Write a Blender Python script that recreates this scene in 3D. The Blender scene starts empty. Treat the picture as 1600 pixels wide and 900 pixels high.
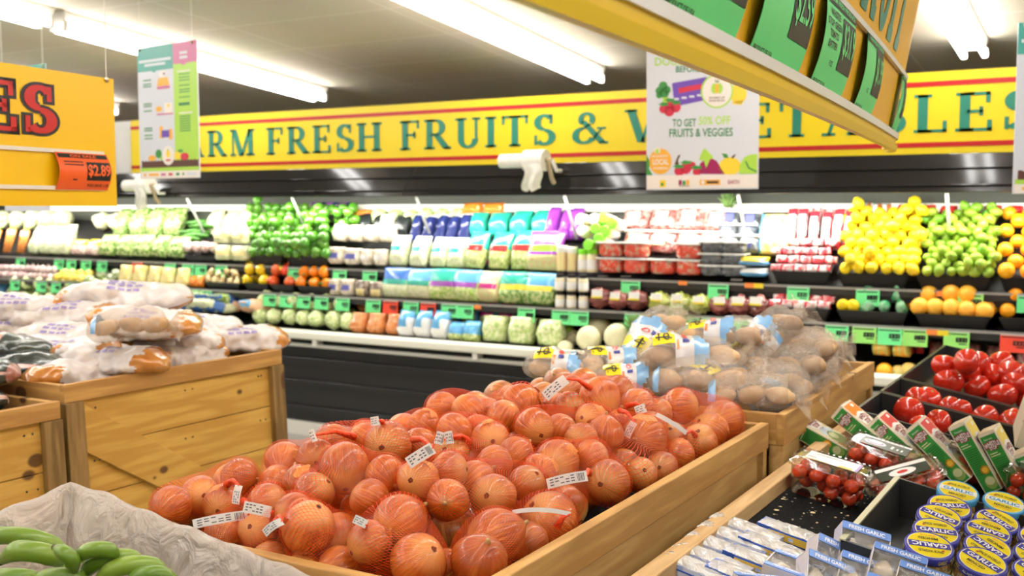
import bpy, bmesh, math, random
import numpy as np
from mathutils import Vector, Matrix, Euler
random.seed(7)
S = bpy.context.scene
COL = S.collection
PI = math.pi
rad = math.radians
# ------------------------------------------------------------------ camera, world, exposure
FPX, YAW, PITCH, EYE = 1660.0, rad(30.35), math.atan(125 / 1660.0), Vector((0, 0, 1.5))
cd = bpy.data.cameras.new('camera'); cam = bpy.data.objects.new('camera', cd); COL.objects.link(cam)
cam.location = EYE; cam.rotation_euler = (PI / 2 - PITCH, 0, YAW)
cd.sensor_width = 36; cd.lens = 36 * FPX / 1600; cd.clip_start = .05; cd.clip_end = 60
cd.dof.use_dof = True; cd.dof.focus_distance = 1.85; cd.dof.aperture_fstop = 5.6
S.camera = cam
S.view_settings.view_transform = 'Standard'; S.view_settings.look = 'None'
S.view_settings.exposure = 0.2; S.view_settings.gamma = 1; S.view_settings.use_curve_mapping = False
TUBE = 26.0      # strength of the ceiling tubes
CASE_LIGHT = 13  # watts of each lamp under the case canopy
w = bpy.data.worlds.new('world'); S.world = w; w.use_nodes = True
w.node_tree.nodes['Background'].inputs[0].default_value = (1, .95, .86, 1)
w.node_tree.nodes['Background'].inputs[1].default_value = .35
cy = S.cycles
cy.use_denoising = True; cy.max_bounces = 7; cy.diffuse_bounces = 3; cy.glossy_bounces = 3
cy.transmission_bounces = 4; cy.transparent_max_bounces = 14; cy.caustics_reflective = False; cy.caustics_refractive = False
cy.sample_clamp_indirect = 6

# ------------------------------------------------------------------ points seen along a line of sight
FW = Vector((-math.sin(YAW) * math.cos(PITCH), math.cos(YAW) * math.cos(PITCH), -math.sin(PITCH)))
RT = Vector((math.cos(YAW), math.sin(YAW), 0)); UP = RT.cross(FW)
def ray(u, v): return FW + RT * ((u - 800) / FPX) - UP * ((v - 450) / FPX)
def at_x(u, v, x): d = ray(u, v); return EYE + d * (x / d.x)
def at_y(u, v, y): d = ray(u, v); return EYE + d * (y / d.y)
def at_z(u, v, z): d = ray(u, v); return EYE + d * ((z - 1.5) / d.z)
def at_d(u, v, t): return EYE + ray(u, v) * t
def X(u, y, v=420): return at_y(u, v, y).x
def depth(p): return (Vector(p) - EYE).dot(FW)

# ------------------------------------------------------------------ objects
def tag(o, label, cat, group=None, kind=None):
    o['label'] = label; o['category'] = cat
    if group: o['group'] = group
    if kind: o['kind'] = kind
    return o
def place(o, loc=None, rot=None, scale=None):
    if loc is not None: o.location = loc
    if rot is not None: o.rotation_euler = rot
    if scale is not None: o.scale = (scale,) * 3 if isinstance(scale, (int, float)) else scale
    return o
def ob(name, mesh, parent=None, loc=None, rot=None, scale=None):
    o = bpy.data.objects.new(name, mesh); COL.objects.link(o)
    if parent: o.parent = parent
    return place(o, loc, rot, scale)
def thing(name, label, cat, loc=(0, 0, 0), rot=(0, 0, 0), group=None, scale=None):
    return tag(ob(name, None, None, loc, rot, scale), label, cat, group)
def solo(name, mesh, label, cat, loc=None, rot=None, scale=None, group=None):
    return tag(ob(name, mesh, None, loc, rot, scale), label, cat, group)
def struct(name, mesh):
    o = ob(name, mesh); o['kind'] = 'structure'; return o
def dup(root, loc=None, rot=None, scale=None, label=None, group=None):
    r = root.copy(); COL.objects.link(r); place(r, loc, rot, scale)
    if label: r['label'] = label
    if group: r['group'] = group
    for ch in list(root.children):
        c = ch.copy(); COL.objects.link(c); c.parent = r
        for g in ch.children:
            d = g.copy(); COL.objects.link(d); d.parent = c
    return r

class MB:
    def __init__(s): s.v = []; s.f = []; s.m = []; s.uv = {}
    def add(s, vs, fs, m=0):
        b = len(s.v); s.v += [tuple(p) for p in vs]
        s.f += [tuple(i + b for i in f) for f in fs]; s.m += [m] * len(fs); return b
    def box(s, c, d, m=0, R=None, taper=1.0):
        vs = []
        for z in (-1, 1):
            k = taper if z > 0 else 1
            for x, y in ((-1, -1), (1, -1), (1, 1), (-1, 1)):
                p = Vector((x * d[0] / 2 * k, y * d[1] / 2 * k, z * d[2] / 2))
                if R is not None: p = R @ p
                vs.append(p + Vector(c))
        s.add(vs, [(3, 2, 1, 0), (4, 5, 6, 7), (0, 1, 5, 4), (1, 2, 6, 5), (2, 3, 7, 6), (3, 0, 4, 7)], m); return s
    def span(s, a, b, m=0):
        return s.box([(a[i] + b[i]) / 2 for i in range(3)], [abs(b[i] - a[i]) for i in range(3)], m)
    def hexa(s, lo, hi, m=0):     # four bottom and four top corners
        s.add(list(lo) + list(hi), [(3, 2, 1, 0), (4, 5, 6, 7), (0, 1, 5, 4), (1, 2, 6, 5), (2, 3, 7, 6), (3, 0, 4, 7)], m); return s
    def tube(s, pts, r, n=8, m=0, cap=True, flat=1.0):
        pts = [Vector(p) for p in pts]; k = len(pts)
        rs = r if isinstance(r, (list, tuple)) else [r] * k
        vs = []; prev = None
        for i, p in enumerate(pts):
            t = (pts[min(i + 1, k - 1)] - pts[max(i - 1, 0)]).normalized()
            a = prev if prev is not None else (Vector((0, 0, 1)) if abs(t.z) < .9 else Vector((1, 0, 0)))
            a = (a - t * a.dot(t)).normalized(); prev = a; b = t.cross(a)
            for j in range(n):
                q = 2 * PI * j / n; vs.append(p + a * (math.cos(q) * rs[i] * flat) + b * (math.sin(q) * rs[i]))
        fs = [(i * n + j, i * n + (j + 1) % n, (i + 1) * n + (j + 1) % n, (i + 1) * n + j) for i in range(k - 1) for j in range(n)]
        if cap: fs += [tuple(range(n - 1, -1, -1)), tuple((k - 1) * n + j for j in range(n))]
        s.add(vs, fs, m); return s
    def lathe(s, prof, n=20, m=0, c=(0, 0, 0), axis='z'):
        vs = []
        for r, z in prof:
            for j in range(n):
                q = 2 * PI * j / n; p = (r * math.cos(q), r * math.sin(q), z)
                if axis == 'y': p = (p[0], -p[2], p[1])
                if axis == 'x': p = (p[2], p[0], p[1])
                vs.append((p[0] + c[0], p[1] + c[1], p[2] + c[2]))
        k = len(prof)
        fs = [(i * n + j, i * n + (j + 1) % n, (i + 1) * n + (j + 1) % n, (i + 1) * n + j) for i in range(k - 1) for j in range(n)]
        fs += [tuple(range(n - 1, -1, -1)), tuple((k - 1) * n + j for j in range(n))]
        s.add(vs, fs, m); return s
    def ball(s, c, r, n=12, m=0, fn=None):
        rx, ry, rz = (r, r, r) if isinstance(r, (int, float)) else r
        k = max(6, n * 2 // 3); vs = []
        for i in range(k + 1):
            t = PI * i / k
            for j in range(n):
                q = 2 * PI * j / n; d = Vector((math.sin(t) * math.cos(q), math.sin(t) * math.sin(q), math.cos(t)))
                g = fn(d) if fn else 1
                vs.append((c[0] + d.x * rx * g, c[1] + d.y * ry * g, c[2] + d.z * rz * g))
        fs = [(i * n + j, (i + 1) * n + j, (i + 1) * n + (j + 1) % n, i * n + (j + 1) % n) for i in range(k) for j in range(n)]
        s.add(vs, fs, m); return s
    def grid(s, fn, nu, nv, m=0, close=False):
        vs = [fn(i / nu, j / nv) for j in range(nv + 1) for i in range(nu + 1)]
        b = s.add(vs, [(j * (nu + 1) + i, j * (nu + 1) + i + 1, (j + 1) * (nu + 1) + i + 1, (j + 1) * (nu + 1) + i) for j in range(nv) for i in range(nu)], m)
        for j in range(nv + 1):
            for i in range(nu + 1): s.uv[b + j * (nu + 1) + i] = (i / nu, j / nv)
        return s
    def poly(s, pts, m=0):
        s.add(pts, [tuple(range(len(pts)))], m); return s
    def mesh(s, name, mats, smooth=False, bevel=0, weld=False, sharp=None):
        me = bpy.data.meshes.new(name); me.from_pydata(s.v, [], s.f)
        for mt in (mats if isinstance(mats, (list, tuple)) else [mats]): me.materials.append(mt)
        if len(set(s.m)) > 1 or (s.m and s.m[0]): me.polygons.foreach_set('material_index', s.m)
        if s.uv:
            L = me.uv_layers.new(name='UVMap'); arr = np.zeros((len(me.loops), 2), dtype=np.float32)
            vi = np.zeros(len(me.loops), dtype=np.int32); me.loops.foreach_get('vertex_index', vi)
            for k, i in enumerate(vi):
                if i in s.uv: arr[k] = s.uv[int(i)]
            L.data.foreach_set('uv', arr.ravel())
        if bevel or weld:
            bm = bmesh.new(); bm.from_mesh(me)
            if weld: bmesh.ops.remove_doubles(bm, verts=bm.verts, dist=1e-5)
            if bevel: bmesh.ops.bevel(bm, geom=[e for e in bm.edges if e.calc_face_angle(0) > .5], offset=bevel, segments=2, affect='EDGES', profile=.5)
            bm.to_mesh(me); bm.free()
        if smooth:
            me.polygons.foreach_set('use_smooth', [True] * len(me.polygons))
            if sharp: me.set_sharp_from_angle(angle=rad(sharp))
        me.update(); return me
    def build(s, name, mats, parent=None, smooth=False, bevel=0, weld=False, sharp=None, loc=None, rot=None):
        return ob(name, s.mesh(name, mats, smooth, bevel, weld, sharp), parent, loc, rot)

# ------------------------------------------------------------------ lettering
_tc = {}
def glyphs(body, bold=0.0):           # flat outlines of a line of plain lettering, one unit tall, centred
    k = (body, bold)
    if k not in _tc:
        c = bpy.data.curves.new('lettering', 'FONT'); c.body = body; c.offset = bold; c.resolution_u = 3
        c.align_x = 'CENTER'; c.align_y = 'CENTER'; c.size = 1.0
        o = bpy.data.objects.new('lettering', c); COL.objects.link(o)
        me = o.to_mesh(); vs = [(v.co.x, v.co.y) for v in me.vertices]; fs = [tuple(p.vertices) for p in me.polygons]
        o.to_mesh_clear(); bpy.data.objects.remove(o); bpy.data.curves.remove(c)
        xs = [v[0] for v in vs] or [0]; ys = [v[1] for v in vs] or [0]
        x0, y0, wd, h = min(xs), min(ys), max(xs) - min(xs), max(ys) - min(ys)
        _tc[k] = ([((x - x0) / wd - .5, (y - y0) / h - .5) for x, y in vs], fs)
    return _tc[k]
def write(mb, body, fn, box, m=0, bold=0.0):   # lettering filling box (cx, cy, w, h) on the surface fn(x, y)
    vs, fs = glyphs(body, bold)
    mb.add([fn(box[0] + x * box[2], box[1] + y * box[3]) for x, y in vs], fs, m)
def patch(mb, fn, x0, y0, x1, y1, m=0, nx=1, ny=1):
    mb.grid(lambda a, b: fn(x0 + (x1 - x0) * a, y0 + (y1 - y0) * b), nx, ny, m)
def disc(mb, fn, cx, cy, rx, ry, m=0, n=20, jag=0, a0=0):
    mb.poly([fn(cx + rx * math.cos(2 * PI * i / n + a0) * (1 + jag * (i % 2)), cy + ry * math.sin(2 * PI * i / n + a0) * (1 + jag * (i % 2))) for i in range(n)], m)

# ------------------------------------------------------------------ materials
def nt(name):
    m = bpy.data.materials.new(name); m.use_nodes = True
    t = m.node_tree; return m, t, t.nodes['Principled BSDF'], lambda k: t.nodes.new(k), t.links.new
def c4(c): return (*c, 1)
_mc = {}
def mat(name, col, rough=.5, col2=None, nscale=20, lo=.35, hi=.65, var=0.0, bump=0.0, bscale=60, metal=0, coat=0, trans=0, sss=0, emit=0, stretch=(1, 1, 1), hue=0.0, spec=.5, ior=1.45):
    if name in _mc: return _mc[name]
    m, t, b, N, L = nt(name); _mc[name] = m
    b.inputs['Base Color'].default_value = c4(col); b.inputs['Roughness'].default_value = rough
    b.inputs['Metallic'].default_value = metal; b.inputs['Coat Weight'].default_value = coat; b.inputs['Coat Roughness'].default_value = .08
    b.inputs['Transmission Weight'].default_value = trans; b.inputs['Specular IOR Level'].default_value = spec; b.inputs['IOR'].default_value = ior
    if sss: b.inputs['Subsurface Weight'].default_value = sss; b.inputs['Subsurface Radius'].default_value = (.02, .01, .006); b.inputs['Subsurface Scale'].default_value = .5
    if emit: b.inputs['Emission Color'].default_value = c4(col); b.inputs['Emission Strength'].default_value = emit
    tc = N('ShaderNodeTexCoord'); out = None
    if col2 or bump:
        mp = N('ShaderNodeMapping'); mp.inputs['Scale'].default_value = stretch
        info = N('ShaderNodeObjectInfo'); ad = N('ShaderNodeVectorMath'); ad.operation = 'ADD'
        L(tc.outputs['Object'], ad.inputs[0]); L(info.outputs['Random'], ad.inputs[1]); L(ad.outputs[0], mp.inputs[0])
    if col2:
        n = N('ShaderNodeTexNoise'); n.inputs['Scale'].default_value = nscale; n.inputs['Detail'].default_value = 3
        L(mp.outputs[0], n.inputs['Vector'])
        r = N('ShaderNodeValToRGB'); r.color_ramp.elements[0].position = lo; r.color_ramp.elements[1].position = hi
        r.color_ramp.elements[0].color = c4(col); r.color_ramp.elements[1].color = c4(col2)
        L(n.outputs['Fac'], r.inputs[0]); out = r.outputs[0]
    if var or hue:
        info = N('ShaderNodeObjectInfo'); h = N('ShaderNodeHueSaturation')
        mr = N('ShaderNodeMapRange'); mr.inputs[3].default_value = 1 - var; mr.inputs[4].default_value = 1 + var
        L(info.outputs['Random'], mr.inputs[0]); L(mr.outputs[0], h.inputs['Value'])
        if hue:
            mu = N('ShaderNodeMath'); mu.operation = 'MULTIPLY'; mu.inputs[1].default_value = 7.31; L(info.outputs['Random'], mu.inputs[0])
            fr = N('ShaderNodeMath'); fr.operation = 'FRACT'; L(mu.outputs[0], fr.inputs[0])
            m2 = N('ShaderNodeMapRange'); m2.inputs[3].default_value = .5 - hue; m2.inputs[4].default_value = .5 + hue
            L(fr.outputs[0], m2.inputs[0]); L(m2.outputs[0], h.inputs['Hue'])
        if out: L(out, h.inputs['Color'])
        else: h.inputs['Color'].default_value = c4(col)
        out = h.outputs[0]
    if out: L(out, b.inputs['Base Color'])
    if bump:
        n = N('ShaderNodeTexNoise'); n.inputs['Scale'].default_value = bscale; n.inputs['Detail'].default_value = 4; L(mp.outputs[0], n.inputs['Vector'])
        bp = N('ShaderNodeBump'); bp.inputs['Strength'].default_value = bump; bp.inputs['Distance'].default_value = .01
        L(n.outputs['Fac'], bp.inputs['Height']); L(bp.outputs[0], b.inputs['Normal'])
    return m
def wood(name, dark, light, axis=1, knots=True, scale=1.0, knotc=(.08, .03, .008), rough=.6):   # grain runs along axis
    m, t, b, N, L = nt(name); b.inputs['Roughness'].default_value = rough
    tc = N('ShaderNodeTexCoord'); info = N('ShaderNodeObjectInfo'); ad = N('ShaderNodeVectorMath'); ad.operation = 'ADD'
    L(tc.outputs['Object'], ad.inputs[0]); L(info.outputs['Random'], ad.inputs[1])
    sc = [9 * scale] * 3; sc[axis] = .8 * scale
    mp = N('ShaderNodeMapping'); mp.inputs['Scale'].default_value = sc; L(ad.outputs[0], mp.inputs[0])
    n = N('ShaderNodeTexNoise'); n.inputs['Scale'].default_value = 1.6; n.inputs['Detail'].default_value = 2; L(mp.outputs[0], n.inputs['Vector'])
    mu = N('ShaderNodeMath'); mu.operation = 'MULTIPLY'; mu.inputs[1].default_value = 26; L(n.outputs['Fac'], mu.inputs[0])
    sn = N('ShaderNodeMath'); sn.operation = 'SINE'; L(mu.outputs[0], sn.inputs[0])
    mr = N('ShaderNodeMapRange'); mr.inputs[1].default_value = -1.0; mr.inputs[2].default_value = 1.0; L(sn.outputs[0], mr.inputs[0])
    fine = N('ShaderNodeTexNoise'); fine.inputs['Scale'].default_value = 14; fine.inputs['Detail'].default_value = 3; L(mp.outputs[0], fine.inputs['Vector'])
    mx = N('ShaderNodeMath'); mx.operation = 'MULTIPLY_ADD'; mx.inputs[1].default_value = .45; L(mr.outputs[0], mx.inputs[0])
    f2 = N('ShaderNodeMath'); f2.operation = 'MULTIPLY'; f2.inputs[1].default_value = .6; L(fine.outputs['Fac'], f2.inputs[0]); L(f2.outputs[0], mx.inputs[2])
    r = N('ShaderNodeValToRGB'); r.color_ramp.elements[0].position = .1; r.color_ramp.elements[1].position = .7
    r.color_ramp.elements[0].color = c4(light); r.color_ramp.elements[1].color = c4(dark); L(mx.outputs[0], r.inputs[0]); out = r.outputs[0]
    if knots:
        s3 = N('ShaderNodeSeparateXYZ'); L(ad.outputs[0], s3.inputs[0]); cb = N('ShaderNodeCombineXYZ'); L(s3.outputs[0 if axis == 0 else 1], cb.inputs[0]); L(s3.outputs[2], cb.inputs[1])
        m3 = N('ShaderNodeMapping'); m3.inputs['Scale'].default_value = (7, 4.5, 1) if axis == 2 else (5.0, 7.0, 1); L(cb.outputs[0], m3.inputs[0])
        vo = N('ShaderNodeTexVoronoi'); vo.voronoi_dimensions = '2D'; vo.inputs['Scale'].default_value = 1.0; L(m3.outputs[0], vo.inputs['Vector'])
        sk = N('ShaderNodeSeparateColor'); L(vo.outputs['Color'], sk.inputs[0]); sz = N('ShaderNodeMath'); sz.operation = 'MULTIPLY_ADD'; sz.inputs[1].default_value = .26; sz.inputs[2].default_value = -.085; L(sk.outputs[0], sz.inputs[0])
        df = N('ShaderNodeMath'); df.operation = 'SUBTRACT'; L(sz.outputs[0], df.inputs[0]); L(vo.outputs['Distance'], df.inputs[1])
        kr = N('ShaderNodeMapRange'); kr.inputs[1].default_value = -.02; kr.inputs[2].default_value = .025; kr.inputs[3].default_value = 0; kr.inputs[4].default_value = .92
        L(df.outputs[0], kr.inputs[0])
        mixk = N('ShaderNodeMix'); mixk.data_type = 'RGBA'; L(kr.outputs[0], mixk.inputs[0]); L(out, mixk.inputs[6]); mixk.inputs[7].default_value = c4(knotc); out = mixk.outputs[2]
    L(out, b.inputs['Base Color'])
    bp = N('ShaderNodeBump'); bp.inputs['Strength'].default_value = .15; bp.inputs['Distance'].default_value = .004; L(fine.outputs['Fac'], bp.inputs['Height']); L(bp.outputs[0], b.inputs['Normal'])
    return m
def film(name, tint=(1, 1, 1), amount=.25, rough=.15, frost=(.9, .88, .86), frostamt=.15, bscale=14, bump=.6):   # clear wrapping film: mostly see-through, glossy creases
    m, t, b, N, L = nt(name); t.nodes.remove(b); out = t.nodes['Material Output']
    tr = N('ShaderNodeBsdfTransparent'); tr.inputs[0].default_value = c4(tint)
    gl = N('ShaderNodeBsdfGlossy'); gl.inputs['Roughness'].default_value = rough
    df = N('ShaderNodeBsdfDiffuse'); df.inputs[0].default_value = c4(frost)
    tc = N('ShaderNodeTexCoord'); n = N('ShaderNodeTexNoise'); n.inputs['Scale'].default_value = bscale; n.inputs['Detail'].default_value = 4; n.inputs['Distortion'].default_value = 1.5
    L(tc.outputs['Object'], n.inputs['Vector'])
    bp = N('ShaderNodeBump'); bp.inputs['Strength'].default_value = bump; bp.inputs['Distance'].default_value = .02; L(n.outputs['Fac'], bp.inputs['Height']); L(bp.outputs[0], gl.inputs['Normal'])
    a = N('ShaderNodeMixShader'); a.inputs[0].default_value = frostamt; L(tr.outputs[0], a.inputs[1]); L(df.outputs[0], a.inputs[2])
    bmx = N('ShaderNodeMixShader'); bmx.inputs[0].default_value = amount; L(a.outputs[0], bmx.inputs[1]); L(gl.outputs[0], bmx.inputs[2]); L(bmx.outputs[0], out.inputs[0])
    return m
def emitter(name, col, k):
    m, t, b, N, L = nt(name); t.nodes.remove(b); e = N('ShaderNodeEmission'); e.inputs[0].default_value = c4(col); e.inputs[1].default_value = k
    L(e.outputs[0], t.nodes['Material Output'].inputs[0]); return m
WHITE = mat('white_plastic', (.85, .84, .8), .4)
BLACK = mat('black_plastic', (.012, .011, .011), .38)
BLACKGLOSS = mat('black_gloss_enamel', (.012, .011, .012), .22)
DARKTXT = mat('black_print', (.01, .012, .01), .6)
STRING = mat('white_string', (.8, .78, .72), .7)
PAPER = mat('white_paper', (.8, .79, .78), .6)
# ------------------------------------------------------------------ lamps: rows of twin-tube strip lights under the sloping ceiling
CS = .0905                                   # fall of the ceiling towards the back wall
def ceil_z(y): return 2.46 - CS * (y - 6.6)
def room():
    fl = MB(); fl.span((-15, -8, -.1), (9, 7.4, 0)); fmat = mat('polished_floor', (.36, .37, .33), .45, (.44, .44, .4), 3, .3, .7)
    struct('floor', fl.mesh('floor', fmat))
    m, t, b, N, L = nt('ceiling_board'); b.inputs['Roughness'].default_value = .85
    tc = N('ShaderNodeTexCoord'); br = N('ShaderNodeTexBrick'); br.offset = 0; br.inputs['Scale'].default_value = 1
    br.inputs['Brick Width'].default_value = 1.22; br.inputs['Row Height'].default_value = .61; br.inputs['Mortar Size'].default_value = .006
    br.inputs['Color1'].default_value = (.66, .59, .47, 1); br.inputs['Color2'].default_value = (.69, .62, .50, 1); br.inputs['Mortar'].default_value = (.85, .8, .7, 1)
    L(tc.outputs['Object'], br.inputs['Vector'])
    n = N('ShaderNodeTexNoise'); n.inputs['Scale'].default_value = 1.2; L(tc.outputs['Object'], n.inputs['Vector'])
    mx = N('ShaderNodeMix'); mx.data_type = 'RGBA'; mx.blend_type = 'MULTIPLY'; mx.inputs[0].default_value = .25; L(br.outputs['Color'], mx.inputs[6]); L(n.outputs['Color'], mx.inputs[7]); L(mx.outputs[2], b.inputs['Base Color'])
    c = MB(); y0, y1 = -8, 7.4
    c.hexa([(-15, y0, ceil_z(y0)), (9, y0, ceil_z(y0)), (9, y1, ceil_z(y1)), (-15, y1, ceil_z(y1))], [(-15, y0, ceil_z(y0) + .1), (9, y0, ceil_z(y0) + .1), (9, y1, ceil_z(y1) + .1), (-15, y1, ceil_z(y1) + .1)])
    struct('ceiling', c.mesh('ceiling', m))
    wm = mat('wall_paint', (.75, .7, .62), .8)
    struct('wall_back', MB().span((-15, 7.4, 0), (9, 7.5, 2.6)).mesh('wall_back', mat('back_wall_paint', (.2, .18, .15), .8)))
    struct('wall_left', MB().span((-15.1, -8, 0), (-15, 7.4, 3.9)).mesh('wall_left', wm))
    struct('wall_right', MB().span((9, -8, 0), (9.1, 7.4, 3.9)).mesh('wall_right', wm))
    struct('wall_front', MB().span((-15, -8.1, 0), (9, -8, 3.9)).mesh('wall_front', wm))
    tube_m = emitter('lit_fluorescent_tube', (1, .97, .93), TUBE)
    hm = mat('lamp_enamel', (.75, .72, .66), .4)
    ln = 2.40
    t0 = None
    body = MB(); body.hexa([(-.05, -ln / 2, 0), (.05, -ln / 2, 0), (.05, ln / 2, 0), (-.05, ln / 2, 0)], [(-.068, -ln / 2, .055), (.068, -ln / 2, .055), (.068, ln / 2, .055), (-.068, ln / 2, .055)])
    body.span((-.068, -ln / 2, .055), (.068, ln / 2, .07))
    bme = body.mesh('housing', hm)
    tme = MB().tube([(0, -ln / 2 + .03, 0), (0, ln / 2 - .03, 0)], .019, 10).mesh('tube', tube_m, True, sharp=40)
    sme = MB().box((0, 0, 0), (.03, .024, .06)).mesh('lamp_holder', hm, bevel=.004)
    ang = -math.atan(CS)
    rows = [(-8.05, 'in the row farthest to the left, beyond the yellow hanging sign'), (-5.62, 'in the row above the narrow hanging poster'), (-3.2, 'in the middle row, running out of the top of the frame'), (-.82, 'in the row above the curved price sign'), (1.6, 'in the unseen row on the right'), (4.0, 'in the far right row'), (-10.5, 'in the far left row')]
    for rx, where in rows:
        for k in range(5):
            yc = 6.6 - ln / 2 - k * 2.46
            if rx in (4.0, -10.5) and k not in (0, 2, 4): continue
            lab = ('strip light fixture with two lit white tubes, %s, %s' % (where, ['at the back wall end', 'second from the back wall', 'third from the back wall', 'fourth from the back wall', 'fifth from the back wall'][k]))
            z = ceil_z(yc) - .072
            r = thing('strip_light', ' '.join(lab.split()[:16]), 'ceiling light', (rx, yc, z), (ang, 0, 0), 'twin tube strip lights')
            if rx < -9 or rx > 1 or k > 1: r['label'] = 'lit twin tube strip light in the rows outside the picture'
            ob('housing', bme, r)
            for x in (-.055, .055):
                ob('tube', tme, r, (x, 0, -.03))
                for e in (-1, 1): ob('lamp_holder', sme, r, (x, e * (ln / 2 - .012), -.02))
room()
def case():
    xl, xr = -8.6, 2.2
    t = thing('produce_case', 'long black refrigerated produce case with open shelves along the back wall', 'display case', (0, 5.3, 0))
    def P(name, mb, m, **k):
        mb.v = [(a, b - 5.3, c) for a, b, c in mb.v]; return mb.build(name, m, t, **k)
    P('kick_plate', MB().span((xl, 5.30, 0), (xr, 5.36, .09)), mat('kick_white', (.8, .79, .74), .4))
    f = MB(); f.span((xl, 5.32, .09), (xr, 5.5, .60))
    for z, h, y in ((.60, .03, 5.27), (.52, .05, 5.29), (.37, .035, 5.295), (.20, .05, 5.29)): f.span((xl, y, z - h), (xr, 5.33, z))
    P('front_panel', f, BLACKGLOSS, bevel=.004)
    P('bumper', MB().span((xl, 5.19, .655), (xr, 5.30, .705)), mat('bumper_cream', (.85, .86, .76), .35), bevel=.012)
    P('bumper_rail', MB().span((xl, 5.225, .60), (xr, 5.26, .622)), mat('bumper_grey', (.5, .5, .46), .35), bevel=.004)
    x = xl + .4
    while x < xr: P('bumper_bracket', MB().span((x, 5.21, .615), (x + .03, 5.28, .66)), WHITE); x += 1.22
    d = MB(); d.hexa([(xl, 5.28, .60), (xr, 5.28, .60), (xr, 5.95, .60), (xl, 5.95, .60)], [(xl, 5.28, .672), (xr, 5.28, .672), (xr, 5.95, .765), (xl, 5.95, .765)])
    P('bottom_deck', d, BLACK)
    for nm, y0, z0, y1, z1 in (('middle_shelf', 5.40, .905, 5.95, .985), ('upper_shelf', 5.50, 1.06, 5.95, 1.40)):
        zl = {'middle_shelf': .915, 'upper_shelf': 1.09}[nm]
        s = MB(); s.hexa([(xl, y0 + .012, z0 - .03), (xr, y0 + .012, z0 - .03), (xr, y1, z1 - .03), (xl, y1, z1 - .03)], [(xl, y0 + .012, z0), (xr, y0 + .012, z0), (xr, y1, z1), (xl, y1, z1)])
        P(nm, s, BLACK)
        l = MB(); l.span((xl, y0 - .004, zl - .034), (xr, y0 + .012, zl + .012)); P('shelf_lip', l, mat('lip_charcoal', (.03, .03, .03), .3), bevel=.003)
        l = MB(); l.span((xl, y0 - .010, zl - .002), (xr, y0 - .003, zl + .009)); P('price_rail', l, mat('price_rail_clear', (.3, .29, .27), .2))
    P('back_panel', MB().span((xl, 5.95, .09), (xr, 6.02, 1.62)), mat('case_back', (.055, .06, .045), .55))
    P('top_rail', MB().span((xl, 5.90, 1.475), (xr, 5.95, 1.525)), mat('top_rail_white', (.88, .9, .8), .4), bevel=.006)
    c = MB(); c.hexa([(xl, 5.50, 1.575), (xr, 5.50, 1.575), (xr, 6.02, 1.60), (xl, 6.02, 1.60)], [(xl, 5.56, 1.765), (xr, 5.56, 1.765), (xr, 6.02, 1.765), (xl, 6.02, 1.765)])
    for z, h in ((1.605, .010), (1.69, .005)): c.span((xl, 5.49 + (z - 1.575) * .3, z), (xr, 5.53 + (z - 1.575) * .3, z + h))
    P('canopy', c, mat('canopy_gloss', (.014, .013, .014), .09), bevel=.004)
    for k in range(7):
        x = xl + .8 + k * 1.53
        ld = bpy.data.lights.new('case_lamp_light', 'AREA'); ld.shape = 'RECTANGLE'; ld.size = 1.45; ld.size_y = .06; ld.energy = CASE_LIGHT; ld.color = (1, .98, .88)
        lo = bpy.data.objects.new('case_lamp_light', ld); COL.objects.link(lo); lo.parent = t; lo.location = (x, 5.53 - 5.3, 1.55); lo.rotation_euler = (rad(28), 0, 0)
    e = MB(); e.span((xl - .05, 5.3, 0), (xl, 6.02, 1.77)); P('end_panel', e, BLACK)
    # corrugated panel at the far left end of the yellow fascia
    cm = MB(); x0, x1 = X(176, 5.72, 230), X(203, 5.72, 230)
    for i in range(6):
        a = x0 + (x1 - x0) * i / 6; cm.tube([(a + .02, 5.74, 1.77), (a + .02, 5.74, 2.1)], .022, 8)
    cm.span((x0, 5.74, 2.1), (x1, 5.78, 2.18)); cm.span((x0, 5.75, 1.765), (x1, 5.78, 2.12))
    solo('corrugated_panel', cm.mesh('corrugated_panel', mat('corrugated_white', (.75, .74, .72), .45), True, sharp=40), 'white corrugated panel standing on the case canopy at the end of the yellow fascia', 'panel')
case()

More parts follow.
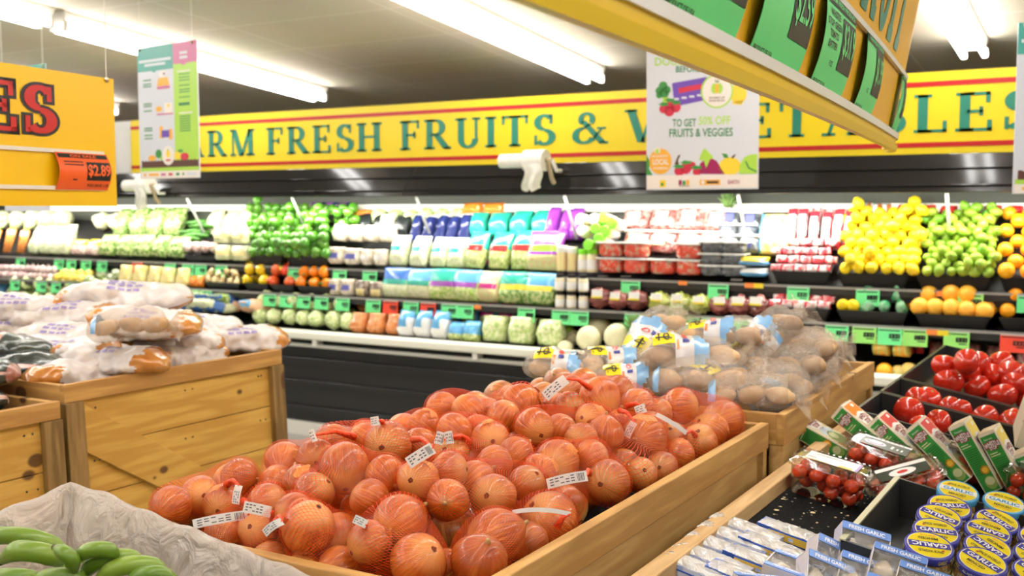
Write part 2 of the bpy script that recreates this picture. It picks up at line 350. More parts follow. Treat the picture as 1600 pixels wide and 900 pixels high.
# serif capitals as strokes: every stroke a list of outlines in a box one unit tall; g fattens them
def serif(ch, g=0.0):
    T, h, s = .17 + 2 * g, .055 + 2 * g, .07 + 2 * g      # stem, hairline, serif thickness
    out = []
    def R(x0, y0, x1, y1): out.append([(x0 - g, y0 - g), (x1 + g, y0 - g), (x1 + g, y1 + g), (x0 - g, y1 + g)])
    def Q(*p): out.append(list(p))
    def diag(xa, xb, wd):                                   # slanting stem from the foot xa to the head xb
        Q((xa - wd / 2 - g, -g), (xa + wd / 2 + g, -g), (xb + wd / 2 + g, 1 + g), (xb - wd / 2 - g, 1 + g))
    def arc(cx, cy, rx, ry, a0, a1, thick, thin, n=16):     # thick where it runs upright
        for i in range(n):
            q = []
            for a, sgn in ((a0 + (a1 - a0) * i / n, 1), (a0 + (a1 - a0) * (i + 1) / n, 1), (a0 + (a1 - a0) * (i + 1) / n, -1), (a0 + (a1 - a0) * i / n, -1)):
                ca, sa = math.cos(rad(a)), math.sin(rad(a)); w = (thin + (thick - thin) * abs(ca) ** 1.5) / 2 + g
                q.append((cx + ca * (rx + sgn * w), cy + sa * (ry + sgn * w)))
            out.append(q)
    def stem(x): R(x, 0, x + .16, 1); R(x - .07, 0, x + .23, .055); R(x - .07, .945, x + .23, 1)
    wd = .7
    if ch in 'FE':
        stem(.07); R(.1, .945, .58, 1); R(.53, .74, .58, 1); R(.2, .48, .46, .54); R(.42, .40, .46, .62)
        if ch == 'E': R(.1, 0, .62, .055); R(.56, 0, .62, .26); wd = .66
        else: wd = .6
    elif ch == 'L': stem(.07); R(.1, 0, .58, .055); R(.53, 0, .58, .28); wd = .6
    elif ch == 'I': stem(.07); wd = .32
    elif ch == 'T': stem(.27); R(0, .945, .7, 1); R(0, .74, .05, 1); R(.65, .74, .7, 1); wd = .7
    elif ch == 'H': stem(.07); stem(.57); R(.2, .48, .6, .54); wd = .84
    elif ch == 'R':
        stem(.07); R(.2, .945, .36, 1); R(.2, .46, .36, .52); arc(.34, .73, .20, .24, -90, 90, .17, .055)
        Q((.26 - g, .5), (.44 + g, .5), (.78 + g, -g), (.58 - g, -g)); R(.6, 0, .8, .05); wd = .76
    elif ch == 'B':
        stem(.07); R(.2, .945, .34, 1); R(.2, .5, .36, .55); R(.2, 0, .36, .055)
        arc(.32, .76, .18, .215, -90, 90, .16, .055); arc(.34, .27, .23, .25, -90, 90, .17, .055); wd = .66
    elif ch == 'A': diag(.14, .38, .05); diag(.66, .40, .17); R(.22, .3, .56, .355); R(.02, 0, .27, .055); R(.52, 0, .82, .055); wd = .82
    elif ch == 'V': diag(.40, .14, .17); diag(.42, .66, .05); R(0, .945, .28, 1); R(.53, .945, .78, 1); wd = .76
    elif ch == 'M':
        R(.1, 0, .15, 1); R(.75, 0, .91, 1); R(.02, 0, .24, .055); R(.67, 0, .99, .055); R(.02, .945, .2, 1); R(.8, .945, .99, 1)
        diag(.46, .18, .17); Q((.44 - g, -g), (.52 + g, -g), (.86 + g, 1 + g), (.76 - g, 1 + g)); wd = 1.0
    elif ch == 'U':
        R(.1, .3, .26, 1); R(.02, .945, .34, 1); R(.6, .3, .655, 1); R(.52, .945, .74, 1); arc(.39, .3, .21, .27, 180, 360, .16, .07); wd = .74
    elif ch == 'S':
        arc(.3, .74, .19, .22, 35, 270, .16, .075); arc(.3, .26, .21, .22, -145, 90, .17, .075); R(.45, .70, .50, .98); R(.04, .02, .09, .32); wd = .56
    elif ch == 'G':
        arc(.4, .5, .32, .46, 40, 320, .17, .06); R(.56, .1, .72, .44); R(.48, .40, .80, .45); R(.62, .68, .67, .98); wd = .8
    elif ch == '&':
        arc(.36, .77, .15, .19, -40, 220, .12, .06); Q((.2, .70), (.34, .74), (.86, .03), (.68, .0)); arc(.3, .26, .23, .23, 100, 340, .15, .06)
        Q((.44, .64), (.48, .60), (.26, .44), (.2, .48)); Q((.5, .16), (.54, .12), (.78, .46), (.73, .48)); R(.64, .46, .84, .5); R(.7, 0, .9, .045); wd = .9
    return out, wd
def serif_line(mb, text, fn, y, hgt, xs=None, x=0, gap=.16, m=0, wide=1.0, g=0.0):
    for i, ch in enumerate(text):
        if ch == ' ': x += .42 * hgt * wide; continue
        ol, wd = serif(ch, g)
        for pl in ol: mb.poly([fn(x + px * hgt * wide, y + py * hgt) for px, py in pl], m)
        x += (wd + gap) * hgt * wide
    return x
YEL = mat('fascia_yellow', (.87, .66, .01), .35)
REDS = mat('fascia_red', (.5, .008, .012), .3)
TEAL = mat('fascia_green', (.02, .22, .15), .3)
def fascia():
    y = 5.70; x0, x1 = X(205, y, 230), 2.4; z0, z1 = 1.770, 2.178
    t = thing('fascia_banner', 'long yellow fascia with green capitals and red stripes above the produce case', 'sign', (0, y, z0))
    MB().span((x0, 0, 0), (x1, .04, z1 - z0)).build('board', YEL, t)
    H = z1 - z0; f = lambda a, b: (a, -.003, b); 
    for a, b in ((.825, .885), (.085, .145)): s = MB(); patch(s, f, x0, H * a, x1, H * b); s.build('stripe', REDS, t)
    fn = lambda a, b: (a, -.004, b); zb, hg = H * .27, .185
    for word, u0, u1 in (('FARM', 262, 398), ('FRESH', 417, 598), ('FRUITS', 626, 866), ('&', 895, 950), ('VEGETABLES', 977, 1618)):
        xa, xb = X(u0, y, 210), X(u1, y, 205)
        tot = sum(serif(c)[1] + .16 for c in word) - .16
        l = MB(); serif_line(l, word, fn, zb, hg, x=xa, wide=(xb - xa) / (tot * hg), g=.012); l.build('lettering', TEAL, t)
fascia()
# ------------------------------------------------------------------ packed produce: shapes shared by the shelves
def blob(seed, n=14, k=14, amp=.16):      # lumpy ball
    rr = random.Random(seed); ds = [Vector((rr.gauss(0, 1), rr.gauss(0, 1), rr.gauss(0, 1))).normalized() for _ in range(n)]
    return lambda d: 1 - amp + amp * 1.3 * max(0, max(d.dot(q) for q in ds)) ** k
def bag(name, W, H, T, pick, mats, seed=0, lump=.12, rows=12, ring=18, crimp=.12, foot=.5):   # a filled pouch standing on its foot, sealed at the top
    rr = random.Random(seed); g = blob(seed, 26, 6, lump); vs = []; fs = []; ms = []
    for i in range(rows + 1):
        b = i / rows
        pr = min(1, foot + (1 - foot) * (b / .25)) if b < .25 else 1
        pr *= crimp + (1 - crimp) * (1 - max(0, (b - .45) / .55) ** 2.2) if b > .45 else 1
        wx = 1 - .10 * (1 - min(1, b / .12)) - .03 * math.sin(b * 9 + seed) + (.05 if b > .93 else 0)
        for j in range(ring):
            q = 2 * PI * j / ring; cx, sx = math.cos(q), math.sin(q)
            x = W / 2 * math.copysign(abs(cx) ** .55, cx) * wx; y = T / 2 * math.copysign(abs(sx) ** .8, sx) * pr
            k = g(Vector((x / W * 2, y / T * 2 + .01, b * 2 - 1)).normalized()) * (1 + rr.uniform(-.04, .04))
            vs.append((x * (.8 + .2 * k), y * k * (1 + .1 * math.sin(7 * b + 5 * cx + seed)), H * b + rr.uniform(-.01, .01) * H * (b > .9)))
    for i in range(rows):
        for j in range(ring):
            q = 2 * PI * (j + .5) / ring
            fs.append((i * ring + j, i * ring + (j + 1) % ring, (i + 1) * ring + (j + 1) % ring, (i + 1) * ring + j)); ms.append(pick(math.cos(q), (i + .5) / rows, math.sin(q) < 0))
    fs += [tuple(range(ring - 1, -1, -1)), tuple(rows * ring + j for j in range(ring))]; ms += [0, 0]
    mb = MB(); mb.v = vs; mb.f = fs; mb.m = ms; return mb.mesh(name, mats, True)
def green_mix(name, a, b, **k): return mat(name, a, .25, b, 45, .38, .62, coat=.6, bump=.5, bscale=60, **k)
SALAD = green_mix('leaf_mix', (.30, .46, .08), (.72, .74, .38)); PALE = green_mix('pale_leaf', (.62, .72, .36), (.85, .86, .66))
ROMAINE = green_mix('romaine', (.10, .26, .03), (.60, .70, .30)); ICEBERG = green_mix('iceberg', (.42, .58, .18), (.78, .82, .5))
CREAMV = green_mix('cream_veg', (.80, .74, .55), (.55, .62, .3)); SLAW = green_mix('shredded_mix', (.72, .52, .30), (.62, .68, .3))
ORANGEV = green_mix('carrot_mix', (.75, .20, .03), (.85, .38, .10)); GINGER = green_mix('ginger_skin', (.62, .45, .2), (.75, .6, .32))
BLUEF = mat('blue_film', (.06, .17, .52), .2, coat=.6); NAVY = mat('navy_film', (.02, .03, .14), .2, coat=.6, bump=.6, bscale=30)
SKYF = mat('sky_film', (.12, .40, .72), .2, coat=.6); TEALF = mat('teal_film', (.03, .42, .32), .2, coat=.6, bump=.5, bscale=30)
PURP = mat('purple_film', (.32, .06, .45), .2, coat=.6, bump=.5, bscale=30); MAG = mat('magenta_film', (.55, .02, .22), .2, coat=.6)
LIMEF = mat('lime_film', (.25, .68, .05), .25, coat=.4); REDF = mat('red_film', (.62, .03, .03), .22, coat=.6); YELF = mat('yellow_film', (.88, .70, .05), .25, coat=.5)
WHITEF = mat('white_film', (.85, .85, .84), .22, coat=.5, bump=.4, bscale=30); BLACKF = mat('black_net_film', (.025, .03, .03), .25, coat=.5, bump=.6, bscale=40)
ORANF = mat('orange_film', (.85, .25, .03), .25, coat=.5); CLEARTUB = mat('clear_tub', (.62, .62, .6), .12, (.80, .80, .78), 40, coat=1)
PINKV = green_mix('pink_veg', (.72, .36, .34), (.85, .76, .66))
BERRY = mat('berry_red_glare', (.36, .03, .025), .2, (.62, .38, .34), 34, coat=1, bump=.8, bscale=35)  # paler blotches paint the glare of the clear film into the red
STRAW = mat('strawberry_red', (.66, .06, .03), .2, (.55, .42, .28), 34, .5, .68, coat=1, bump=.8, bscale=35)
BLUEB = mat('blueberry_dark', (.04, .05, .06), .2, (.12, .13, .14), 40, coat=1, bump=.8, bscale=60)
LBLUE = mat('label_blue', (.12, .13, .45), .3); LYEL = mat('label_cream', (.85, .72, .35), .4); LWHITE = mat('label_white', (.88, .87, .85), .4)
ORD = ['first', 'second', 'third', 'fourth', 'fifth', 'sixth', 'seventh', 'eighth', 'ninth']
def many(proto, spots, base, cat, group, ords=None, fit=False):      # spots: (loc, rot, scale) ordered from left to right
    if fit and len(spots) > 1:
        vs = [v.co.x for v in proto.data.vertices]; W = max(vs) - min(vs); gap = min(abs(spots[i + 1][0][0] - spots[i][0][0]) for i in range(len(spots) - 1))
        k = min(1.1, .95 * gap / W); spots = [(l, r, (k, s, s)) for l, r, s in spots]
    n = len(spots); ords = n <= 9 and n > 1 if ords is None else ords
    for i, (l, r, s) in enumerate(spots):
        lab = '%s, %s from left' % (base, ORD[i]) if ords else base
        if i == 0: tag(place(proto, l, r, s), lab, cat, group if n > 1 else None)
        else: dup(proto, l, r, s, lab, group)
def zt(y): return 1.09 + (y - 5.512) * .845
def zm(y): return .915 + (y - 5.412) * .158
def zd(y): return .685 + (y - 5.28) * .142
def cols(u0, u1, n, y, z, jit=.006, rot=None, sc=.06, lean=0.0, yaw=.12):
    out = []
    for i in range(n):
        u = u0 + (u1 - u0) * (i + .5) / n
        out.append(((X(u, y) + random.uniform(-jit, jit), y + random.uniform(-jit, jit), z), (lean, 0, random.uniform(-yaw, yaw)) if rot is None else rot, 1 + random.uniform(-sc, sc)))
    return out
def heap(u0, u1, y0, z0, y1, z1, d, jit=.12, extra=.25, widen=0.0):     # round things heaped on the slope, lowest row first
    xa, xb = X(u0, y0), X(u1, y0); xc, xd = X(u0, y1), X(u1, y1); Ls = math.hypot(y1 - y0, z1 - z0)
    n = max(1, int(Ls / (d * .9))); ny, nz = -(z1 - z0) / Ls, (y1 - y0) / Ls; out = []
    for k in range(n + 1):
        f = k / max(n, 1); lo, hi = xa + (xc - xa) * f, xb + (xd - xb) * f
        m = max(1, int((hi - lo) / (d * 1.02)))
        for i in range(m):
            x = lo + d / 2 + (hi - lo - d) * ((i + (.5 if k % 2 and i < m - 1 else 0)) / max(1, m - 1)); e = d * (.5 + random.uniform(0, .25))
            out.append(((x + random.uniform(-jit, jit) * d, y0 + (y1 - y0) * f + ny * e, z0 + (z1 - z0) * f + nz * e), tuple(random.uniform(0, 6.28) for _ in range(3)), 1 + random.uniform(-.08, .06)))
    for l, r, s in list(out):
        if random.random() < extra: out.append(((l[0] + d * .5, l[1] + ny * d * .92, l[2] + nz * d * .92 + d * .05), tuple(random.uniform(0, 6.28) for _ in range(3)), s))
    return out
def flat_heap(u0, u1, y0, y1, zf, d, layers=2, jit=.1):
    out = []
    for k in range(layers):
        n = max(1, int((y1 - y0) / d))
        for j in range(n):
            y = y0 + d / 2 + (y1 - y0 - d) * j / max(1, n - 1) if n > 1 else (y0 + y1) / 2
            y += k * d * .4; xa, xb = X(u0, y) + k * d * .4, X(u1, y) - k * d * .4; m = max(1, int((xb - xa) / (d * 1.03)))
            for i in range(m):
                out.append(((xa + d / 2 + (xb - xa - d) * i / max(1, m - 1) + random.uniform(-jit, jit) * d, y, zf(y) + d * (.5 + k * .86)), tuple(random.uniform(0, 6.28) for _ in range(3)), 1 + random.uniform(-.08, .06)))
    return out
def tray(u0, u1, y0, y1, zf, h, label):
    xa, xb = X(u0, y0) + .012, X(u1, y0) - .012; mb = MB(); t = .008; z0, z1 = zf(y0) + .004, zf(y1) + .004
    def wall(p, q, zp, zq, hp, hq, n):
        mb.hexa([(p[0], p[1], zp), (q[0], q[1], zq), (q[0] + n[0] * t, q[1] + n[1] * t, zq), (p[0] + n[0] * t, p[1] + n[1] * t, zp)], [(p[0], p[1], zp + hp), (q[0], q[1], zq + hq), (q[0] + n[0] * t, q[1] + n[1] * t, zq + hq), (p[0] + n[0] * t, p[1] + n[1] * t, zp + hp)])
    k = .03
    mb.hexa([(xa + k, y0 + .01, z0), (xb - k, y0 + .01, z0), (xb - k, y1, z1), (xa + k, y1, z1)], [(xa + k, y0 + .01, z0 + .006), (xb - k, y0 + .01, z0 + .006), (xb - k, y1, z1 + .006), (xa + k, y1, z1 + .006)])
    mb.hexa([(xa + k, y0 + .012, z0), (xb - k, y0 + .012, z0), (xb - k, y0 + .02, z0), (xa + k, y0 + .02, z0)], [(xa, y0 - .008, z0 + h), (xb, y0 - .008, z0 + h), (xb, y0, z0 + h), (xa, y0, z0 + h)])
    for x, s in ((xa, 1), (xb, -1)):
        mb.hexa([(x + s * k, y0 + .012, z0), (x + s * (k + t), y0 + .012, z0), (x + s * (k + t), y1, z1), (x + s * k, y1, z1)], [(x, y0 - .008, z0 + h), (x + s * t, y0 - .008, z0 + h), (x + s * t, y1, z1 + h * .4), (x, y1, z1 + h * .4)])
    c = ((xa + xb) / 2, y0, z0); mb.v = [(a - c[0], b - c[1], e - c[2]) for a, b, e in mb.v]
    solo('produce_tray', mb.mesh('produce_tray', BLACK), label, 'tray', c, group=None)

# ---- round fruit and vegetables
def ball_mesh(name, r, m, n=14, fn=None): return MB().ball((0, 0, 0), r, n, 0, fn).mesh(name, m, True)
def fruit_mat(n, a, b, **k): return mat(n, a, k.pop('rough', .35), b, 6, .3, .7, var=.10, hue=k.pop('hue', .008), **k)
LEMON = fruit_mat('lemon_peel', (.90, .70, .02), (.86, .60, .01), bump=.15, bscale=120)
LIME = fruit_mat('lime_peel', (.13, .30, .015), (.36, .50, .05), bump=.1, bscale=120, hue=.02)
ORANGE = fruit_mat('orange_peel', (.93, .42, .01), (.90, .34, .01), bump=.15, bscale=120)
GRAPEF = fruit_mat('grapefruit_peel', (.92, .50, .04), (.90, .40, .04), bump=.12, bscale=120)
GPEP = fruit_mat('green_pepper_skin', (.05, .20, .012), (.12, .33, .03), rough=.18, coat=.5)
YPEP = fruit_mat('yellow_pepper_skin', (.92, .66, .01), (.90, .55, .01), rough=.18, coat=.5)
RPEP = fruit_mat('red_pepper_skin', (.75, .05, .01), (.82, .12, .02), rough=.18, coat=.5)
OPEP = fruit_mat('orange_pepper_skin', (.92, .28, .005), (.90, .22, .005), rough=.18, coat=.5)
STEM = mat('green_stem', (.16, .28, .05), .6); MELON = mat('melon_rind', (.72, .68, .42), .5, (.80, .76, .52), 8)
def lemon_fn(d): return 1 + .22 * max(0, abs(d.z) - .8) / .2
def pep_fn(d): a = math.atan2(d.y, d.x); return (1 + .09 * abs(math.cos(1.5 * a))) * (1 - .22 * max(0, d.z - .7) / .3) * (.92 + .08 * math.sin(2.2 * d.z))
def peppers(m, name, label, group, spots, d):
    r = solo(name, ball_mesh(name, (d / 2, d / 2, d * .52), m, 16, pep_fn), label, 'pepper')
    ob('stem', MB().tube([(0, 0, d * .38), (0, .002, d * .5), (d * .05, 0, d * .62)], [d * .1, d * .055, d * .06], 7).mesh('stem', STEM, True), r)
    many(r, spots, label, 'pepper', group)
# ------------------------------------------------------------------ top shelf, from left to right
def shelf_top():
    y0, y1 = 5.545, 5.80
    B = lambda y: zt(y) + .012
    def row(name, me, u0, u1, n, base, cat, y=y0, dz=0, lean=-.35, **k):
        many(ob(name, me), cols(u0, u1, n, y, B(y) + dz, lean=lean, **k), base, cat, base + ' row', None, True)
    # carrots with tops
    cm = MB()
    for i in range(7): cm.tube([(-.05 + i * .017, 0, 0), (-.05 + i * .017, .01 * (i % 2), .2)], [.006, .014], 8)
    c = solo('carrot_bunch', cm.mesh('carrot_bunch', ORANGEV, True), 'x', 'carrots'); tp = MB()
    for i in range(9): tp.tube([(-.04 + i * .01, 0, .2), (-.07 + i * .018, .03, .3)], [.005, .009], 6)
    ob('leaf_tops', tp.mesh('leaf_tops', ROMAINE, True), c)
    many(c, cols(-22, 44, 3, y0, B(y0), lean=-.3), 'bunch of orange carrots with green tops on the upper shelf', 'carrots', 'carrot bunches')
    row('celery_bunch', bag('celery_bunch', .14, .24, .09, lambda x, b, f: 0, [PALE], 3, .2), 44, 112, 4, 'pale green and white leafy bundle on the upper shelf beside the carrots', 'vegetable')
    row('cauliflower', MB().ball((0, 0, .08), .085, 16, 0, blob(5, 30, 10, .2)).mesh('cauliflower', CREAMV, True), -10, 108, 5, 'creamy cauliflower head on the back of the upper shelf', 'cauliflower', y1 - .03, 0)
    row('cut_fruit_pack', bag('cut_fruit_pack', .13, .13, .08, lambda x, b, f: 1 if b > .6 else 0, [PINKV, YELF], 4), 112, 155, 2, 'yellow and pink cut fruit pack on the upper shelf', 'fruit pack')
    row('romaine_bag', bag('romaine_bag', .17, .17, .11, lambda x, b, f: 0, [ROMAINE], 6, .3), 155, 290, 5, 'clear bag of green romaine standing on the upper shelf front', 'lettuce')
    row('romaine_heart', bag('romaine_heart', .18, .23, .11, lambda x, b, f: 0, [ROMAINE], 7, .3), 175, 285, 4, 'taller bag of romaine leaning at the back of the upper shelf', 'lettuce', y1 - .02, -.05)
    row('onion_pack', MB().ball((0, 0, .07), .08, 14, 0, blob(8, 20, 8, .2)).mesh('onion_pack', CREAMV, True), 145, 190, 2, 'pale rounded vegetable in wrap at the back of the upper shelf', 'vegetable', y1, -.02)
    cu = MB().tube([(-.12, 0, .03), (0, 0, .035), (.12, 0, .03)], [.012, .026, .012], 10).mesh('cucumber', mat('cucumber_skin', (.03, .12, .012), .25, (.06, .20, .02), 30), True)
    many(ob('cucumber', cu), [((X(302 + (i % 2) * 6, 5.7), 5.66 + i * .03, B(5.66 + i * .03) + .01 + .02 * (i // 3)), (0, 0, .2 * (i % 3)), 1) for i in range(5)], 'dark green cucumber lying beside the romaine on the upper shelf', 'cucumber', 'cucumbers on the upper shelf')
    tray(287, 340, 5.515, 5.62, zt, .055, 'short black tray of pink vegetables on the upper shelf')
    row('radish_bunch', MB().ball((0, 0, .03), .045, 12, 0, blob(9, 14, 8, .2)).mesh('radish_bunch', PINKV, True), 288, 340, 4, 'pinkish white vegetable in the short black tray', 'vegetable', 5.56, .045)
    row('salad_tub', bag('salad_tub', .14, .10, .1, lambda x, b, f: 1 if .3 < b < .7 and abs(x) < .7 else 0, [CREAMV, LYEL], 11, .1, crimp=.7, foot=.8), 338, 392, 2, 'yellow labelled tub of pale salad at the upper shelf front', 'salad tub', y0, 0, lean=0)
    row('stacked_salad_tub', bag('stacked_salad_tub', .14, .10, .1, lambda x, b, f: 1 if .3 < b < .7 and abs(x) < .7 else 0, [CREAMV, LYEL], 12, .1, crimp=.7, foot=.8), 338, 392, 2, 'yellow labelled tub stacked on another tub on the upper shelf', 'salad tub', y0 + .03, .095, lean=0)
    row('sprout_bag', bag('sprout_bag', .19, .20, .1, lambda x, b, f: 1 if b > .75 else 0, [PALE, CREAMV], 13, .2), 322, 445, 5, 'clear bag of pale green leaves at the back of the upper shelf', 'salad bag', y1, -.05)
    # green peppers
    tray(390, 445, 5.515, 5.64, zt, .075, 'black tray under the left side of the green pepper heap')
    tray(447, 517, 5.515, 5.64, zt, .075, 'black tray under the right side of the green pepper heap')
    peppers(GPEP, 'green_pepper', 'green bell pepper in the big heap on the upper shelf', 'green peppers heaped on the upper shelf', heap(392, 520, 5.53, 1.165, 5.86, 1.46, .079, extra=.35), .077)
    peppers(GPEP, 'long_green_pepper', 'green bell pepper in the small heap behind the white mushroom packs', 'green peppers behind the mushroom packs', heap(520, 566, 5.72, 1.31, 5.86, 1.46, .079, extra=.3), .077)
    # mushrooms
    mush = lambda s: bag('mushroom_pack', .125, .105, .09, lambda x, b, f: 1 if f and abs(x) < .6 and .3 < b < .65 else 0, [mat('mushroom_white', (.86, .80, .68), .25, (.60, .50, .38), 30, coat=.8), LBLUE if s else LWHITE], 20 + s, .15, crimp=.75, foot=.85)
    row('mushroom_pack', mush(1), 514, 566, 2, 'white mushroom pack with blue label at the upper shelf edge', 'mushroom pack', y0, 0, lean=0)
    row('mushroom_pack_plain', mush(0), 566, 608, 2, 'plain white mushroom pack at the upper shelf edge', 'mushroom pack', y0, 0, lean=0)
    row('mushroom_pack_stacked', mush(0), 520, 618, 4, 'white mushroom pack on top of another mushroom pack', 'mushroom pack', y0 + .05, .105, lean=-.2)
    row('small_green_box', bag('small_green_box', .12, .1, .08, lambda x, b, f: 0, [PALE], 23, .1, crimp=.8), 592, 616, 1, 'small pale green box above the mushroom packs', 'box', y1 - .02, .03)
    row('black_net_bag', bag('black_net_bag', .2, .16, .1, lambda x, b, f: 0, [BLACKF], 24, .2), 552, 640, 3, 'black net bag lying behind the mushroom packs', 'bag', y1, -.04)
    # salads
    row('salad_bag', bag('salad_bag', .21, .20, .1, lambda x, b, f: 1 if b > .72 else (2 if .38 < b < .62 and abs(x + .3) < .45 and f else 0), [PALE, WHITEF, TEALF], 30, .18), 608, 728, 4, 'salad bag with blue and white top on the upper shelf front', 'salad bag')
    row('navy_bag', bag('navy_bag', .2, .19, .12, lambda x, b, f: 1 if b > .9 else 0, [NAVY, WHITEF], 31, .4), 640, 735, 5, 'dark blue bag lying behind the blue topped salads', 'bag', y1 - .06, -.02, yaw=.2)
    row('teal_salad_bag', bag('teal_salad_bag', .22, .235, .1, lambda x, b, f: 2 if .44 < b < .56 and abs(x) < .75 and f else (1 if b > .5 else 0), [SALAD, TEALF, REDF], 32, .18), 724, 832, 3, 'salad bag with teal top and red tomato picture', 'salad bag')
    row('teal_bag', bag('teal_bag', .22, .17, .12, lambda x, b, f: 0, [TEALF], 33, .3), 728, 862, 4, 'teal bag leaning at the back of the upper shelf', 'salad bag', y1, -.03, yaw=.2)
    row('purple_salad_bag', bag('purple_salad_bag', .22, .24, .11, lambda x, b, f: 1 if f and .4 < b < .62 and abs(x) < .7 else (2 if b > .34 else 0), [SLAW, LIMEF, PURP], 34, .18), 828, 872, 1, 'purple salad bag with a green picture beside the carton pair', 'salad bag')
    row('purple_bag', bag('purple_bag', .2, .2, .12, lambda x, b, f: 0, [PURP], 35, .35), 850, 912, 3, 'purple bag leaning behind the cartons on the upper shelf', 'salad bag', y1 - .02, -.02, yaw=.2)
    row('juice_carton', bag('juice_carton', .072, .15, .06, lambda x, b, f: 1 if b > .75 else (2 if abs(x) < .35 and f else 0), [mat('carton_cream', (.85, .66, .35), .4), LWHITE, LYEL], 36, .0, crimp=1, foot=1), 869, 903, 2, 'small cream and white carton at the upper shelf edge', 'carton', y0, 0, lean=0)
    def bottle(name, r, h, body, cap):
        o = solo(name, MB().lathe([(r * .9, 0), (r, .006), (r, h * .72), (r * .85, h * .8)], 14).mesh(name, body, True, sharp=40), 'x', 'bottle')
        ob('cap', MB().lathe([(r * .9, h * .8), (r * .9, h), (r * .8, h * 1.02)], 14).mesh('cap', cap, True, sharp=40), o)
        ob('bottle_label', MB().lathe([(r * 1.012, h * .12), (r * 1.012, h * .55)], 14).mesh('bottle_label', LWHITE, True, sharp=40), o); return o
    jb = mat('dip_cream', (.80, .72, .45), .3); gc = mat('cap_lime', (.22, .72, .03), .35); wc = mat('cap_white', (.88, .85, .72), .35)
    many(bottle('dip_jar', .034, .13, jb, gc), cols(903, 936, 2, y0, B(y0)), 'small dip jar with lime green cap standing at the shelf edge', 'jar', 'standing dip jars')
    lay = [(916, 348, wc), (937, 348, wc), (918, 366, wc), (951, 347, gc), (963, 353, gc), (939, 362, gc), (953, 366, gc), (944, 378, gc), (928, 388, gc)]
    for capm, nm, desc in ((wc, 'white_capped_bottle', 'dressing bottle lying with its round white cap to the front'), (gc, 'lime_capped_bottle', 'dressing bottle lying with its round lime green cap to the front')):
        pts = [(u, v) for u, v, c in lay if c is capm]
        many(bottle(nm, .036, .16, jb, capm), [(tuple(at_y(u, v, 5.62 - (v - 348) * .0012) + Vector((0, .08, -.006))), (rad(80), 0, 0), 1) for u, v in pts], desc, 'bottle', desc + ' stack')
    # berries
    def clam(name, m, lab, w=.15, h=.075, d=.11):
        o = solo(name, bag(name, w, h, d, lambda x, b, f: 0, [m], 40, .12, crimp=.9, foot=.85, rows=6), 'x', 'berry box')
        ob('lid', MB().box((0, 0, h + .004), (w * 1.05, d * 1.05, .012)).mesh('lid', CLEARTUB, bevel=.004), o)
        if lab: ob('sticker', MB().box((0, -d * .52, h * .5), (w * .42, .004, h * .6)).mesh('sticker', lab), o)
        return o
    sp = [(X(u, 5.55), 5.55, B(5.55) + dz) for u in (956, 995, 1037, 1078) for dz in (0, .09)]
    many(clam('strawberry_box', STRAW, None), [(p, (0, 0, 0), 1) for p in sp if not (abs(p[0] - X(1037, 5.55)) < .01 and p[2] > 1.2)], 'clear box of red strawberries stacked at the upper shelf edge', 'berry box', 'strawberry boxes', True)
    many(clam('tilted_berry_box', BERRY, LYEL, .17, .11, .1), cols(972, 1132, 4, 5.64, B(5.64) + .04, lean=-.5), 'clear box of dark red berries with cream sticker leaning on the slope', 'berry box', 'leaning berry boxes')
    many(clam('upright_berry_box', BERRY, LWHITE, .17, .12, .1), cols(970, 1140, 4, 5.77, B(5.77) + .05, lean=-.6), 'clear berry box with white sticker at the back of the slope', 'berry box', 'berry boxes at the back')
    many(clam('blueberry_box', BLUEB, None, .14, .05, .11), [((X(u, 5.55), 5.55, B(5.55) + dz), (0, 0, 0), 1) for u in (1115, 1147) for dz in (0, .064, .128)], 'flat dark blueberry box stacked at the upper shelf edge', 'berry box', 'blueberry boxes', False)
    many(clam('tilted_blueberry_box', BLUEB, LBLUE, .115, .085, .09), [((X(u, y), y, B(y) + .05), (-.5, 0, 0), 1) for u, y in ((1137, 5.63), (1135, 5.70), (1140, 5.79), (1168, 5.63), (1166, 5.70), (1172, 5.78))], 'dark blueberry box with blue sticker leaning on the slope', 'berry box', 'leaning blueberry boxes', False)
    row('yellow_bag', bag('yellow_bag', .16, .22, .1, lambda x, b, f: 1 if x < -.6 else 0, [mat('yellow_mix', (.90, .66, .12), .25, (.85, .78, .5), 30, coat=.6), SKYF], 44, .2), 1186, 1228, 1, 'tall yellow bag with a blue edge beside the blueberries', 'bag', 5.65, .03)
    row('yellow_bag_flat', bag('yellow_bag_flat', .22, .09, .1, lambda x, b, f: 0, [YELF], 45, .3), 1190, 1236, 2, 'crumpled yellow bag at the back above the tall yellow bag', 'bag', 5.83, -.02)
    row('blue_white_bag', bag('blue_white_bag', .15, .045, .12, lambda x, b, f: 1 if b < .45 else 0, [WHITEF, SKYF], 46, .3, crimp=.6, rows=6), 1158, 1202, 1, 'flat blue and white bag at the upper shelf edge', 'bag', 5.55, 0, lean=0)
    row('blue_yellow_bag', bag('blue_yellow_bag', .15, .045, .12, lambda x, b, f: 1 if b < .45 else 0, [YELF, SKYF], 47, .3, crimp=.6, rows=6), 1158, 1202, 1, 'flat blue and yellow bag on top of the blue and white bag', 'bag', 5.555, .055, lean=0)
    pine_skin = mat('pineapple_skin', (.42, .26, .05), .6, (.62, .45, .12), 40, bump=1, bscale=60); leaf = mat('pineapple_leaf', (.10, .22, .05), .5, (.22, .36, .10), 12)
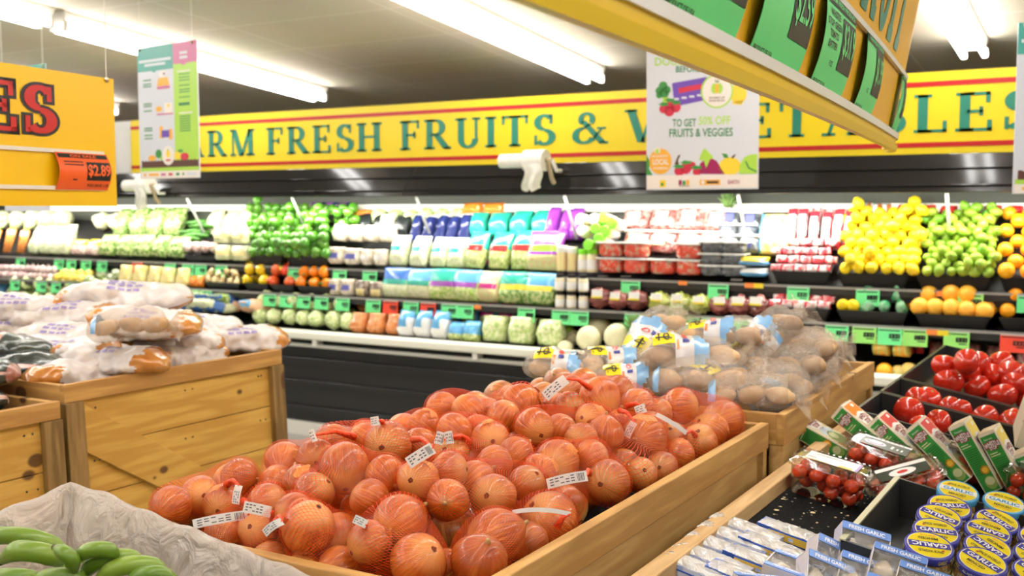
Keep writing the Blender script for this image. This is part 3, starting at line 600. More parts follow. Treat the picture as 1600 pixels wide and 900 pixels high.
    def pineapple(label, loc, rot, s=1):
        o = thing('pineapple', label, 'pineapple', loc, rot, scale=s)
        ob('fruit', MB().ball((0, 0, .1), (.06, .06, .1), 16, 0, blob(3, 60, 30, .1)).mesh('fruit', pine_skin, True), o)
        cm = MB()
        for i in range(26):
            a, k = i * 2.4, i / 26; r = .03 * (1 - k); L = .06 + .08 * (1 - abs(k - .5)); o_ = .075 * (1 - k) + .012
            p = [(math.cos(a) * (r + o_ * f ** 1.6), math.sin(a) * (r + o_ * f ** 1.6), .19 + k * .03 + L * f * (1.1 - .35 * f * (1 - k))) for f in (0, .35, .7, 1)]
            cm.tube(p, [.012, .011, .007, .001], 5)
        ob('crown', cm.mesh('crown', leaf, True), o)
    pineapple('pineapple with a spiky green crown showing above the berry boxes', (X(1137, 5.85, 330), 5.85, 1.385), (0, 0, 0), .62)
    # red and white bags, citrus
    tray(1203, 1303, 5.515, 5.66, zt, .075, 'black tray of red and white bags on the upper shelf')
    tray(1305, 1425, 5.515, 5.66, zt, .075, 'black tray under the yellow lemons on the upper shelf')
    tray(1427, 1556, 5.515, 5.66, zt, .075, 'black tray under the green limes on the upper shelf')
    tray(1558, 1680, 5.515, 5.66, zt, .075, 'black tray under the oranges on the upper shelf')
    RW = mat('red_white_mix', (.85, .78, .76), .22, (.62, .06, .08), 24, .42, .58, coat=.8)
    row('radish_bag', bag('radish_bag', .1, .22, .07, lambda x, b, f: 1 if b < .2 or b > .85 else (2 if abs(x) < .35 else 0), [RW, mat('radish_red', (.55, .04, .06), .25, coat=.8), WHITEF], 50, .2), 1226, 1330, 6, 'upright white bag with red ends behind the red and white heap', 'bag', 5.72, .0)
    row('pink_radish_bag', bag('pink_radish_bag', .14, .15, .07, lambda x, b, f: 0, [RW], 51, .2), 1238, 1345, 5, 'pink and white bag at the back of the upper shelf', 'bag', 5.84, -.02)
    rb = bag('small_radish_bag', .066, .04, .045, lambda x, b, f: 1 if abs(x) > .75 else 0, [RW, mat('radish_red', (.5, .02, .03), .25)], 52, .25, crimp=.5, rows=6)
    spots = []
    for k in range(4):
        for i in range(5):
            y = 5.54 + k * .05; spots.append(((X(1213 + (k % 2) * 9 + i * 19, y), y, 1.165 + k * .044), (random.uniform(-.1, .1), random.uniform(-.15, .15), random.uniform(-.2, .2)), 1))
    many(ob('small_radish_bag', rb), spots, 'small red and white bag heaped in the black tray beside the lemons', 'bag', 'red and white bags in the upper tray')
    many(ob('lemon', ball_mesh('lemon', (.031, .031, .034), LEMON, 14, lemon_fn)), heap(1312, 1440, 5.53, 1.17, 5.87, 1.45, .063, extra=.35), 'yellow lemon in the heap beside the limes', 'lemon', 'lemons on the upper shelf')
    many(ob('lime', ball_mesh('lime', (.025, .025, .028), LIME, 12, lemon_fn)), heap(1440, 1556, 5.53, 1.17, 5.87, 1.44, .052, extra=.3), 'green lime in the heap between the lemons and the oranges', 'lime', 'limes on the upper shelf')
    many(ob('orange', ball_mesh('orange', .037, ORANGE, 14)), heap(1560, 1690, 5.53, 1.17, 5.87, 1.44, .075, extra=.2), 'orange in the heap at the end beside the limes', 'orange', 'oranges on the upper shelf')
    row('cabbage_head', MB().ball((0, 0, .07), .075, 16, 0, blob(61, 16, 6, .15)).mesh('cabbage_head', ICEBERG, True), 580, 725, 6, 'pale green cabbage head at the back under the white rail', 'cabbage', 5.87, -.04)
    row('orange_pouch', bag('orange_pouch', .2, .07, .1, lambda x, b, f: 0, [ORANF], 62, .2), 545, 580, 1, 'small orange pouch at the back behind the black net bags', 'bag', 5.87, .02)
    row('orange_pouch_long', bag('orange_pouch_long', .24, .08, .1, lambda x, b, f: 0, [ORANF], 63, .2), 724, 786, 2, 'orange pouch at the back above the teal salads', 'bag', 5.88, .045)
    row('violet_pouch', bag('violet_pouch', .16, .08, .09, lambda x, b, f: 1 if abs(x) < .5 else 0, [NAVY, PURP], 64, .3), 486, 545, 3, 'violet blue pouch at the back behind the green peppers', 'bag', 5.89, .045)
    row('mixed_pouch', bag('mixed_pouch', .13, .07, .08, lambda x, b, f: 1 if x > .2 else (2 if x < -.4 else 0), [WHITEF, ORANF, BLUEF], 65, .2), 1342, 1390, 3, 'small blue white and orange pouch behind the lemons', 'bag', 5.88, .045)
    row('red_pouch', bag('red_pouch', .14, .06, .08, lambda x, b, f: 0, [REDF], 66, .2), 1395, 1600, 6, 'red pouch at the back behind the limes and lemons', 'bag', 5.90, .03)
    # dip bowls with pale lids leaning behind the berries
    row('melon', MB().ball((0, 0, .06), .075, 16).mesh('melon', MELON, True), 1040, 1118, 3, 'pale yellow melon behind the berry boxes', 'melon', 5.87, -.03)
shelf_top()

# ------------------------------------------------------------------ middle shelf
def shelf_mid():
    y0, y1 = 5.47, 5.62; B = lambda y: zm(y) + .004
    def row(name, me, u0, u1, n, base, cat, y=y0, dz=0, lean=-.2, **k):
        many(ob(name, me), cols(u0, u1, n, y, B(y) + dz, lean=lean, **k), base, cat, base + ' row', None, True)
    sh = mat('shallot_skin', (.50, .28, .30), .35, (.80, .68, .62), 16, var=.15); ga = mat('garlic_skin', (.82, .76, .66), .45, (.6, .48, .42), 14, var=.1)
    many(ob('shallot', ball_mesh('shallot', .03, sh, 12, lemon_fn)), flat_heap(-10, 92, 5.42, 5.6, zm, .06, 2), 'small pink and white shallot on the middle shelf end', 'shallot', 'shallots on the middle shelf')
    many(ob('garlic_bulb', ball_mesh('garlic_bulb', .03, ga, 12, lambda d: 1 + .3 * max(0, d.z - .8))), flat_heap(26, 92, 5.5, 5.65, lambda y: zm(y) + .06, .062, 1), 'pale garlic bulb behind the shallots on the middle shelf', 'garlic', 'garlic bulbs on the middle shelf')
    many(ob('yellow_squash', MB().tube([(-.07, 0, 0), (-.03, 0, .005), (.03, 0, 0), (.075, 0, .01)], [.022, .03, .024, .01], 12).mesh('yellow_squash', fruit_mat('squash_skin', (.86, .62, .05), (.90, .75, .25)), True)), [((X(100 + (i % 4) * 12, 5.46), 5.44 + (i // 4) * .06, B(5.46) + .03 + .03 * (i // 4)), (0, 0, random.uniform(-.3, .3) + PI / 2), 1) for i in range(8)], 'yellow squash lying next to the corn packs', 'squash', 'yellow squash on the middle shelf')
    many(ob('squash_bag', MB().ball((0, 0, .04), .05, 12, 0, blob(71, 14, 8, .2)).mesh('squash_bag', green_mix('sprout_green', (.22, .34, .08), (.75, .76, .6)), True)), flat_heap(144, 186, 5.43, 5.62, lambda y: zm(y) - .03, .07, 2), 'green and white wrapped vegetable left of the corn packs', 'vegetable', 'wrapped green vegetables on the middle shelf')
    CORN = mat('corn_kernels', (.88, .68, .16), .3, (.88, .80, .45), 50, coat=.8, bump=.6, bscale=80)
    row('corn_pack', bag('corn_pack', .15, .135, .09, lambda x, b, f: 1 if x < -.7 else 0, [CORN, PALE], 72, .05, crimp=.8, foot=.9), 186, 296, 5, 'wrapped pack of yellow corn ears on the middle shelf', 'corn pack', yaw=.05)
    row('tamarind_pack', bag('tamarind_pack', .08, .09, .06, lambda x, b, f: 0, [ORANF], 73, .2), 296, 320, 2, 'small orange pack beside the corn', 'pack')
    tray(318, 377, 5.42, 5.6, zm, .055, 'black tray of knobbly ginger on the middle shelf')
    many(ob('ginger_root', MB().ball((0, 0, 0), (.05, .03, .025), 12, 0, blob(74, 9, 6, .4)).mesh('ginger_root', GINGER, True)), flat_heap(320, 376, 5.43, 5.55, lambda y: zm(y) + .03, .06, 2), 'knobbly tan ginger root in the black tray', 'ginger', 'ginger roots')
    for m, nm, col, u0, u1 in ((YPEP, 'yellow_pepper', 'yellow', 380, 420), (RPEP, 'red_pepper', 'red', 421, 461), (OPEP, 'orange_pepper', 'orange', 463, 518)):
        tray(u0 - 1, u1 + 1, 5.42, 5.6, zm, .06, 'black tray under the %s bell peppers' % col)
        peppers(m, nm, '%s bell pepper on the middle shelf' % col, '%s bell peppers' % col, flat_heap(u0, u1, 5.43, 5.6, lambda y: zm(y) + .035, .078, 2), .082)
    mm = bpy.data.meshes['mushroom_pack']
    row('mushroom_pack', mm, 516, 556, 2, 'mushroom pack with blue label on the middle shelf front', 'mushroom pack', lean=0)
    row('brown_mushroom_pack', bag('brown_mushroom_pack', .11, .1, .09, lambda x, b, f: 1 if f and abs(x) < .6 and b < .5 else 0, [mat('brown_mushroom', (.10, .06, .04), .25, (.5, .42, .34), 30, coat=.8), LYEL], 81, .15, crimp=.75, foot=.85), 556, 602, 2, 'dark brown mushroom pack on the middle shelf front', 'mushroom pack', lean=0)
    row('spare_mushroom_pack', mm, 552, 602, 2, 'white mushroom pack behind the brown mushroom packs', 'mushroom pack', y1, .06, lean=0)
    def salad(nm, u, mats, pick, desc, y=y0, dz=0): row(nm, bag(nm, .2, .185, .09, pick, mats, sum(map(ord, nm)) % 97, .18), u - 20, u + 20, 1, desc, 'salad bag', y, dz)
    bw = lambda x, b, f: 1 if b > .62 else (2 if f and .42 < b < .55 and abs(x) < .7 else 0)
    salad('blue_salad_bag', 618, [PALE, BLUEF, TEALF], bw, 'salad bag with bright blue top beside the mushroom packs')
    salad('slaw_bag', 654, [CREAMV, SKYF, TEALF], bw, 'cream slaw bag under the red price tag on the upper shelf lip')
    salad('green_top_salad_bag', 693, [SALAD, TEALF, PURP], bw, 'salad bag with green top and purple stripe, left of its twin')
    salad('green_purple_salad_bag', 729, [SALAD, SKYF, PURP], bw, 'salad bag with blue top and purple stripe, right of its green twin')
    salad('mixed_salad_bag', 759, [SLAW, PALE, MAG], bw, 'mixed salad bag right of the purple striped salads')
    salad('magenta_salad_bag', 778, [SALAD, MAG, WHITEF], bw, 'magenta topped salad bag standing behind the mixed salad bags', y1, .05)
    salad('teal_spinach_bag', 803, [ROMAINE, TEALF, YELF], bw, 'teal topped bag of dark leaves with a yellow spot')
    salad('cyan_spinach_bag', 843, [ROMAINE, SKYF, YELF], bw, 'cyan topped bag of dark leaves beside the stacked bottles')
    db = MB().lathe([(.028, 0), (.03, .01), (.03, .06), (.026, .075)], 14).mesh('dressing_bottle', mat('dressing_cream', (.80, .72, .52), .3), True, sharp=40)
    dc = MB().lathe([(.024, .075), (.024, .095), (.02, .097)], 14).mesh('cap', BLACK, True, sharp=40); dl = MB().lathe([(.0305, .012), (.0305, .052)], 14).mesh('bottle_label', LWHITE, True, sharp=40)
    for dz, wh in ((0, 'lower'), (.1, 'upper')):
        o = solo('dressing_bottle', db, 'x', 'bottle'); ob('cap', dc, o); ob('bottle_label', dl, o)
        many(o, cols(867, 921, 3, 5.44, B(5.44) + dz, sc=.01, lean=0), 'cream dressing bottle with dark cap in the %s row' % wh, 'bottle', 'dressing bottles')
    ob_sh = MB().span((X(866, 5.44), 5.41, 0), (X(922, 5.44), 5.52, .003)); solo('bottle_divider', ob_sh.mesh('bottle_divider', BLACK), 'thin dark divider between the two rows of dressing bottles', 'divider', (0, 0, B(5.44) + .0975))
    RG = mat('red_grape', (.16, .03, .03), .15, (.42, .14, .12), 18, coat=.8, var=.1); GG = mat('green_grape', (.36, .42, .06), .15, (.62, .66, .22), 18, coat=.8, var=.1)
    def grapes(nm, m, u0, u1, n, desc, y=y0, dz=0):
        o = solo(nm, MB().ball((0, 0, .055), (.075, .05, .06), 26, 0, blob(sum(map(ord, nm)), 70, 60, .22)).mesh(nm, m, True), 'x', 'grapes')
        ob('bag_label', MB().box((0, -.048, .082), (.06, .012, .035)).mesh('bag_label', [LWHITE]), o, rot=(0, 0, 0)); ob('label_stripe', MB().box((0, -.05, .06), (.06, .012, .01)).mesh('label_stripe', [YELF]), o)
        many(o, cols(u0, u1, n, y, B(y) + dz, lean=-.1), desc, 'grapes', desc + ' row')
    grapes('red_grape_bag', RG, 922, 1012, 3, 'bag of dark red grapes right of the dressing bottles')
    grapes('raised_grape_bag', RG, 930, 1000, 2, 'bag of dark red grapes raised behind the front grapes', y1, .05)
    grapes('green_grape_bag', GG, 1012, 1112, 3, 'bag of green grapes between the red grape bags')
    grapes('shaded_green_grape_bag', GG, 1050, 1105, 2, 'bag of green grapes in the shade behind the others', y1 + .05, .05)
    grapes('black_grape_bag', RG, 1110, 1202, 3, 'bag of dark red grapes left of the red and white bags')
    grapes('shaded_grape_bag', RG, 1140, 1195, 2, 'bag of dark red grapes in the shade beside the black tray', y1, .055)
    tray(1203, 1303, 5.42, 5.6, zm, .07, 'black tray of red and white bags on the middle shelf')
    tray(1305, 1425, 5.42, 5.6, zm, .07, 'black tray of green net bags on the middle shelf')
    tray(1427, 1556, 5.42, 5.6, zm, .07, 'black tray of grapefruit on the middle shelf')
    tray(1558, 1690, 5.42, 5.6, zm, .07, 'black tray of oranges on the middle shelf')
    rb = bpy.data.meshes['small_radish_bag']
    many(ob('small_radish_bag', rb), [((X(1213 + (i % 5) * 19 + 6 * (i // 5 % 2), 5.46 + .052 * (i // 5)), 5.46 + .052 * (i // 5), B(5.45) + .06 + .026 * (i // 5)), (random.uniform(-.1, .1), random.uniform(-.2, .2), random.uniform(-.2, .2)), 1) for i in range(15)], 'small red and white bag in the middle shelf tray', 'bag', 'red and white bags in the middle tray')
    many(ob('lemon', bpy.data.meshes['lemon']), [((X(u, 5.45), 5.45, B(5.45) + .085), (1, 0, 0), 1.05) for u in (1319, 1334)], 'yellow lemon beside the green net bags', 'lemon', 'two lemons on the middle shelf')
    GN = mat('green_net', (.02, .36, .13), .25, (.35, .62, .38), 22, coat=.6, bump=.6, bscale=50)
    many(ob('green_net_bag', MB().ball((0, 0, 0), (.05, .04, .032), 14, 0, blob(84, 12, 8, .25)).mesh('green_net_bag', GN, True)), flat_heap(1342, 1424, 5.43, 5.56, lambda y: zm(y) + .045, .07, 2), 'shiny green net bag in the tray left of the grapefruit', 'bag', 'green net bags')
    many(ob('grapefruit', ball_mesh('grapefruit', .045, GRAPEF, 16)), [((X(u, y), y, z), tuple(random.uniform(0, 6) for _ in range(3)), 1) for u, y, z in [(1439, 5.46, 1.02), (1463, 5.46, 1.02), (1488, 5.46, 1.02), (1513, 5.46, 1.015), (1540, 5.46, 1.012), (1453, 5.52, 1.075), (1487, 5.51, 1.085), (1513, 5.51, 1.085), (1430, 5.56, 1.03), (1550, 5.55, 1.03), (1530, 5.56, 1.04)]], 'yellow orange grapefruit in the black tray under the limes', 'grapefruit', 'grapefruit on the middle shelf')
    many(ob('orange', bpy.data.meshes['orange']), flat_heap(1562, 1680, 5.43, 5.55, lambda y: zm(y) + .05, .078, 2), 'orange in the black tray at the end of the middle shelf', 'orange', 'oranges on the middle shelf')
shelf_mid()

# ------------------------------------------------------------------ bottom deck
def deck():
    y0, y1 = 5.36, 5.55; B = lambda y: zd(y) + .004
    def row(name, me, u0, u1, n, base, cat, y=y0, dz=0, lean=-.2, **k):
        many(ob(name, me), cols(u0, u1, n, y, B(y) + dz, lean=lean, **k), base, cat, base + ' row', None, True)
    row('blue_pack', bag('blue_pack', .2, .16, .1, lambda x, b, f: 0, [SKYF], 90, .2), -20, 14, 1, 'bright blue pack at the far end of the bottom deck', 'bag', y1)
    many(ob('iceberg_head', MB().ball((0, 0, 0), .064, 18, 0, blob(91, 14, 5, .14)).mesh('iceberg_head', ICEBERG, True)), flat_heap(14, 168, 5.33, 5.62, lambda y: zd(y) + .004, .130, 2), 'pale green iceberg head in the heap behind the white potato bags', 'lettuce', 'iceberg heads on the bottom deck')
    row('celery_pack', bag('celery_pack', .11, .26, .09, lambda x, b, f: 1 if .25 < b < .6 or b > .9 else 0, [ROMAINE, BLUEF], 92, .2), 286, 384, 4, 'celery in a blue and clear sleeve lying on the bottom deck', 'celery', y1 - .05, .085, lean=1.2, yaw=.9)
    row('celery_sleeve', bag('celery_sleeve', .11, .24, .08, lambda x, b, f: 1 if .3 < b < .7 else 0, [PALE, BLUEF], 93, .2), 296, 374, 4, 'celery in a blue sleeve lying in front on the bottom deck', 'celery', y0 + .06, .085, lean=1.3, yaw=.9)
    row('carrot_bag', bag('carrot_bag', .13, .2, .09, lambda x, b, f: 1 if b > .85 else 0, [mat('pale_carrot', (.86, .45, .25), .25, (.85, .62, .45), 22, coat=.8), SKYF], 94, .25), 368, 428, 4, 'bag of pale orange carrots lying beside the lettuces', 'carrots', y0 + .1, .085, lean=1.25, yaw=.7)
    many(ob('lettuce_head', MB().ball((0, 0, 0), .062, 18, 0, blob(95, 18, 6, .2)).mesh('lettuce_head', ICEBERG, True)), flat_heap(396, 556, 5.33, 5.60, lambda y: zd(y) + .003, .122, 2), 'wrapped green lettuce on the bottom deck left of the carrots', 'lettuce', 'lettuces on the bottom deck')
    row('carrot_sack', bag('carrot_sack', .2, .13, .13, lambda x, b, f: 0, [mat('carrot_sack_orange', (.55, .16, .04), .25, (.75, .32, .12), 26, coat=.6)], 96, .25, crimp=.6), 546, 632, 3, 'bag of brownish orange carrots on the bottom deck', 'carrots')
    row('bright_carrot_sack', bag('bright_carrot_sack', .2, .12, .13, lambda x, b, f: 0, [ORANGEV], 97, .25, crimp=.6), 560, 640, 2, 'bag of bright orange carrots behind the brownish ones', 'carrots', y1, .08)
    row('blue_vegetable_bag', bag('blue_vegetable_bag', .18, .17, .13, lambda x, b, f: 1 if (b > .3 and x < .1) or b > .7 else 0, [WHITEF, SKYF], 98, .3), 622, 702, 3, 'blue and white vegetable bag on the bottom deck', 'bag')
    row('blue_green_bag', bag('blue_green_bag', .18, .12, .13, lambda x, b, f: 1 if b > .3 else 0, [SALAD, SKYF], 99, .3), 700, 752, 2, 'blue bag with green contents below the magenta bags', 'bag', y0 - .01)
    row('magenta_bag', bag('magenta_bag', .19, .14, .13, lambda x, b, f: 1 if x > .5 else (2 if b < .3 else 0), [MAG, SKYF, SALAD], 100, .3), 695, 808, 4, 'magenta bag of vegetables heaped on the bottom deck', 'bag', y1 - .05, .07, yaw=.25)
    row('wrapped_lettuce', bag('wrapped_lettuce', .19, .15, .14, lambda x, b, f: 0, [ICEBERG], 101, .25, crimp=.55, foot=.7), 752, 880, 3, 'clear wrapped pale lettuce left of the honeydew melons', 'lettuce', y0 + .02, yaw=.2)
    many(ob('lime', bpy.data.meshes['lime']), [((X(887, 5.5), 5.5, B(5.5) + .05), (0, 0, 0), 2.0)], 'single bright green fruit beside the honeydew melons', 'fruit', None)
    hd = [((942, 528), 5.40, .075), ((918, 515), 5.52, .075), ((924, 532), 5.36, .078), ((961, 530), 5.38, .076), ((822 + 55, 542), 5.30, .06), ((938, 548), 5.30, .06), ((905, 545), 5.34, .055), ((985, 545), 5.33, .06)]
    many(ob('honeydew', ball_mesh('honeydew', 1, MELON, 24)), [(tuple(at_y(u, v, y)), (random.random(), random.random(), 0), r) for (u, v), y, r in [((921, 529), 5.37, .074), ((935, 513), 5.50, .074), ((964, 526), 5.37, .074), ((883, 546), 5.35, .052), ((893, 528), 5.50, .052), ((1000, 545), 5.40, .052)]], 'round pale honeydew melon in the pile on the bottom deck', 'melon', 'honeydew melons', False)
    for u, y, s, d in ((990, 5.345, .68, 'pineapple with a green crown just right of the honeydew melons'), (1056, 5.345, .86, 'pineapple with a tall crown showing above the potato bags')):
        o = dup(bpy.data.objects['pineapple'], (X(u, y, 510), y, .692), (0, 0, u), s, d)
    row('orange_sack', bag('orange_sack', .2, .15, .12, lambda x, b, f: 1 if b > .5 and f else 0, [mat('citrus_mix', (.88, .36, .03), .25, (.5, .6, .15), 18, coat=.8), mat('red_white_print', (.75, .08, .04), .25, (.85, .82, .75), 24, coat=.8)], 104, .25), 1362, 1432, 2, 'bag of citrus with red print on the bottom deck', 'bag', y0 + .08, .06)
    for u, v, m, d in ((1382, 580, 'orange', 'loose orange below the citrus bags on the bottom deck'), ):
        many(ob('loose_orange', bpy.data.meshes['orange']), [(tuple(at_y(u, v, 5.36)), (0, 0, 0), 1.1)], d, 'orange', None)
    ap = fruit_mat('pear_skin', (.62, .60, .18), (.75, .45, .12))
    many(ob('pear', ball_mesh('pear', .04, ap, 14, lambda d: 1 - .12 * d.z)), [(tuple(at_y(u, v, 5.38)), (.4, 0, 0), 1) for u, v in ((1404, 582), (1420, 578))], 'yellow green pear beside the loose orange', 'pear', 'pears on the bottom deck')
    row('red_pack', bag('red_pack', .12, .12, .1, lambda x, b, f: 0, [REDF], 106, .3), 1405, 1450, 3, 'dark red pack at the back of the bottom deck', 'bag', y1, .05)
    row('dark_red_pack', bag('dark_red_pack', .2, .12, .1, lambda x, b, f: 0, [BERRY], 107, .3), 1450, 1680, 5, 'dark red pack in the shade behind the tomatoes', 'bag', y1, .0)
deck()

# ------------------------------------------------------------------ price tags on the shelf lips, rods, bag rolls
def tags():
    G = mat('tag_green', (.16, .80, .30), .5); R = mat('tag_red', (.78, .06, .03), .5); Gs = mat('tag_lime', (.30, .72, .16), .5); O = mat('sticker_orange', (.85, .25, .05), .5)
    def tag_mesh(m, w=.115, h=.085):
        b = MB().box((0, 0, -h / 2), (w, .003, h)); b2 = lambda x0, z0, x1, z1, k: b.span((x0 * w, -.0022, z0 * h), (x1 * w, -.0017, z1 * h), k)
        b2(-.02, -.62, .42, -.36, 1); b2(.1, -.74, .40, -.68, 1); b2(-.44, -.2, .40, -.14, 1); b2(-.5, -.08, .5, 0, 2); b2(.06, -.56, .12, -.42, 0); b2(.2, -.56, .26, -.42, 0); b2(.32, -.56, .37, -.42, 0)
        return b.mesh('price_tag', [m, DARKTXT, mat('tag_holder', (.45, .48, .45), .2)])
    me = {'g': tag_mesh(G), 'r': tag_mesh(R), 'l': tag_mesh(Gs)}
    import collections
    def lip(us, y, z, shelf):
        for i, (u, c) in enumerate(us):
            col = {'g': 'green', 'r': 'red', 'l': 'lime green'}[c]
            same = [q for q, cc in us if cc == c]; k = same.index(u)
            names = 'first second third fourth fifth sixth seventh eighth ninth tenth eleventh twelfth thirteenth fourteenth fifteenth sixteenth seventeenth eighteenth nineteenth twentieth'.split() + ['twenty-' + q for q in 'first second third fourth fifth sixth seventh eighth ninth'.split()]
            solo('price_tag', me[c], '%s %s price tag from the left hanging on the %s shelf lip' % (names[k] if len(same) > 1 else 'only', col, shelf), 'price tag', (X(u, y), y, z), (rad(-6), 0, random.uniform(-.03, .03)), group='%s price tags on the %s shelf' % (col, shelf))
    lip([(33, 'g'), (93, 'g'), (112, 'g'), (135, 'g'), (160, 'g'), (215, 'r'), (266, 'g'), (294, 'g'), (314, 'g'), (346, 'g'), (460, 'g'), (531, 'g'), (578, 'g'), (655, 'r'), (753, 'g'), (847, 'g'), (986, 'g'), (1123, 'g'), (1248, 'g'), (1357, 'g'), (1518, 'l'), (1612, 'g')], 5.487, 1.094, 'upper')
    lip([(23, 'g'), (64, 'g'), (87, 'g'), (114, 'g'), (153, 'g'), (174, 'g'), (300, 'g'), (321, 'g'), (421, 'g'), (447, 'g'), (474, 'g'), (502, 'g'), (535, 'g'), (583, 'g'), (610, 'r'), (642, 'g'), (669, 'r'), (702, 'g'), (727, 'g'), (823, 'g'), (877, 'g'), (906, 'g'), (992, 'g'), (1078, 'g'), (1114, 'g'), (1161, 'g'), (1310, 'g'), (1353, 'l'), (1393, 'g'), (1433, 'l'), (1498, 'l'), (1588, 'r')], 5.385, .918, 'middle')
    st = MB().box((0, 0, 0), (.05, .003, .022)).mesh('shelf_sticker', O); st2 = MB().box((-.02, 0, 0), (.05, .003, .025), 0).box((.03, 0, 0), (.05, .003, .025), 1).mesh('shelf_sticker', [O, YELF])
    for u, y, z, m, d in ((1067, 5.484, 1.09, st, 'small orange and white sticker on the upper shelf lip'), (1177, 5.484, 1.09, st2, 'orange and yellow sticker on the upper lip left of the lemons'), (1480, 5.484, 1.085, st2, 'orange and yellow sticker on the upper lip under the limes'), (1466, 5.383, .905, st2, 'orange and yellow sticker on the middle lip under the grapefruit'), (746, 5.383, .905, st, 'small orange sticker on the middle lip under the salads'), (436, 5.484, 1.088, st2, 'orange and yellow sticker on the upper lip under the peppers')):
        solo('shelf_sticker', m, d, 'sticker', (X(u, y), y, z))
    rod = MB().tube([(0, 0, 0), (0, .16, -.26)], .009, 8).mesh('hanging_rod', mat('grey_rod', (.45, .45, .42), .3, metal=.3), True, sharp=40)
    for u, d in ((292, 'over the romaine'), (456, 'over the green peppers'), (650, 'over the navy bags'), (882, 'over the purple bags'), (1153, 'beside the pineapple'), (1479, 'in front of the limes')):
        solo('hanging_rod', rod, 'slim grey rod slanting down from the canopy %s' % d, 'rod', (X(u, 5.58, 310), 5.58, 1.575), group='slanting rods under the canopy')
    def roll(u0, u1, v, label, droop=True):
        a, b = at_y(u0, v, 5.40), at_y(u1, v, 5.40); L = b.x - a.x; pm = mat('roll_plastic', (.82, .82, .74), .3, (.9, .9, .84), 30, sss=0)
        t = thing('produce_bag_roll', label, 'bag roll', (a.x, 5.40, a.z))
        MB().tube([(0, 0, 0), (L * .55, 0, 0)], .042, 16).build('roll', pm, t, True, sharp=40)
        MB().tube([(L * .52, 0, 0), (L * .94, 0, 0)], .062, 16).build('loose_roll', pm, t, True, sharp=40)
        h = MB(); h.tube([(L * .98, 0, 0), (L * 1.0, .03, -.10), (L * 1.0, .06, -.13)], .013, 8); h.tube([(L * .9, 0, 0), (L * 1.06, 0, 0)], .014, 8)
        h.build('bracket', mat('bracket_tan', (.45, .36, .22), .4), t, True, sharp=40)
        h = MB(); h.tube([(L * 1.06, 0, 0), (L * 1.1, .03, -.06), (L * 1.1, .085, -.06)], .012, 6); h.build('wire_arm', WHITE, t, True)
        g = lambda p, q: (L * (.54 + .36 * p) + .02 * math.sin(5 * q), -.064 * math.cos(q * 1.2) + .03 * q * math.sin(7 * p), -.02 - .15 * q - (.012 * math.sin(11 * p) if q > .8 else 0))
        MB().grid(g, 10, 10).build('hanging_sheet', pm, t, True)
    roll(783, 858, 252, 'white plastic bag roll on a bracket in front of the yellow fascia')
    roll(196, 238, 290, 'white plastic bag roll partly hidden behind the narrow poster')
tags()
# ------------------------------------------------------------------ wooden produce crates
PINE = (.66, .43, .10); PINED = (.50, .28, .05)
W_SIDE = wood('pine_plank', PINED, PINE, 1); W_RIM = wood('rim_board', (.42, .22, .06), (.64, .38, .12), 1, True); W_RIMX = wood('rim_board_cross', (.42, .22, .06), (.64, .38, .12), 0, True)
W_POST = wood('weathered_post', (.17, .10, .03), (.36, .23, .08), 2, True)
W_PLY = wood('plywood_panel', (.48, .27, .08), (.66, .42, .15), 1, False); W_RAIL = wood('display_rail_wood', (.50, .29, .11), (.72, .48, .22), 1, False)
MATM = mat('black_grip_mat', (.012, .012, .013), .75, bump=1, bscale=220)
def mat_speck():
    m, t, b, N, L = nt('speckled_black_mat'); b.inputs['Roughness'].default_value = .8; b.inputs['Specular IOR Level'].default_value = .15
    tc = N('ShaderNodeTexCoord'); vo = N('ShaderNodeTexVoronoi'); vo.inputs['Scale'].default_value = 90; L(tc.outputs['Object'], vo.inputs['Vector'])
    n = N('ShaderNodeTexNoise'); n.inputs['Scale'].default_value = 300; L(tc.outputs['Object'], n.inputs['Vector'])
    sp = N('ShaderNodeSeparateColor'); L(vo.outputs['Color'], sp.inputs[0])
    gt = N('ShaderNodeMath'); gt.operation = 'GREATER_THAN'; gt.inputs[1].default_value = .82; L(sp.outputs[0], gt.inputs[0])
    lt = N('ShaderNodeMath'); lt.operation = 'LESS_THAN'; lt.inputs[1].default_value = .24; L(vo.outputs['Distance'], lt.inputs[0])
    mu = N('ShaderNodeMath'); mu.operation = 'MULTIPLY'; L(gt.outputs[0], mu.inputs[0]); L(lt.outputs[0], mu.inputs[1])
    mx = N('ShaderNodeMix'); mx.data_type = 'RGBA'; L(mu.outputs[0], mx.inputs[0]); mx.inputs[6].default_value = (.006, .006, .006, 1); mx.inputs[7].default_value = (.35, .32, .27, 1); L(mx.outputs[2], b.inputs['Base Color'])
    bp = N('ShaderNodeBump'); bp.inputs['Strength'].default_value = 1; bp.inputs['Distance'].default_value = .01; L(n.outputs['Fac'], bp.inputs['Height']); L(bp.outputs[0], b.inputs['Normal']); return m
SPECK = mat_speck()
def shift(mb, c): mb.v = [(a - c[0], b - c[1], e - c[2]) for a, b, e in mb.v]; return mb
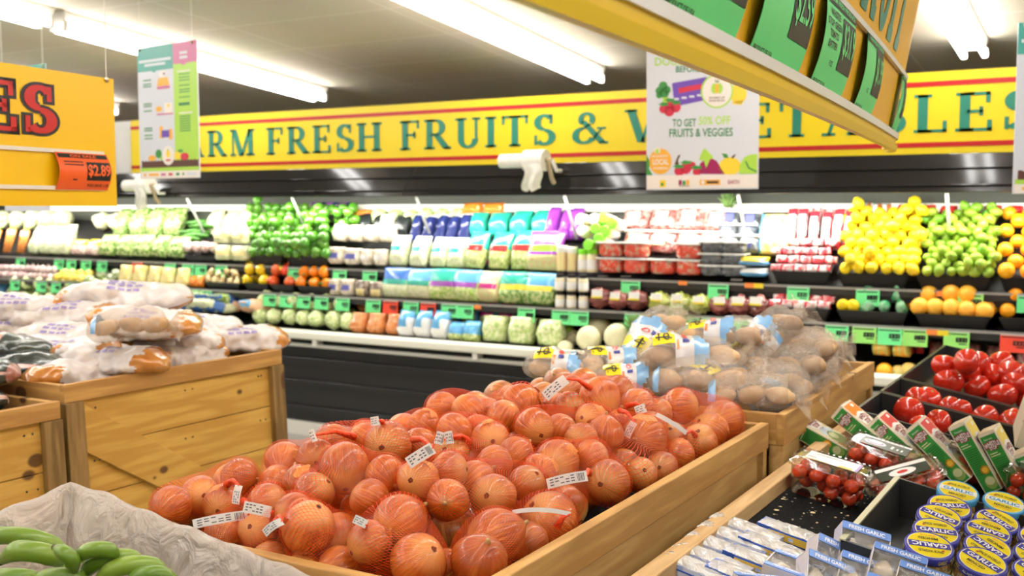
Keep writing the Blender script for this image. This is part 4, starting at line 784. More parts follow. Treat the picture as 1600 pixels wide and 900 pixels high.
def crate(name, label, x0, x1, y0, y1, z, rim=.06, style='ply', floor_z=None, lean=0.0):
    c = ((x0 + x1) / 2, (y0 + y1) / 2, 0); t = thing(name, label, 'crate', c); b = .022
    P = lambda nm, mb, m, **k: shift(mb, c).build(nm, m, t, **k)
    for xa, xb in ((x0, x0 + b), (x1 - b, x1)): P('rim_board', MB().span((xa, y0, z - rim), (xb, y1, z)), W_RIM, bevel=.002)
    for ya, yb in ((y0, y0 + b), (y1 - b, y1)): P('rim_board', MB().span((x0 + b, ya, z - rim), (x1 - b, yb, z - .002)), W_RIMX, bevel=.002)
    f = floor_z or z - .10
    P('tray_floor', MB().span((x0 + b, y0 + b, f - .012), (x1 - b, y1 - b, f)), MATM)
    k = .018; zb = .0
    sl = lambda zz: lean * (z - zz)
    def leaning(xa, xb, ya, yb, za, zc, mb): mb.hexa([(xa + sl(za), ya, za), (xb + sl(za), ya, za), (xb + sl(za), yb, za), (xa + sl(za), yb, za)], [(xa + sl(zc), ya, zc), (xb + sl(zc), ya, zc), (xb + sl(zc), yb, zc), (xa + sl(zc), yb, zc)]); return mb
    zt_ = z - rim - .001
    if style == 'planks':
        mb = MB(); h = .148; zz = zt_
        while zz > .02:
            leaning(x1 - k - .02, x1 - k, y0 + .02, y1 - .02, max(.02, zz - h + .003), zz, mb); zz -= h
        P('side_planks', mb, W_SIDE, bevel=.0015)
        for ya, yb in ((y0 - .002, y0 + .062), (y1 - .060, y1 + .002)): P('corner_post', leaning(x1 - .03, x1 + .004, ya, yb, 0, zt_, MB()), W_POST, bevel=.003)
        # diagonal brace from the top of the near post down to the far post
        br = MB(); ya, yb, wd = y0 + .062, y1 - .06, .145; za, zc = zt_ - .01, zt_ - .52
        X_ = lambda zz, o: x1 - k + o + sl(zz)
        q = [(ya, za), (ya, za - wd), (yb, zc - wd), (yb, zc)]
        br.add([(X_(zz, .016), yy, zz) for yy, zz in q] + [(X_(zz, .0005), yy, zz) for yy, zz in q], [(0, 1, 2, 3), (7, 6, 5, 4), (0, 4, 5, 1), (1, 5, 6, 2), (2, 6, 7, 3), (3, 7, 4, 0)])
        P('diagonal_brace', br, wood('brace_plank', PINED, PINE, 1), bevel=.0015)
        rr = random.Random(len(label))
        for yy in (y0 + .09, y0 + .11, y1 - .09, y1 - .11, (y0 + y1) / 2, (y0 + y1) / 2 + .03):
            for zz in (zt_ - .03, zt_ - .19): P('nail_head', MB().ball((X_(zz, .0005) + .0008, yy + rr.uniform(-.01, .01), zz), .0032, 6), mat('nail_iron', (.05, .04, .03), .5))
    else:
        P('side_panel', MB().span((x1 - k - .012, y0 + .03, .02), (x1 - k, y1 - .03, zt_)), W_PLY)
        for ya, yb in ((y0 + .002, y0 + .03), (y1 - .03, y1 - .002)): P('corner_post', MB().span((x1 - .04, ya, 0), (x1 - .004, yb, zt_)), W_PLY, bevel=.002)
    P('far_panel', MB().span((x0 + .03, y1 - k - .012, .02), (x1 - .05, y1 - k, zt_)), W_PLY)
    P('back_panel', MB().span((x0 + k, y0 + .03, .02), (x0 + k + .012, y1 - .03, zt_)), W_PLY)
    P('near_panel', MB().span((x0 + .03, y0 + k, .02), (x1 - .05, y0 + k + .012, zt_)), W_PLY)
    return t
crate('onion_crate', 'pale wooden crate holding the red net bags of onions', -1.41, -.748, 1.16, 2.512, .98, .062, floor_z=.895)
crate('potato_crate', 'pale wooden crate behind the onions holding clear bags of brown potatoes', -1.46, -.715, 2.535, 3.56, 1.0, .078, floor_z=.9)
crate('plank_crate', 'plank crate with diagonal brace holding white bags of sweet potatoes', -4.3, -2.70, 2.005, 2.93, .98, .055, 'planks', .92, .06)
crate('plank_crate', 'plank crate cut by the left frame edge holding dark bags', -4.3, -2.68, .95, 1.975, .94, .052, 'planks', .88, .06)
# ------------------------------------------------------------------ onions in red net bags
ONIONS = [(445,722,64),(433,754,53),(314,790,50),(347,791,45),(418,788,58),(379,747,40),(347,758,30),(356,832,50),(262,816,52),(402,834,46),(536,733,80),(486,772,60),(470,758,50),(577,780,66),(607,696,74),(546,678,38),(521,690,52),(493,715,42),(655,696,50),(602,742,48),(571,687,40),(662,664,50),(710,672,54),(692,640,56),(655,751,68),(703,737,54),(461,843,82),(465,801,64),(529,836,74),(532,886,66),(458,890,52),(575,850,44),(625,815,86),(654,878,92),(699,781,62),(422,876,36),(771,777,74),(749,877,90),(775,838,86),(858,813,92),(824,847,54),(824,756,58),(870,722,72),(835,668,62),(787,651,54),(814,631,66),(730,641,38),(806,711,52),(766,685,58),(745,673,36),(705,709,42),(772,726,54),(741,749,50),(925,713,52),(843,738,46),(949,752,70),(881,787,50),(942,678,60),(911,688,40),(876,672,42),(922,655,44),(892,638,50),(938,622,66),(894,610,48),(870,639,30),(996,636,60),(1005,685,72),(1064,635,58),(1130,657,84),(1108,673,60),(1092,692,60),(1061,710,48),(999,741,56),(1035,730,48),(1015,667,50),(970,667,40),(974,726,44),(1049,682,34),(1027,645,44),(968,611,44)]
def sm(a): a = min(1, max(0, a)); return a * a * (3 - 2 * a)
def onion_h(x, y): return .955 + (.10 * sm((y - 1.1) / .35) + .03 * sm((y - 1.6) / .6)) * sm((x + 1.52) / .22) * sm((-.74 - x) / .28)
def onion_material():
    m, t, b, N, L = nt('onion_skin'); b.inputs['Roughness'].default_value = .32; b.inputs['Coat Weight'].default_value = .65; b.inputs['Coat Roughness'].default_value = .13
    tc = N('ShaderNodeTexCoord'); info = N('ShaderNodeObjectInfo'); sx = N('ShaderNodeSeparateXYZ'); L(tc.outputs['Object'], sx.inputs[0])
    fl = N('ShaderNodeVectorMath'); fl.operation = 'MULTIPLY'; fl.inputs[1].default_value = (1, 1, 0); L(tc.outputs['Object'], fl.inputs[0])
    no = N('ShaderNodeVectorMath'); no.operation = 'NORMALIZE'; L(fl.outputs[0], no.inputs[0])
    sc = N('ShaderNodeVectorMath'); sc.operation = 'SCALE'; sc.inputs['Scale'].default_value = 7; L(no.outputs[0], sc.inputs[0])
    zz = N('ShaderNodeCombineXYZ'); mz = N('ShaderNodeMath'); mz.operation = 'MULTIPLY'; mz.inputs[1].default_value = .5; L(sx.outputs[2], mz.inputs[0]); L(mz.outputs[0], zz.inputs[2]); L(info.outputs['Random'], zz.inputs[0])
    ad = N('ShaderNodeVectorMath'); L(sc.outputs[0], ad.inputs[0]); L(zz.outputs[0], ad.inputs[1])
    n = N('ShaderNodeTexNoise'); n.inputs['Scale'].default_value = 1.6; n.inputs['Detail'].default_value = 4; L(ad.outputs[0], n.inputs['Vector'])
    big = N('ShaderNodeTexNoise'); big.inputs['Scale'].default_value = 1.1; L(tc.outputs['Object'], big.inputs['Vector'])
    su = N('ShaderNodeMath'); su.operation = 'ADD'; L(n.outputs['Fac'], su.inputs[0]); L(big.outputs['Fac'], su.inputs[1])
    hf = N('ShaderNodeMath'); hf.operation = 'MULTIPLY'; hf.inputs[1].default_value = .5; L(su.outputs[0], hf.inputs[0])
    r = N('ShaderNodeValToRGB'); e = r.color_ramp.elements; e[0].position = .3; e[0].color = (.20, .042, .005, 1); e[1].position = .68; e[1].color = (.68, .28, .05, 1)
    q = e.new(.5); q.color = (.45, .125, .014, 1); L(hf.outputs[0], r.inputs[0])
    # paler towards the root end
    mr = N('ShaderNodeMapRange'); mr.inputs[1].default_value = -.95; mr.inputs[2].default_value = -.45; mr.inputs[3].default_value = .75; mr.inputs[4].default_value = 0; L(sx.outputs[2], mr.inputs[0])
    mx = N('ShaderNodeMix'); mx.data_type = 'RGBA'; mx.inputs[7].default_value = (.72, .45, .13, 1); L(mr.outputs[0], mx.inputs[0]); L(r.outputs[0], mx.inputs[6])
    h = N('ShaderNodeHueSaturation'); vr = N('ShaderNodeMapRange'); vr.inputs[3].default_value = .8; vr.inputs[4].default_value = 1.2; L(info.outputs['Random'], vr.inputs[0]); L(vr.outputs[0], h.inputs['Value']); L(mx.outputs[2], h.inputs['Color'])
    L(h.outputs[0], b.inputs['Base Color'])
    bp = N('ShaderNodeBump'); bp.inputs['Strength'].default_value = .25; bp.inputs['Distance'].default_value = .05; L(n.outputs['Fac'], bp.inputs['Height']); L(bp.outputs[0], b.inputs['Normal']); return m
def net_material():
    m, t, b, N, L = nt('red_net'); out = t.nodes['Material Output']; b.inputs['Base Color'].default_value = (.80, .07, .004, 1); b.inputs['Roughness'].default_value = .4
    tr = N('ShaderNodeBsdfTransparent'); uv = N('ShaderNodeUVMap'); sp = N('ShaderNodeSeparateXYZ'); L(uv.outputs[0], sp.inputs[0])
    def lin(a, bb):
        x = N('ShaderNodeMath'); x.operation = 'MULTIPLY'; x.inputs[1].default_value = a; L(sp.outputs[0], x.inputs[0])
        y = N('ShaderNodeMath'); y.operation = 'MULTIPLY_ADD'; y.inputs[1].default_value = bb; L(sp.outputs[1], y.inputs[0]); L(x.outputs[0], y.inputs[2])
        f = N('ShaderNodeMath'); f.operation = 'FRACT'; L(y.outputs[0], f.inputs[0])
        g = N('ShaderNodeMath'); g.operation = 'LESS_THAN'; g.inputs[1].default_value = .125; L(f.outputs[0], g.inputs[0]); return g
    a, c = lin(88, 44), lin(88, -44); mx = N('ShaderNodeMath'); mx.operation = 'MAXIMUM'; L(a.outputs[0], mx.inputs[0]); L(c.outputs[0], mx.inputs[1])
    tl = N('ShaderNodeBsdfTranslucent'); tl.inputs[0].default_value = (.8, .07, .004, 1); m2 = N('ShaderNodeMixShader'); m2.inputs[0].default_value = .35; L(b.outputs[0], m2.inputs[1]); L(tl.outputs[0], m2.inputs[2])
    ms = N('ShaderNodeMixShader'); L(mx.outputs[0], ms.inputs[0]); L(tr.outputs[0], ms.inputs[1]); L(m2.outputs[0], ms.inputs[2]); L(ms.outputs[0], out.inputs[0]); return m
def onions():
    rr = random.Random(11); pts = []
    for u, v, d in ONIONS:
        t = 1.2
        while t < 4:
            p = at_d(u, v, t)
            if p.z <= onion_h(p.x, p.y): break
            t += .004
        r = d * t / 2 / FPX; rc = min(.05, max(.0345, r)); t += (rc - r) * 1.1 if r < rc else 0
        pts.append([at_d(u, v, t), rc])
    dirs = [(p - EYE).normalized() for p, _ in pts]; home = [p.copy() for p, _ in pts]
    for it in range(150):                      # settle: onions push each other apart, mostly along the line of sight
        for i in range(len(pts)):
            for j in range(i + 1, len(pts)):
                dv = pts[j][0] - pts[i][0]; L = dv.length; o = pts[i][1] + pts[j][1] - L
                if 0 < o:
                    n = dv / max(L, 1e-6)
                    for k, s in ((i, -1), (j, 1)):
                        mv = n * (s * o * .5); al = mv.dot(dirs[k]); pts[k][0] += dirs[k] * al * .9 + (mv - dirs[k] * al) * .35
        for i, (p, r) in enumerate(pts):
            if it < 110:
                off = home[i] - p; al = off.dot(dirs[i]); p += dirs[i] * al * .02 + (off - dirs[i] * al) * .25
            p.x = min(-.776 - r, max(-1.40, p.x)); p.y = min(2.488 - r, max(1.185 + r, p.y)); p.z = max(.9 + r if p.x > -1.385 + r else .975 + .8 * r, p.z)
    nv = len(pts); tries = 0
    while len(pts) < nv + 75 and tries < 9000:
        tries += 1; x, y = rr.uniform(-1.34, -.81), rr.uniform(1.22, 2.45); r = rr.uniform(.034, .042)
        p = Vector((x, y, rr.uniform(.90 + r, max(.91 + r, onion_h(x, y) - .02))))
        if all((p - q).length > (r + s) * .985 for q, s in pts): pts.append([p, r])
    # nets: neighbouring onions share one
    K = 15; cen = [pts[i][0].copy() for i in range(0, nv, nv // K)][:K]; who = []
    for _ in range(30):
        who = [min(range(K), key=lambda k: ((p - cen[k]) * 1).length) for p, _ in pts[:nv]]
        for k in range(K):
            g = [pts[i][0] for i in range(nv) if who[i] == k]
            if g: cen[k] = sum(g, Vector()) / len(g)
    SK = onion_material(); ROOT = mat('onion_root', (.10, .055, .03), .8, (.22, .13, .06), 60, bump=1, bscale=200); NECK = mat('onion_neck', (.50, .30, .10), .6, (.28, .15, .05), 30)
    FL = mat('loose_onion_skin', (.80, .42, .12), .45, (.62, .26, .05), 8)
    bodies = []
    for k in range(4):
        sq = (1.0, .93, 1.06, .98)[k]; prof = []
        for i in range(19):
            th = PI * i / 18; s, c = math.sin(th), math.cos(th)
            z = c * sq * (.97 if c < 0 else 1) ; rad_ = s
            if c > .8: z += (c - .8) * .55; rad_ *= 1 - (c - .8) * .9
            prof.append((max(rad_, .03), z))
        mb = MB(); n = 24; vs = []
        for rr_, z in prof[::-1]:
            for j in range(n):
                a = 2 * PI * j / n; w_ = 1 + .018 * math.sin(3 * a + k) + .012 * math.sin(5 * a + 2 * k + z)
                vs.append((rr_ * w_ * math.cos(a), rr_ * w_ * math.sin(a), z))
        m_ = len(prof); fs = [(i * n + j, i * n + (j + 1) % n, (i + 1) * n + (j + 1) % n, (i + 1) * n + j) for i in range(m_ - 1) for j in range(n)] + [tuple(range(n - 1, -1, -1)), tuple((m_ - 1) * n + j for j in range(n))]
        mb.add(vs, fs); bodies.append((mb.mesh('onion', SK, True), prof[0][1], prof[-1][1]))
    necks = []; roots = []
    for k in range(4):
        zt_, zb_ = bodies[k][1], bodies[k][2]; mb = MB()
        mb.tube([(0, 0, zt_ - .12), (.01, 0, zt_ + .02), (.05 * (k - 1.5), .03, zt_ + .14)], [.17, .09, .06 + .02 * (k % 2)], 9); necks.append(mb.mesh('dry_neck', NECK, True))
        roots.append(MB().ball((0, 0, zb_ + .015), (.13, .13, .05), 14, 0, blob(k, 30, 20, .3)).mesh('root', ROOT, True))
    flakes = []
    for k in range(3):
        mb = MB(); q = random.Random(k)
        def g(a, b_): th = .9 + 1.1 * a; ph = k + .8 * b_ + .15 * math.sin(9 * a + k); R_ = 1.02 + .10 * (b_ ** 3) * math.sin(4 * a + k); return (R_ * math.sin(th) * math.cos(ph), R_ * math.sin(th) * math.sin(ph), R_ * math.cos(th))
        mb.grid(g, 8, 6); flakes.append(mb.mesh('loose_skin', FL, True))
    # bag names by where they lie
    names = {}
    def where(p):
        a = 'near' if p.y < 1.45 else ('middle' if p.y < 1.85 else 'far'); b = 'aisle side' if p.x < -1.18 else ('centre' if p.x < -.98 else 'rim board side'); return a, b
    used = {}; bagname = []
    for k in range(K):
        a, b = where(cen[k]); key = (a, b); used[key] = used.get(key, 0) + 1
        bagname.append(('net bag at the %s end, %s' % (a, b) if a != 'middle' else 'net bag half way along, %s' % b) + ('' if used[key] == 1 else ', %s' % ['', 'second one', 'third one', 'fourth one', 'fifth one'][used[key] - 1]))
    special = {10: 'large round glossy onion standing highest on the near aisle side of the heap', 14: 'big onion with a dark root spot facing the banner, behind the highest near onion', 68: 'biggest onion wrapped tight beside the potato bags at the far end', 32: 'large onion tight in fine net, left of the red knot in front', 33: 'large onion at the bottom edge left of the rim board', 37: 'large onion at the bottom edge nearest the rim board corner', 39: 'large papery onion against the rim board under the thin white tie', 36: 'onion with a dark root spot facing the camera above the red knot', 0: 'dull brown onion at the aisle end of the heap against the plank crate', 26: 'wide flattened onion lying in front beside the banana bin liner'}
    proto = {}
    for i, (p, r) in enumerate(pts):
        k = i % 4; face = rr.random(); tocam = (EYE - p).normalized()
        if i in (14, 36, 3, 2, 10): ax = -(tocam + Vector((rr.uniform(-.35, .35), 0, rr.uniform(-.45, .1)))).normalized() if i != 10 else Vector((-.5, .6, .6)).normalized()
        else: ax = Vector((rr.gauss(0, 1), rr.gauss(0, 1), rr.gauss(0, .6))).normalized()
        rot = ax.to_track_quat('Z', 'Y').to_euler()
        lab = special.get(i) or ('onion inside the red ' + bagname[who[i]] if i < nv else 'yellow onion half buried under the others in the onion crate')
        grp = None if i in special else ('onions in the ' + bagname[who[i]] if i < nv else 'onions at the bottom of the heap')
        o = solo('onion', bodies[k][0], lab, 'onion', p, rot, r, group=grp)
        ob('dry_neck', necks[k], o); ob('root', roots[k], o)
        if i % 3 == 0 and i < nv: ob('loose_skin', flakes[i // 3 % 3], o)
    # the nets
    NET = net_material(); KNOT = mat('red_net_tail', (.85, .07, .012), .45, bump=.8, bscale=90); bags = []
    for k in range(K):
        mem = [i for i in range(nv) if who[i] == k]
        if not mem: bags.append(None); continue
        c = cen[k] - Vector((0, 0, .012)); nu, nvv = 56, 30
        far_ = max(mem, key=lambda i: (pts[i][0] - c).length); axd = (pts[far_][0] - c); axd = axd.normalized() if axd.length > .01 else Vector((0, 1, .3)).normalized()
        Q = axd.to_track_quat('Z', 'Y'); R_ = np.zeros((nvv + 1, nu)); D = []
        for j in range(nvv + 1):
            for i in range(nu):
                th, ph = PI * j / nvv, 2 * PI * i / nu; D.append(Q @ Vector((math.sin(th) * math.cos(ph), math.sin(th) * math.sin(ph), math.cos(th))))
        Dn = np.array([list(d) for d in D]); hit = np.full(len(D), .02)
        for i in mem:
            q = np.array(list(pts[i][0] - c)); r = pts[i][1] * 1.02 + .0035; bq = Dn @ q; disc_ = bq * bq - (q @ q - r * r); ok = disc_ > 0
            hit = np.where(ok, np.maximum(hit, bq + np.sqrt(np.maximum(disc_, 0))), hit)
        hit = hit.reshape(nvv + 1, nu); cur = hit.copy()
        for _ in range(26):
            av = (np.roll(cur, 1, 1) + np.roll(cur, -1, 1) + np.vstack([cur[:1], cur[:-1]]) + np.vstack([cur[1:], cur[-1:]])) / 4
            av[0] = av[0].mean(); av[-1] = av[-1].mean(); cur = np.maximum(hit, av)
        mb = MB(); vs = []
        for j in range(nvv + 1):
            for i in range(nu + 1): vs.append(Vector(Dn[j * nu + i % nu]) * float(cur[j, i % nu]))
        mb.add(vs, [(j * (nu + 1) + i, (j + 1) * (nu + 1) + i, (j + 1) * (nu + 1) + i + 1, j * (nu + 1) + i + 1) for j in range(nvv) for i in range(nu)])
        for j in range(nvv + 1):
            for i in range(nu + 1): mb.uv[j * (nu + 1) + i] = (i / nu, j / nvv)
        t = solo('onion_net', mb.mesh('onion_net', NET, True), 'red ' + bagname[k], 'net bag', c, group=None); bags.append(t)
    # paper clips and ties with small print
    INK = mat('label_ink', (.12, .12, .14), .7); CLIP = mat('label_paper', (.84, .83, .82), .45)
    for u, v, wpx, hpx, rot, curve, style in ((371, 773, 30, 12, 80, .25, 0), (402, 796, 44, 18, -12, .1, 0), (345, 812, 88, 15, 10, .15, 1), (427, 824, 34, 13, 35, .5, 0), (586, 658, 13, 14, 10, .1, 0), (657, 712, 46, 19, 32, .1, 1), (687, 685, 14, 20, -15, .3, 1), (702, 684, 12, 20, 10, .3, 1), (563, 815, 22, 14, -25, .1, 0), (886, 750, 64, 17, 12, .2, 1), (846, 802, 92, 7, -2, .5, 0), (868, 606, 44, 17, 40, .2, 0), (1001, 640, 17, 14, 20, .3, 0), (985, 671, 26, 12, 62, .2, 0), (1049, 662, 56, 7, -32, .2, 0), (489, 681, 9, 20, 20, .3, 0)):
        near = sorted(range(nv), key=lambda i: (ONIONS[i][0] - u) ** 2 + (ONIONS[i][1] - v) ** 2)[:4]
        tt = min(depth(pts[i][0]) - pts[i][1] for i in near) - .006; s = tt / FPX; c0 = at_d(u, v, tt)
        q = rad(rot); ex = RT * math.cos(q) + UP * math.sin(q); ey = -RT * math.sin(q) + UP * math.cos(q); ez = ex.cross(ey); wd, hh = wpx * s, hpx * s
        fn = lambda a, b, o=0: c0 + ex * (a * wd) + ey * (b * hh + curve * wd * (.25 - (a) ** 2) * .6) + ez * (o + .15 * wd * curve * math.cos(3 * a))
        mb = MB(); mb.grid(lambda a, b: fn(a - .5, b - .5), 12, 3)
        if hpx > 10:
            for row in range(3):
                for x_ in range(5):
                    if (row + x_) % 4 != 3: patch(mb, lambda a, b: fn(a, b, .0006), -.42 + x_ * .13, .22 - row * .25, -.33 + x_ * .13, .32 - row * .25, 1)
            if style == 1:
                for x_ in range(6): patch(mb, lambda a, b: fn(a, b, .0006), .26 + x_ * .03, -.35, .272 + x_ * .03 + .006 * (x_ % 2), .35, 1)
        kk = who[near[0]]; o = bags[kk]; mb.v = [tuple(Vector(p) - o.location) for p in mb.v]
        mb.build('clip_label', [CLIP, INK], o, True); o_ = [c for c in o.children][-1]; o_['label'] = 'white paper clip label with small print'
        tl = MB(); e0 = fn(.5, 0) - o.location; tl.tube([e0, e0 + (cen[kk] - Vector(c0)) * .25 + Vector((0, 0, .008)), e0 + (cen[kk] - Vector(c0)) * .5], [.002, .004, .007], 7); tl.build('gathered_neck', KNOT, o, True)
onions()
# ------------------------------------------------------------------ lying sacks: white sweet potato bags and clear potato bags
def sack_fn(L, W, H, seed, gather=.0, lump=.1):
    g = blob(seed, 30, 7, lump); rr = random.Random(seed); ph = [rr.uniform(0, 6.28) for _ in range(6)]
    def f(u, q, o=0.0):                     # u along the sack 0..1, q round it
        s = 2 * u - 1; e = max(.0, 1 - abs(s) ** 3.2) ** .55
        if gather and u > 1 - gather: e = max(e * .5, .16 + .12 * math.sin(9 * q + ph[0])) * (1 if u < 1 - gather * .5 else 1.2)
        cq, sq = math.cos(q), math.sin(q); y = math.copysign(abs(cq) ** .8, cq); z = math.copysign(abs(sq) ** .9, sq)
        k = g(Vector((s * 1.2, y, z * .8)).normalized()) * (1 + .03 * math.sin(7 * s + 3 * q + ph[1]) + .025 * math.sin(15 * s - 5 * q + ph[2]) + .018 * math.sin(23 * s + 7 * q + ph[5]) + .012 * math.sin(38 * s - 4 * q + ph[0]))
        bend = .10 * W * math.sin(2.2 * s + ph[3])
        return (s * L / 2, (y * W / 2 * e * k + bend), z * H / 2 * e * k * (1.0 if z > 0 else .75) + H * .06 * math.sin(3 * s + ph[4])) if not o else tuple(a + b for a, b in zip(f(u, q), (0, math.cos(q) * o, math.sin(q) * o)))
    return f
def sack_mesh(name, f, pick, mats, nu=26, nq=24):
    mb = MB(); vs = []; fs = []; ms = []
    for i in range(nu + 1):
        for j in range(nq): vs.append(f(i / nu, 2 * PI * j / nq))
    for i in range(nu):
        for j in range(nq):
            fs.append((i * nq + j, i * nq + (j + 1) % nq, (i + 1) * nq + (j + 1) % nq, (i + 1) * nq + j)); ms.append(pick((i + .5) / nu, 2 * PI * (j + .5) / nq))
    fs += [tuple(range(nq - 1, -1, -1)), tuple(nu * nq + j for j in range(nq))]; ms += [ms[0], ms[-1]]
    mb.v, mb.f, mb.m = vs, fs, ms; return mb.mesh(name, mats, True)
def sweet_bags():
    WB = mat('white_bag_film', (.62, .57, .56), .35, (.70, .66, .66), 9, coat=.3, bump=.9, bscale=14); OR = mat('amber_bag_end', (.42, .15, .02), .2, (.62, .27, .06), 14, coat=.7, bump=.5, bscale=25)
    PR = mat('violet_print', (.28, .22, .50), .4)
    kinds = []
    for k in range(4):
        f = sack_fn(.40, .26, .125, 200 + k, 0, .22); rr = random.Random(k)
        cut0, cut1 = (.0, .84) if k == 0 else ((.14, .90) if k == 1 else ((.1, 1.0) if k == 2 else (.17, .84)))
        def pick(u, q, a=cut0, b=cut1, k=k):
            s = math.sin(q); wob = .03 * math.sin(5 * q + k) + .012 * math.sin(13 * q + k)
            return 1 if (u < a + wob or u > b + wob) or (s < -.55) else 0
        me = sack_mesh('sweet_potato_bag', f, pick, [WB, OR], 70, 48); p = MB()
        for r_ in range(3):
            x = .40
            while x < .62:
                ln_ = rr.uniform(.03, .06)
                mb0 = lambda a, b: f(a, b, .0015); patch(p, mb0, x, 1.7 + r_ * .3, x + ln_, 1.86 + r_ * .3, 0, 2, 1); x += ln_ + rr.uniform(.012, .02)
        kinds.append((me, p.mesh('violet_print', PR)))
    lst = [(228, 508, 1.10, 20, 3, 1, 'white bag under the topmost bag, aisle end of the plank crate heap'), (197, 470, 1.15, 42, 2, 1.25, 'topmost white bag with violet print on the plank crate heap'),
           (106, 498, 1.10, 25, 0, 1, 'white bag behind the brown bag, below the iceberg lettuces'), (25, 485, 1.13, 38, 3, 1, 'white bag with amber tip cut by the left frame edge, highest on its side'), (32, 516, 1.06, 30, 1, 1, 'white bag cut by the left frame edge with a dark spot'),
           (98, 530, 1.05, 26, 2, .9, 'white bag lying between the brown bag and the left edge'), (95, 556, 1.015, 24, 1, 1.1, 'white bag with two violet prints behind the dark bags'), (174, 566, 1.0, 18, 3, 1, 'white bag with amber end lying at the near corner of the plank crate'),
           (262, 545, 1.0, 62, 1, 1, 'white bag with round violet print against the middle of the rim board'), (300, 512, 1.05, 40, 2, .95, 'white bag behind the two that lie against the rim board'), (366, 533, 1.0, 58, 3, 1.05, 'white bag with amber tip at the far end of the plank crate')]
    for u, v, z, yaw, k, s, lab in lst:
        me, pm = kinds[k]; o = solo('sweet_potato_bag', me, lab, 'bag', at_z(u, v, z), (random.uniform(-.1, .1), random.uniform(-.05, .12), rad(yaw)), s, 'white sweet potato bags'); ob('violet_print', pm, o)
    # unseen lower layer that carries the heap
    f = sack_fn(.38, .26, .12, 240, 0, .1); me = kinds[3][0]
    for i, (x, y) in enumerate([(x, y) for x in (-2.88, -3.14, -3.40, -3.66, -3.92) for y in (2.2, 2.6)]): solo('sweet_potato_bag', me, 'white bag at the bottom of the plank crate under the others', 'bag', (x, y, .97 - .002 * i % .01), (0, 0, rad(88 + 4 * (i % 3))), .98, 'bottom layer of white bags')
    DK = mat('dark_bag', (.012, .022, .02), .25, (.05, .065, .06), 12, coat=.6, bump=.6, bscale=24); PK = mat('pink_window', (.62, .40, .36), .25, (.30, .10, .08), 14, coat=.6)
    for n, (u, v, z, yaw, lab) in enumerate([(22, 580, .99, 24, 'dark green bag with pink stripe on the rim board at the left frame edge'), (8, 548, 1.04, 30, 'dark bag with a pale pink window at the left frame edge'), (-60, 590, 1.0, 40, 'dark bag mostly outside the left frame edge')]):
        f = sack_fn(.34, .2, .11, 250 + n, 0, .2); pk = (lambda u_, q: 1 if .30 < u_ < .52 and .3 < q < 2.6 else 0) if n == 1 else (lambda u_, q: 1 if abs(math.sin(q) - .35) < .12 and u_ > .2 or u_ > .93 else 0)
        solo('dark_produce_bag', sack_mesh('dark_produce_bag', f, pk, [DK, PK]), lab, 'bag', at_z(u, v, z), (0, 0, rad(yaw)), 1, 'dark bags in the left crate')
    for i, (x, y) in enumerate([(-2.86, 1.75), (-3.1, 1.7), (-3.35, 1.65), (-2.9, 1.4), (-3.15, 1.35)]): solo('dark_produce_bag', bpy.data.meshes['dark_produce_bag'], 'dark bag at the bottom of the left crate under the others', 'bag', (x, y, .935), (0, 0, rad(85)), 1, 'bottom dark bags')
sweet_bags()
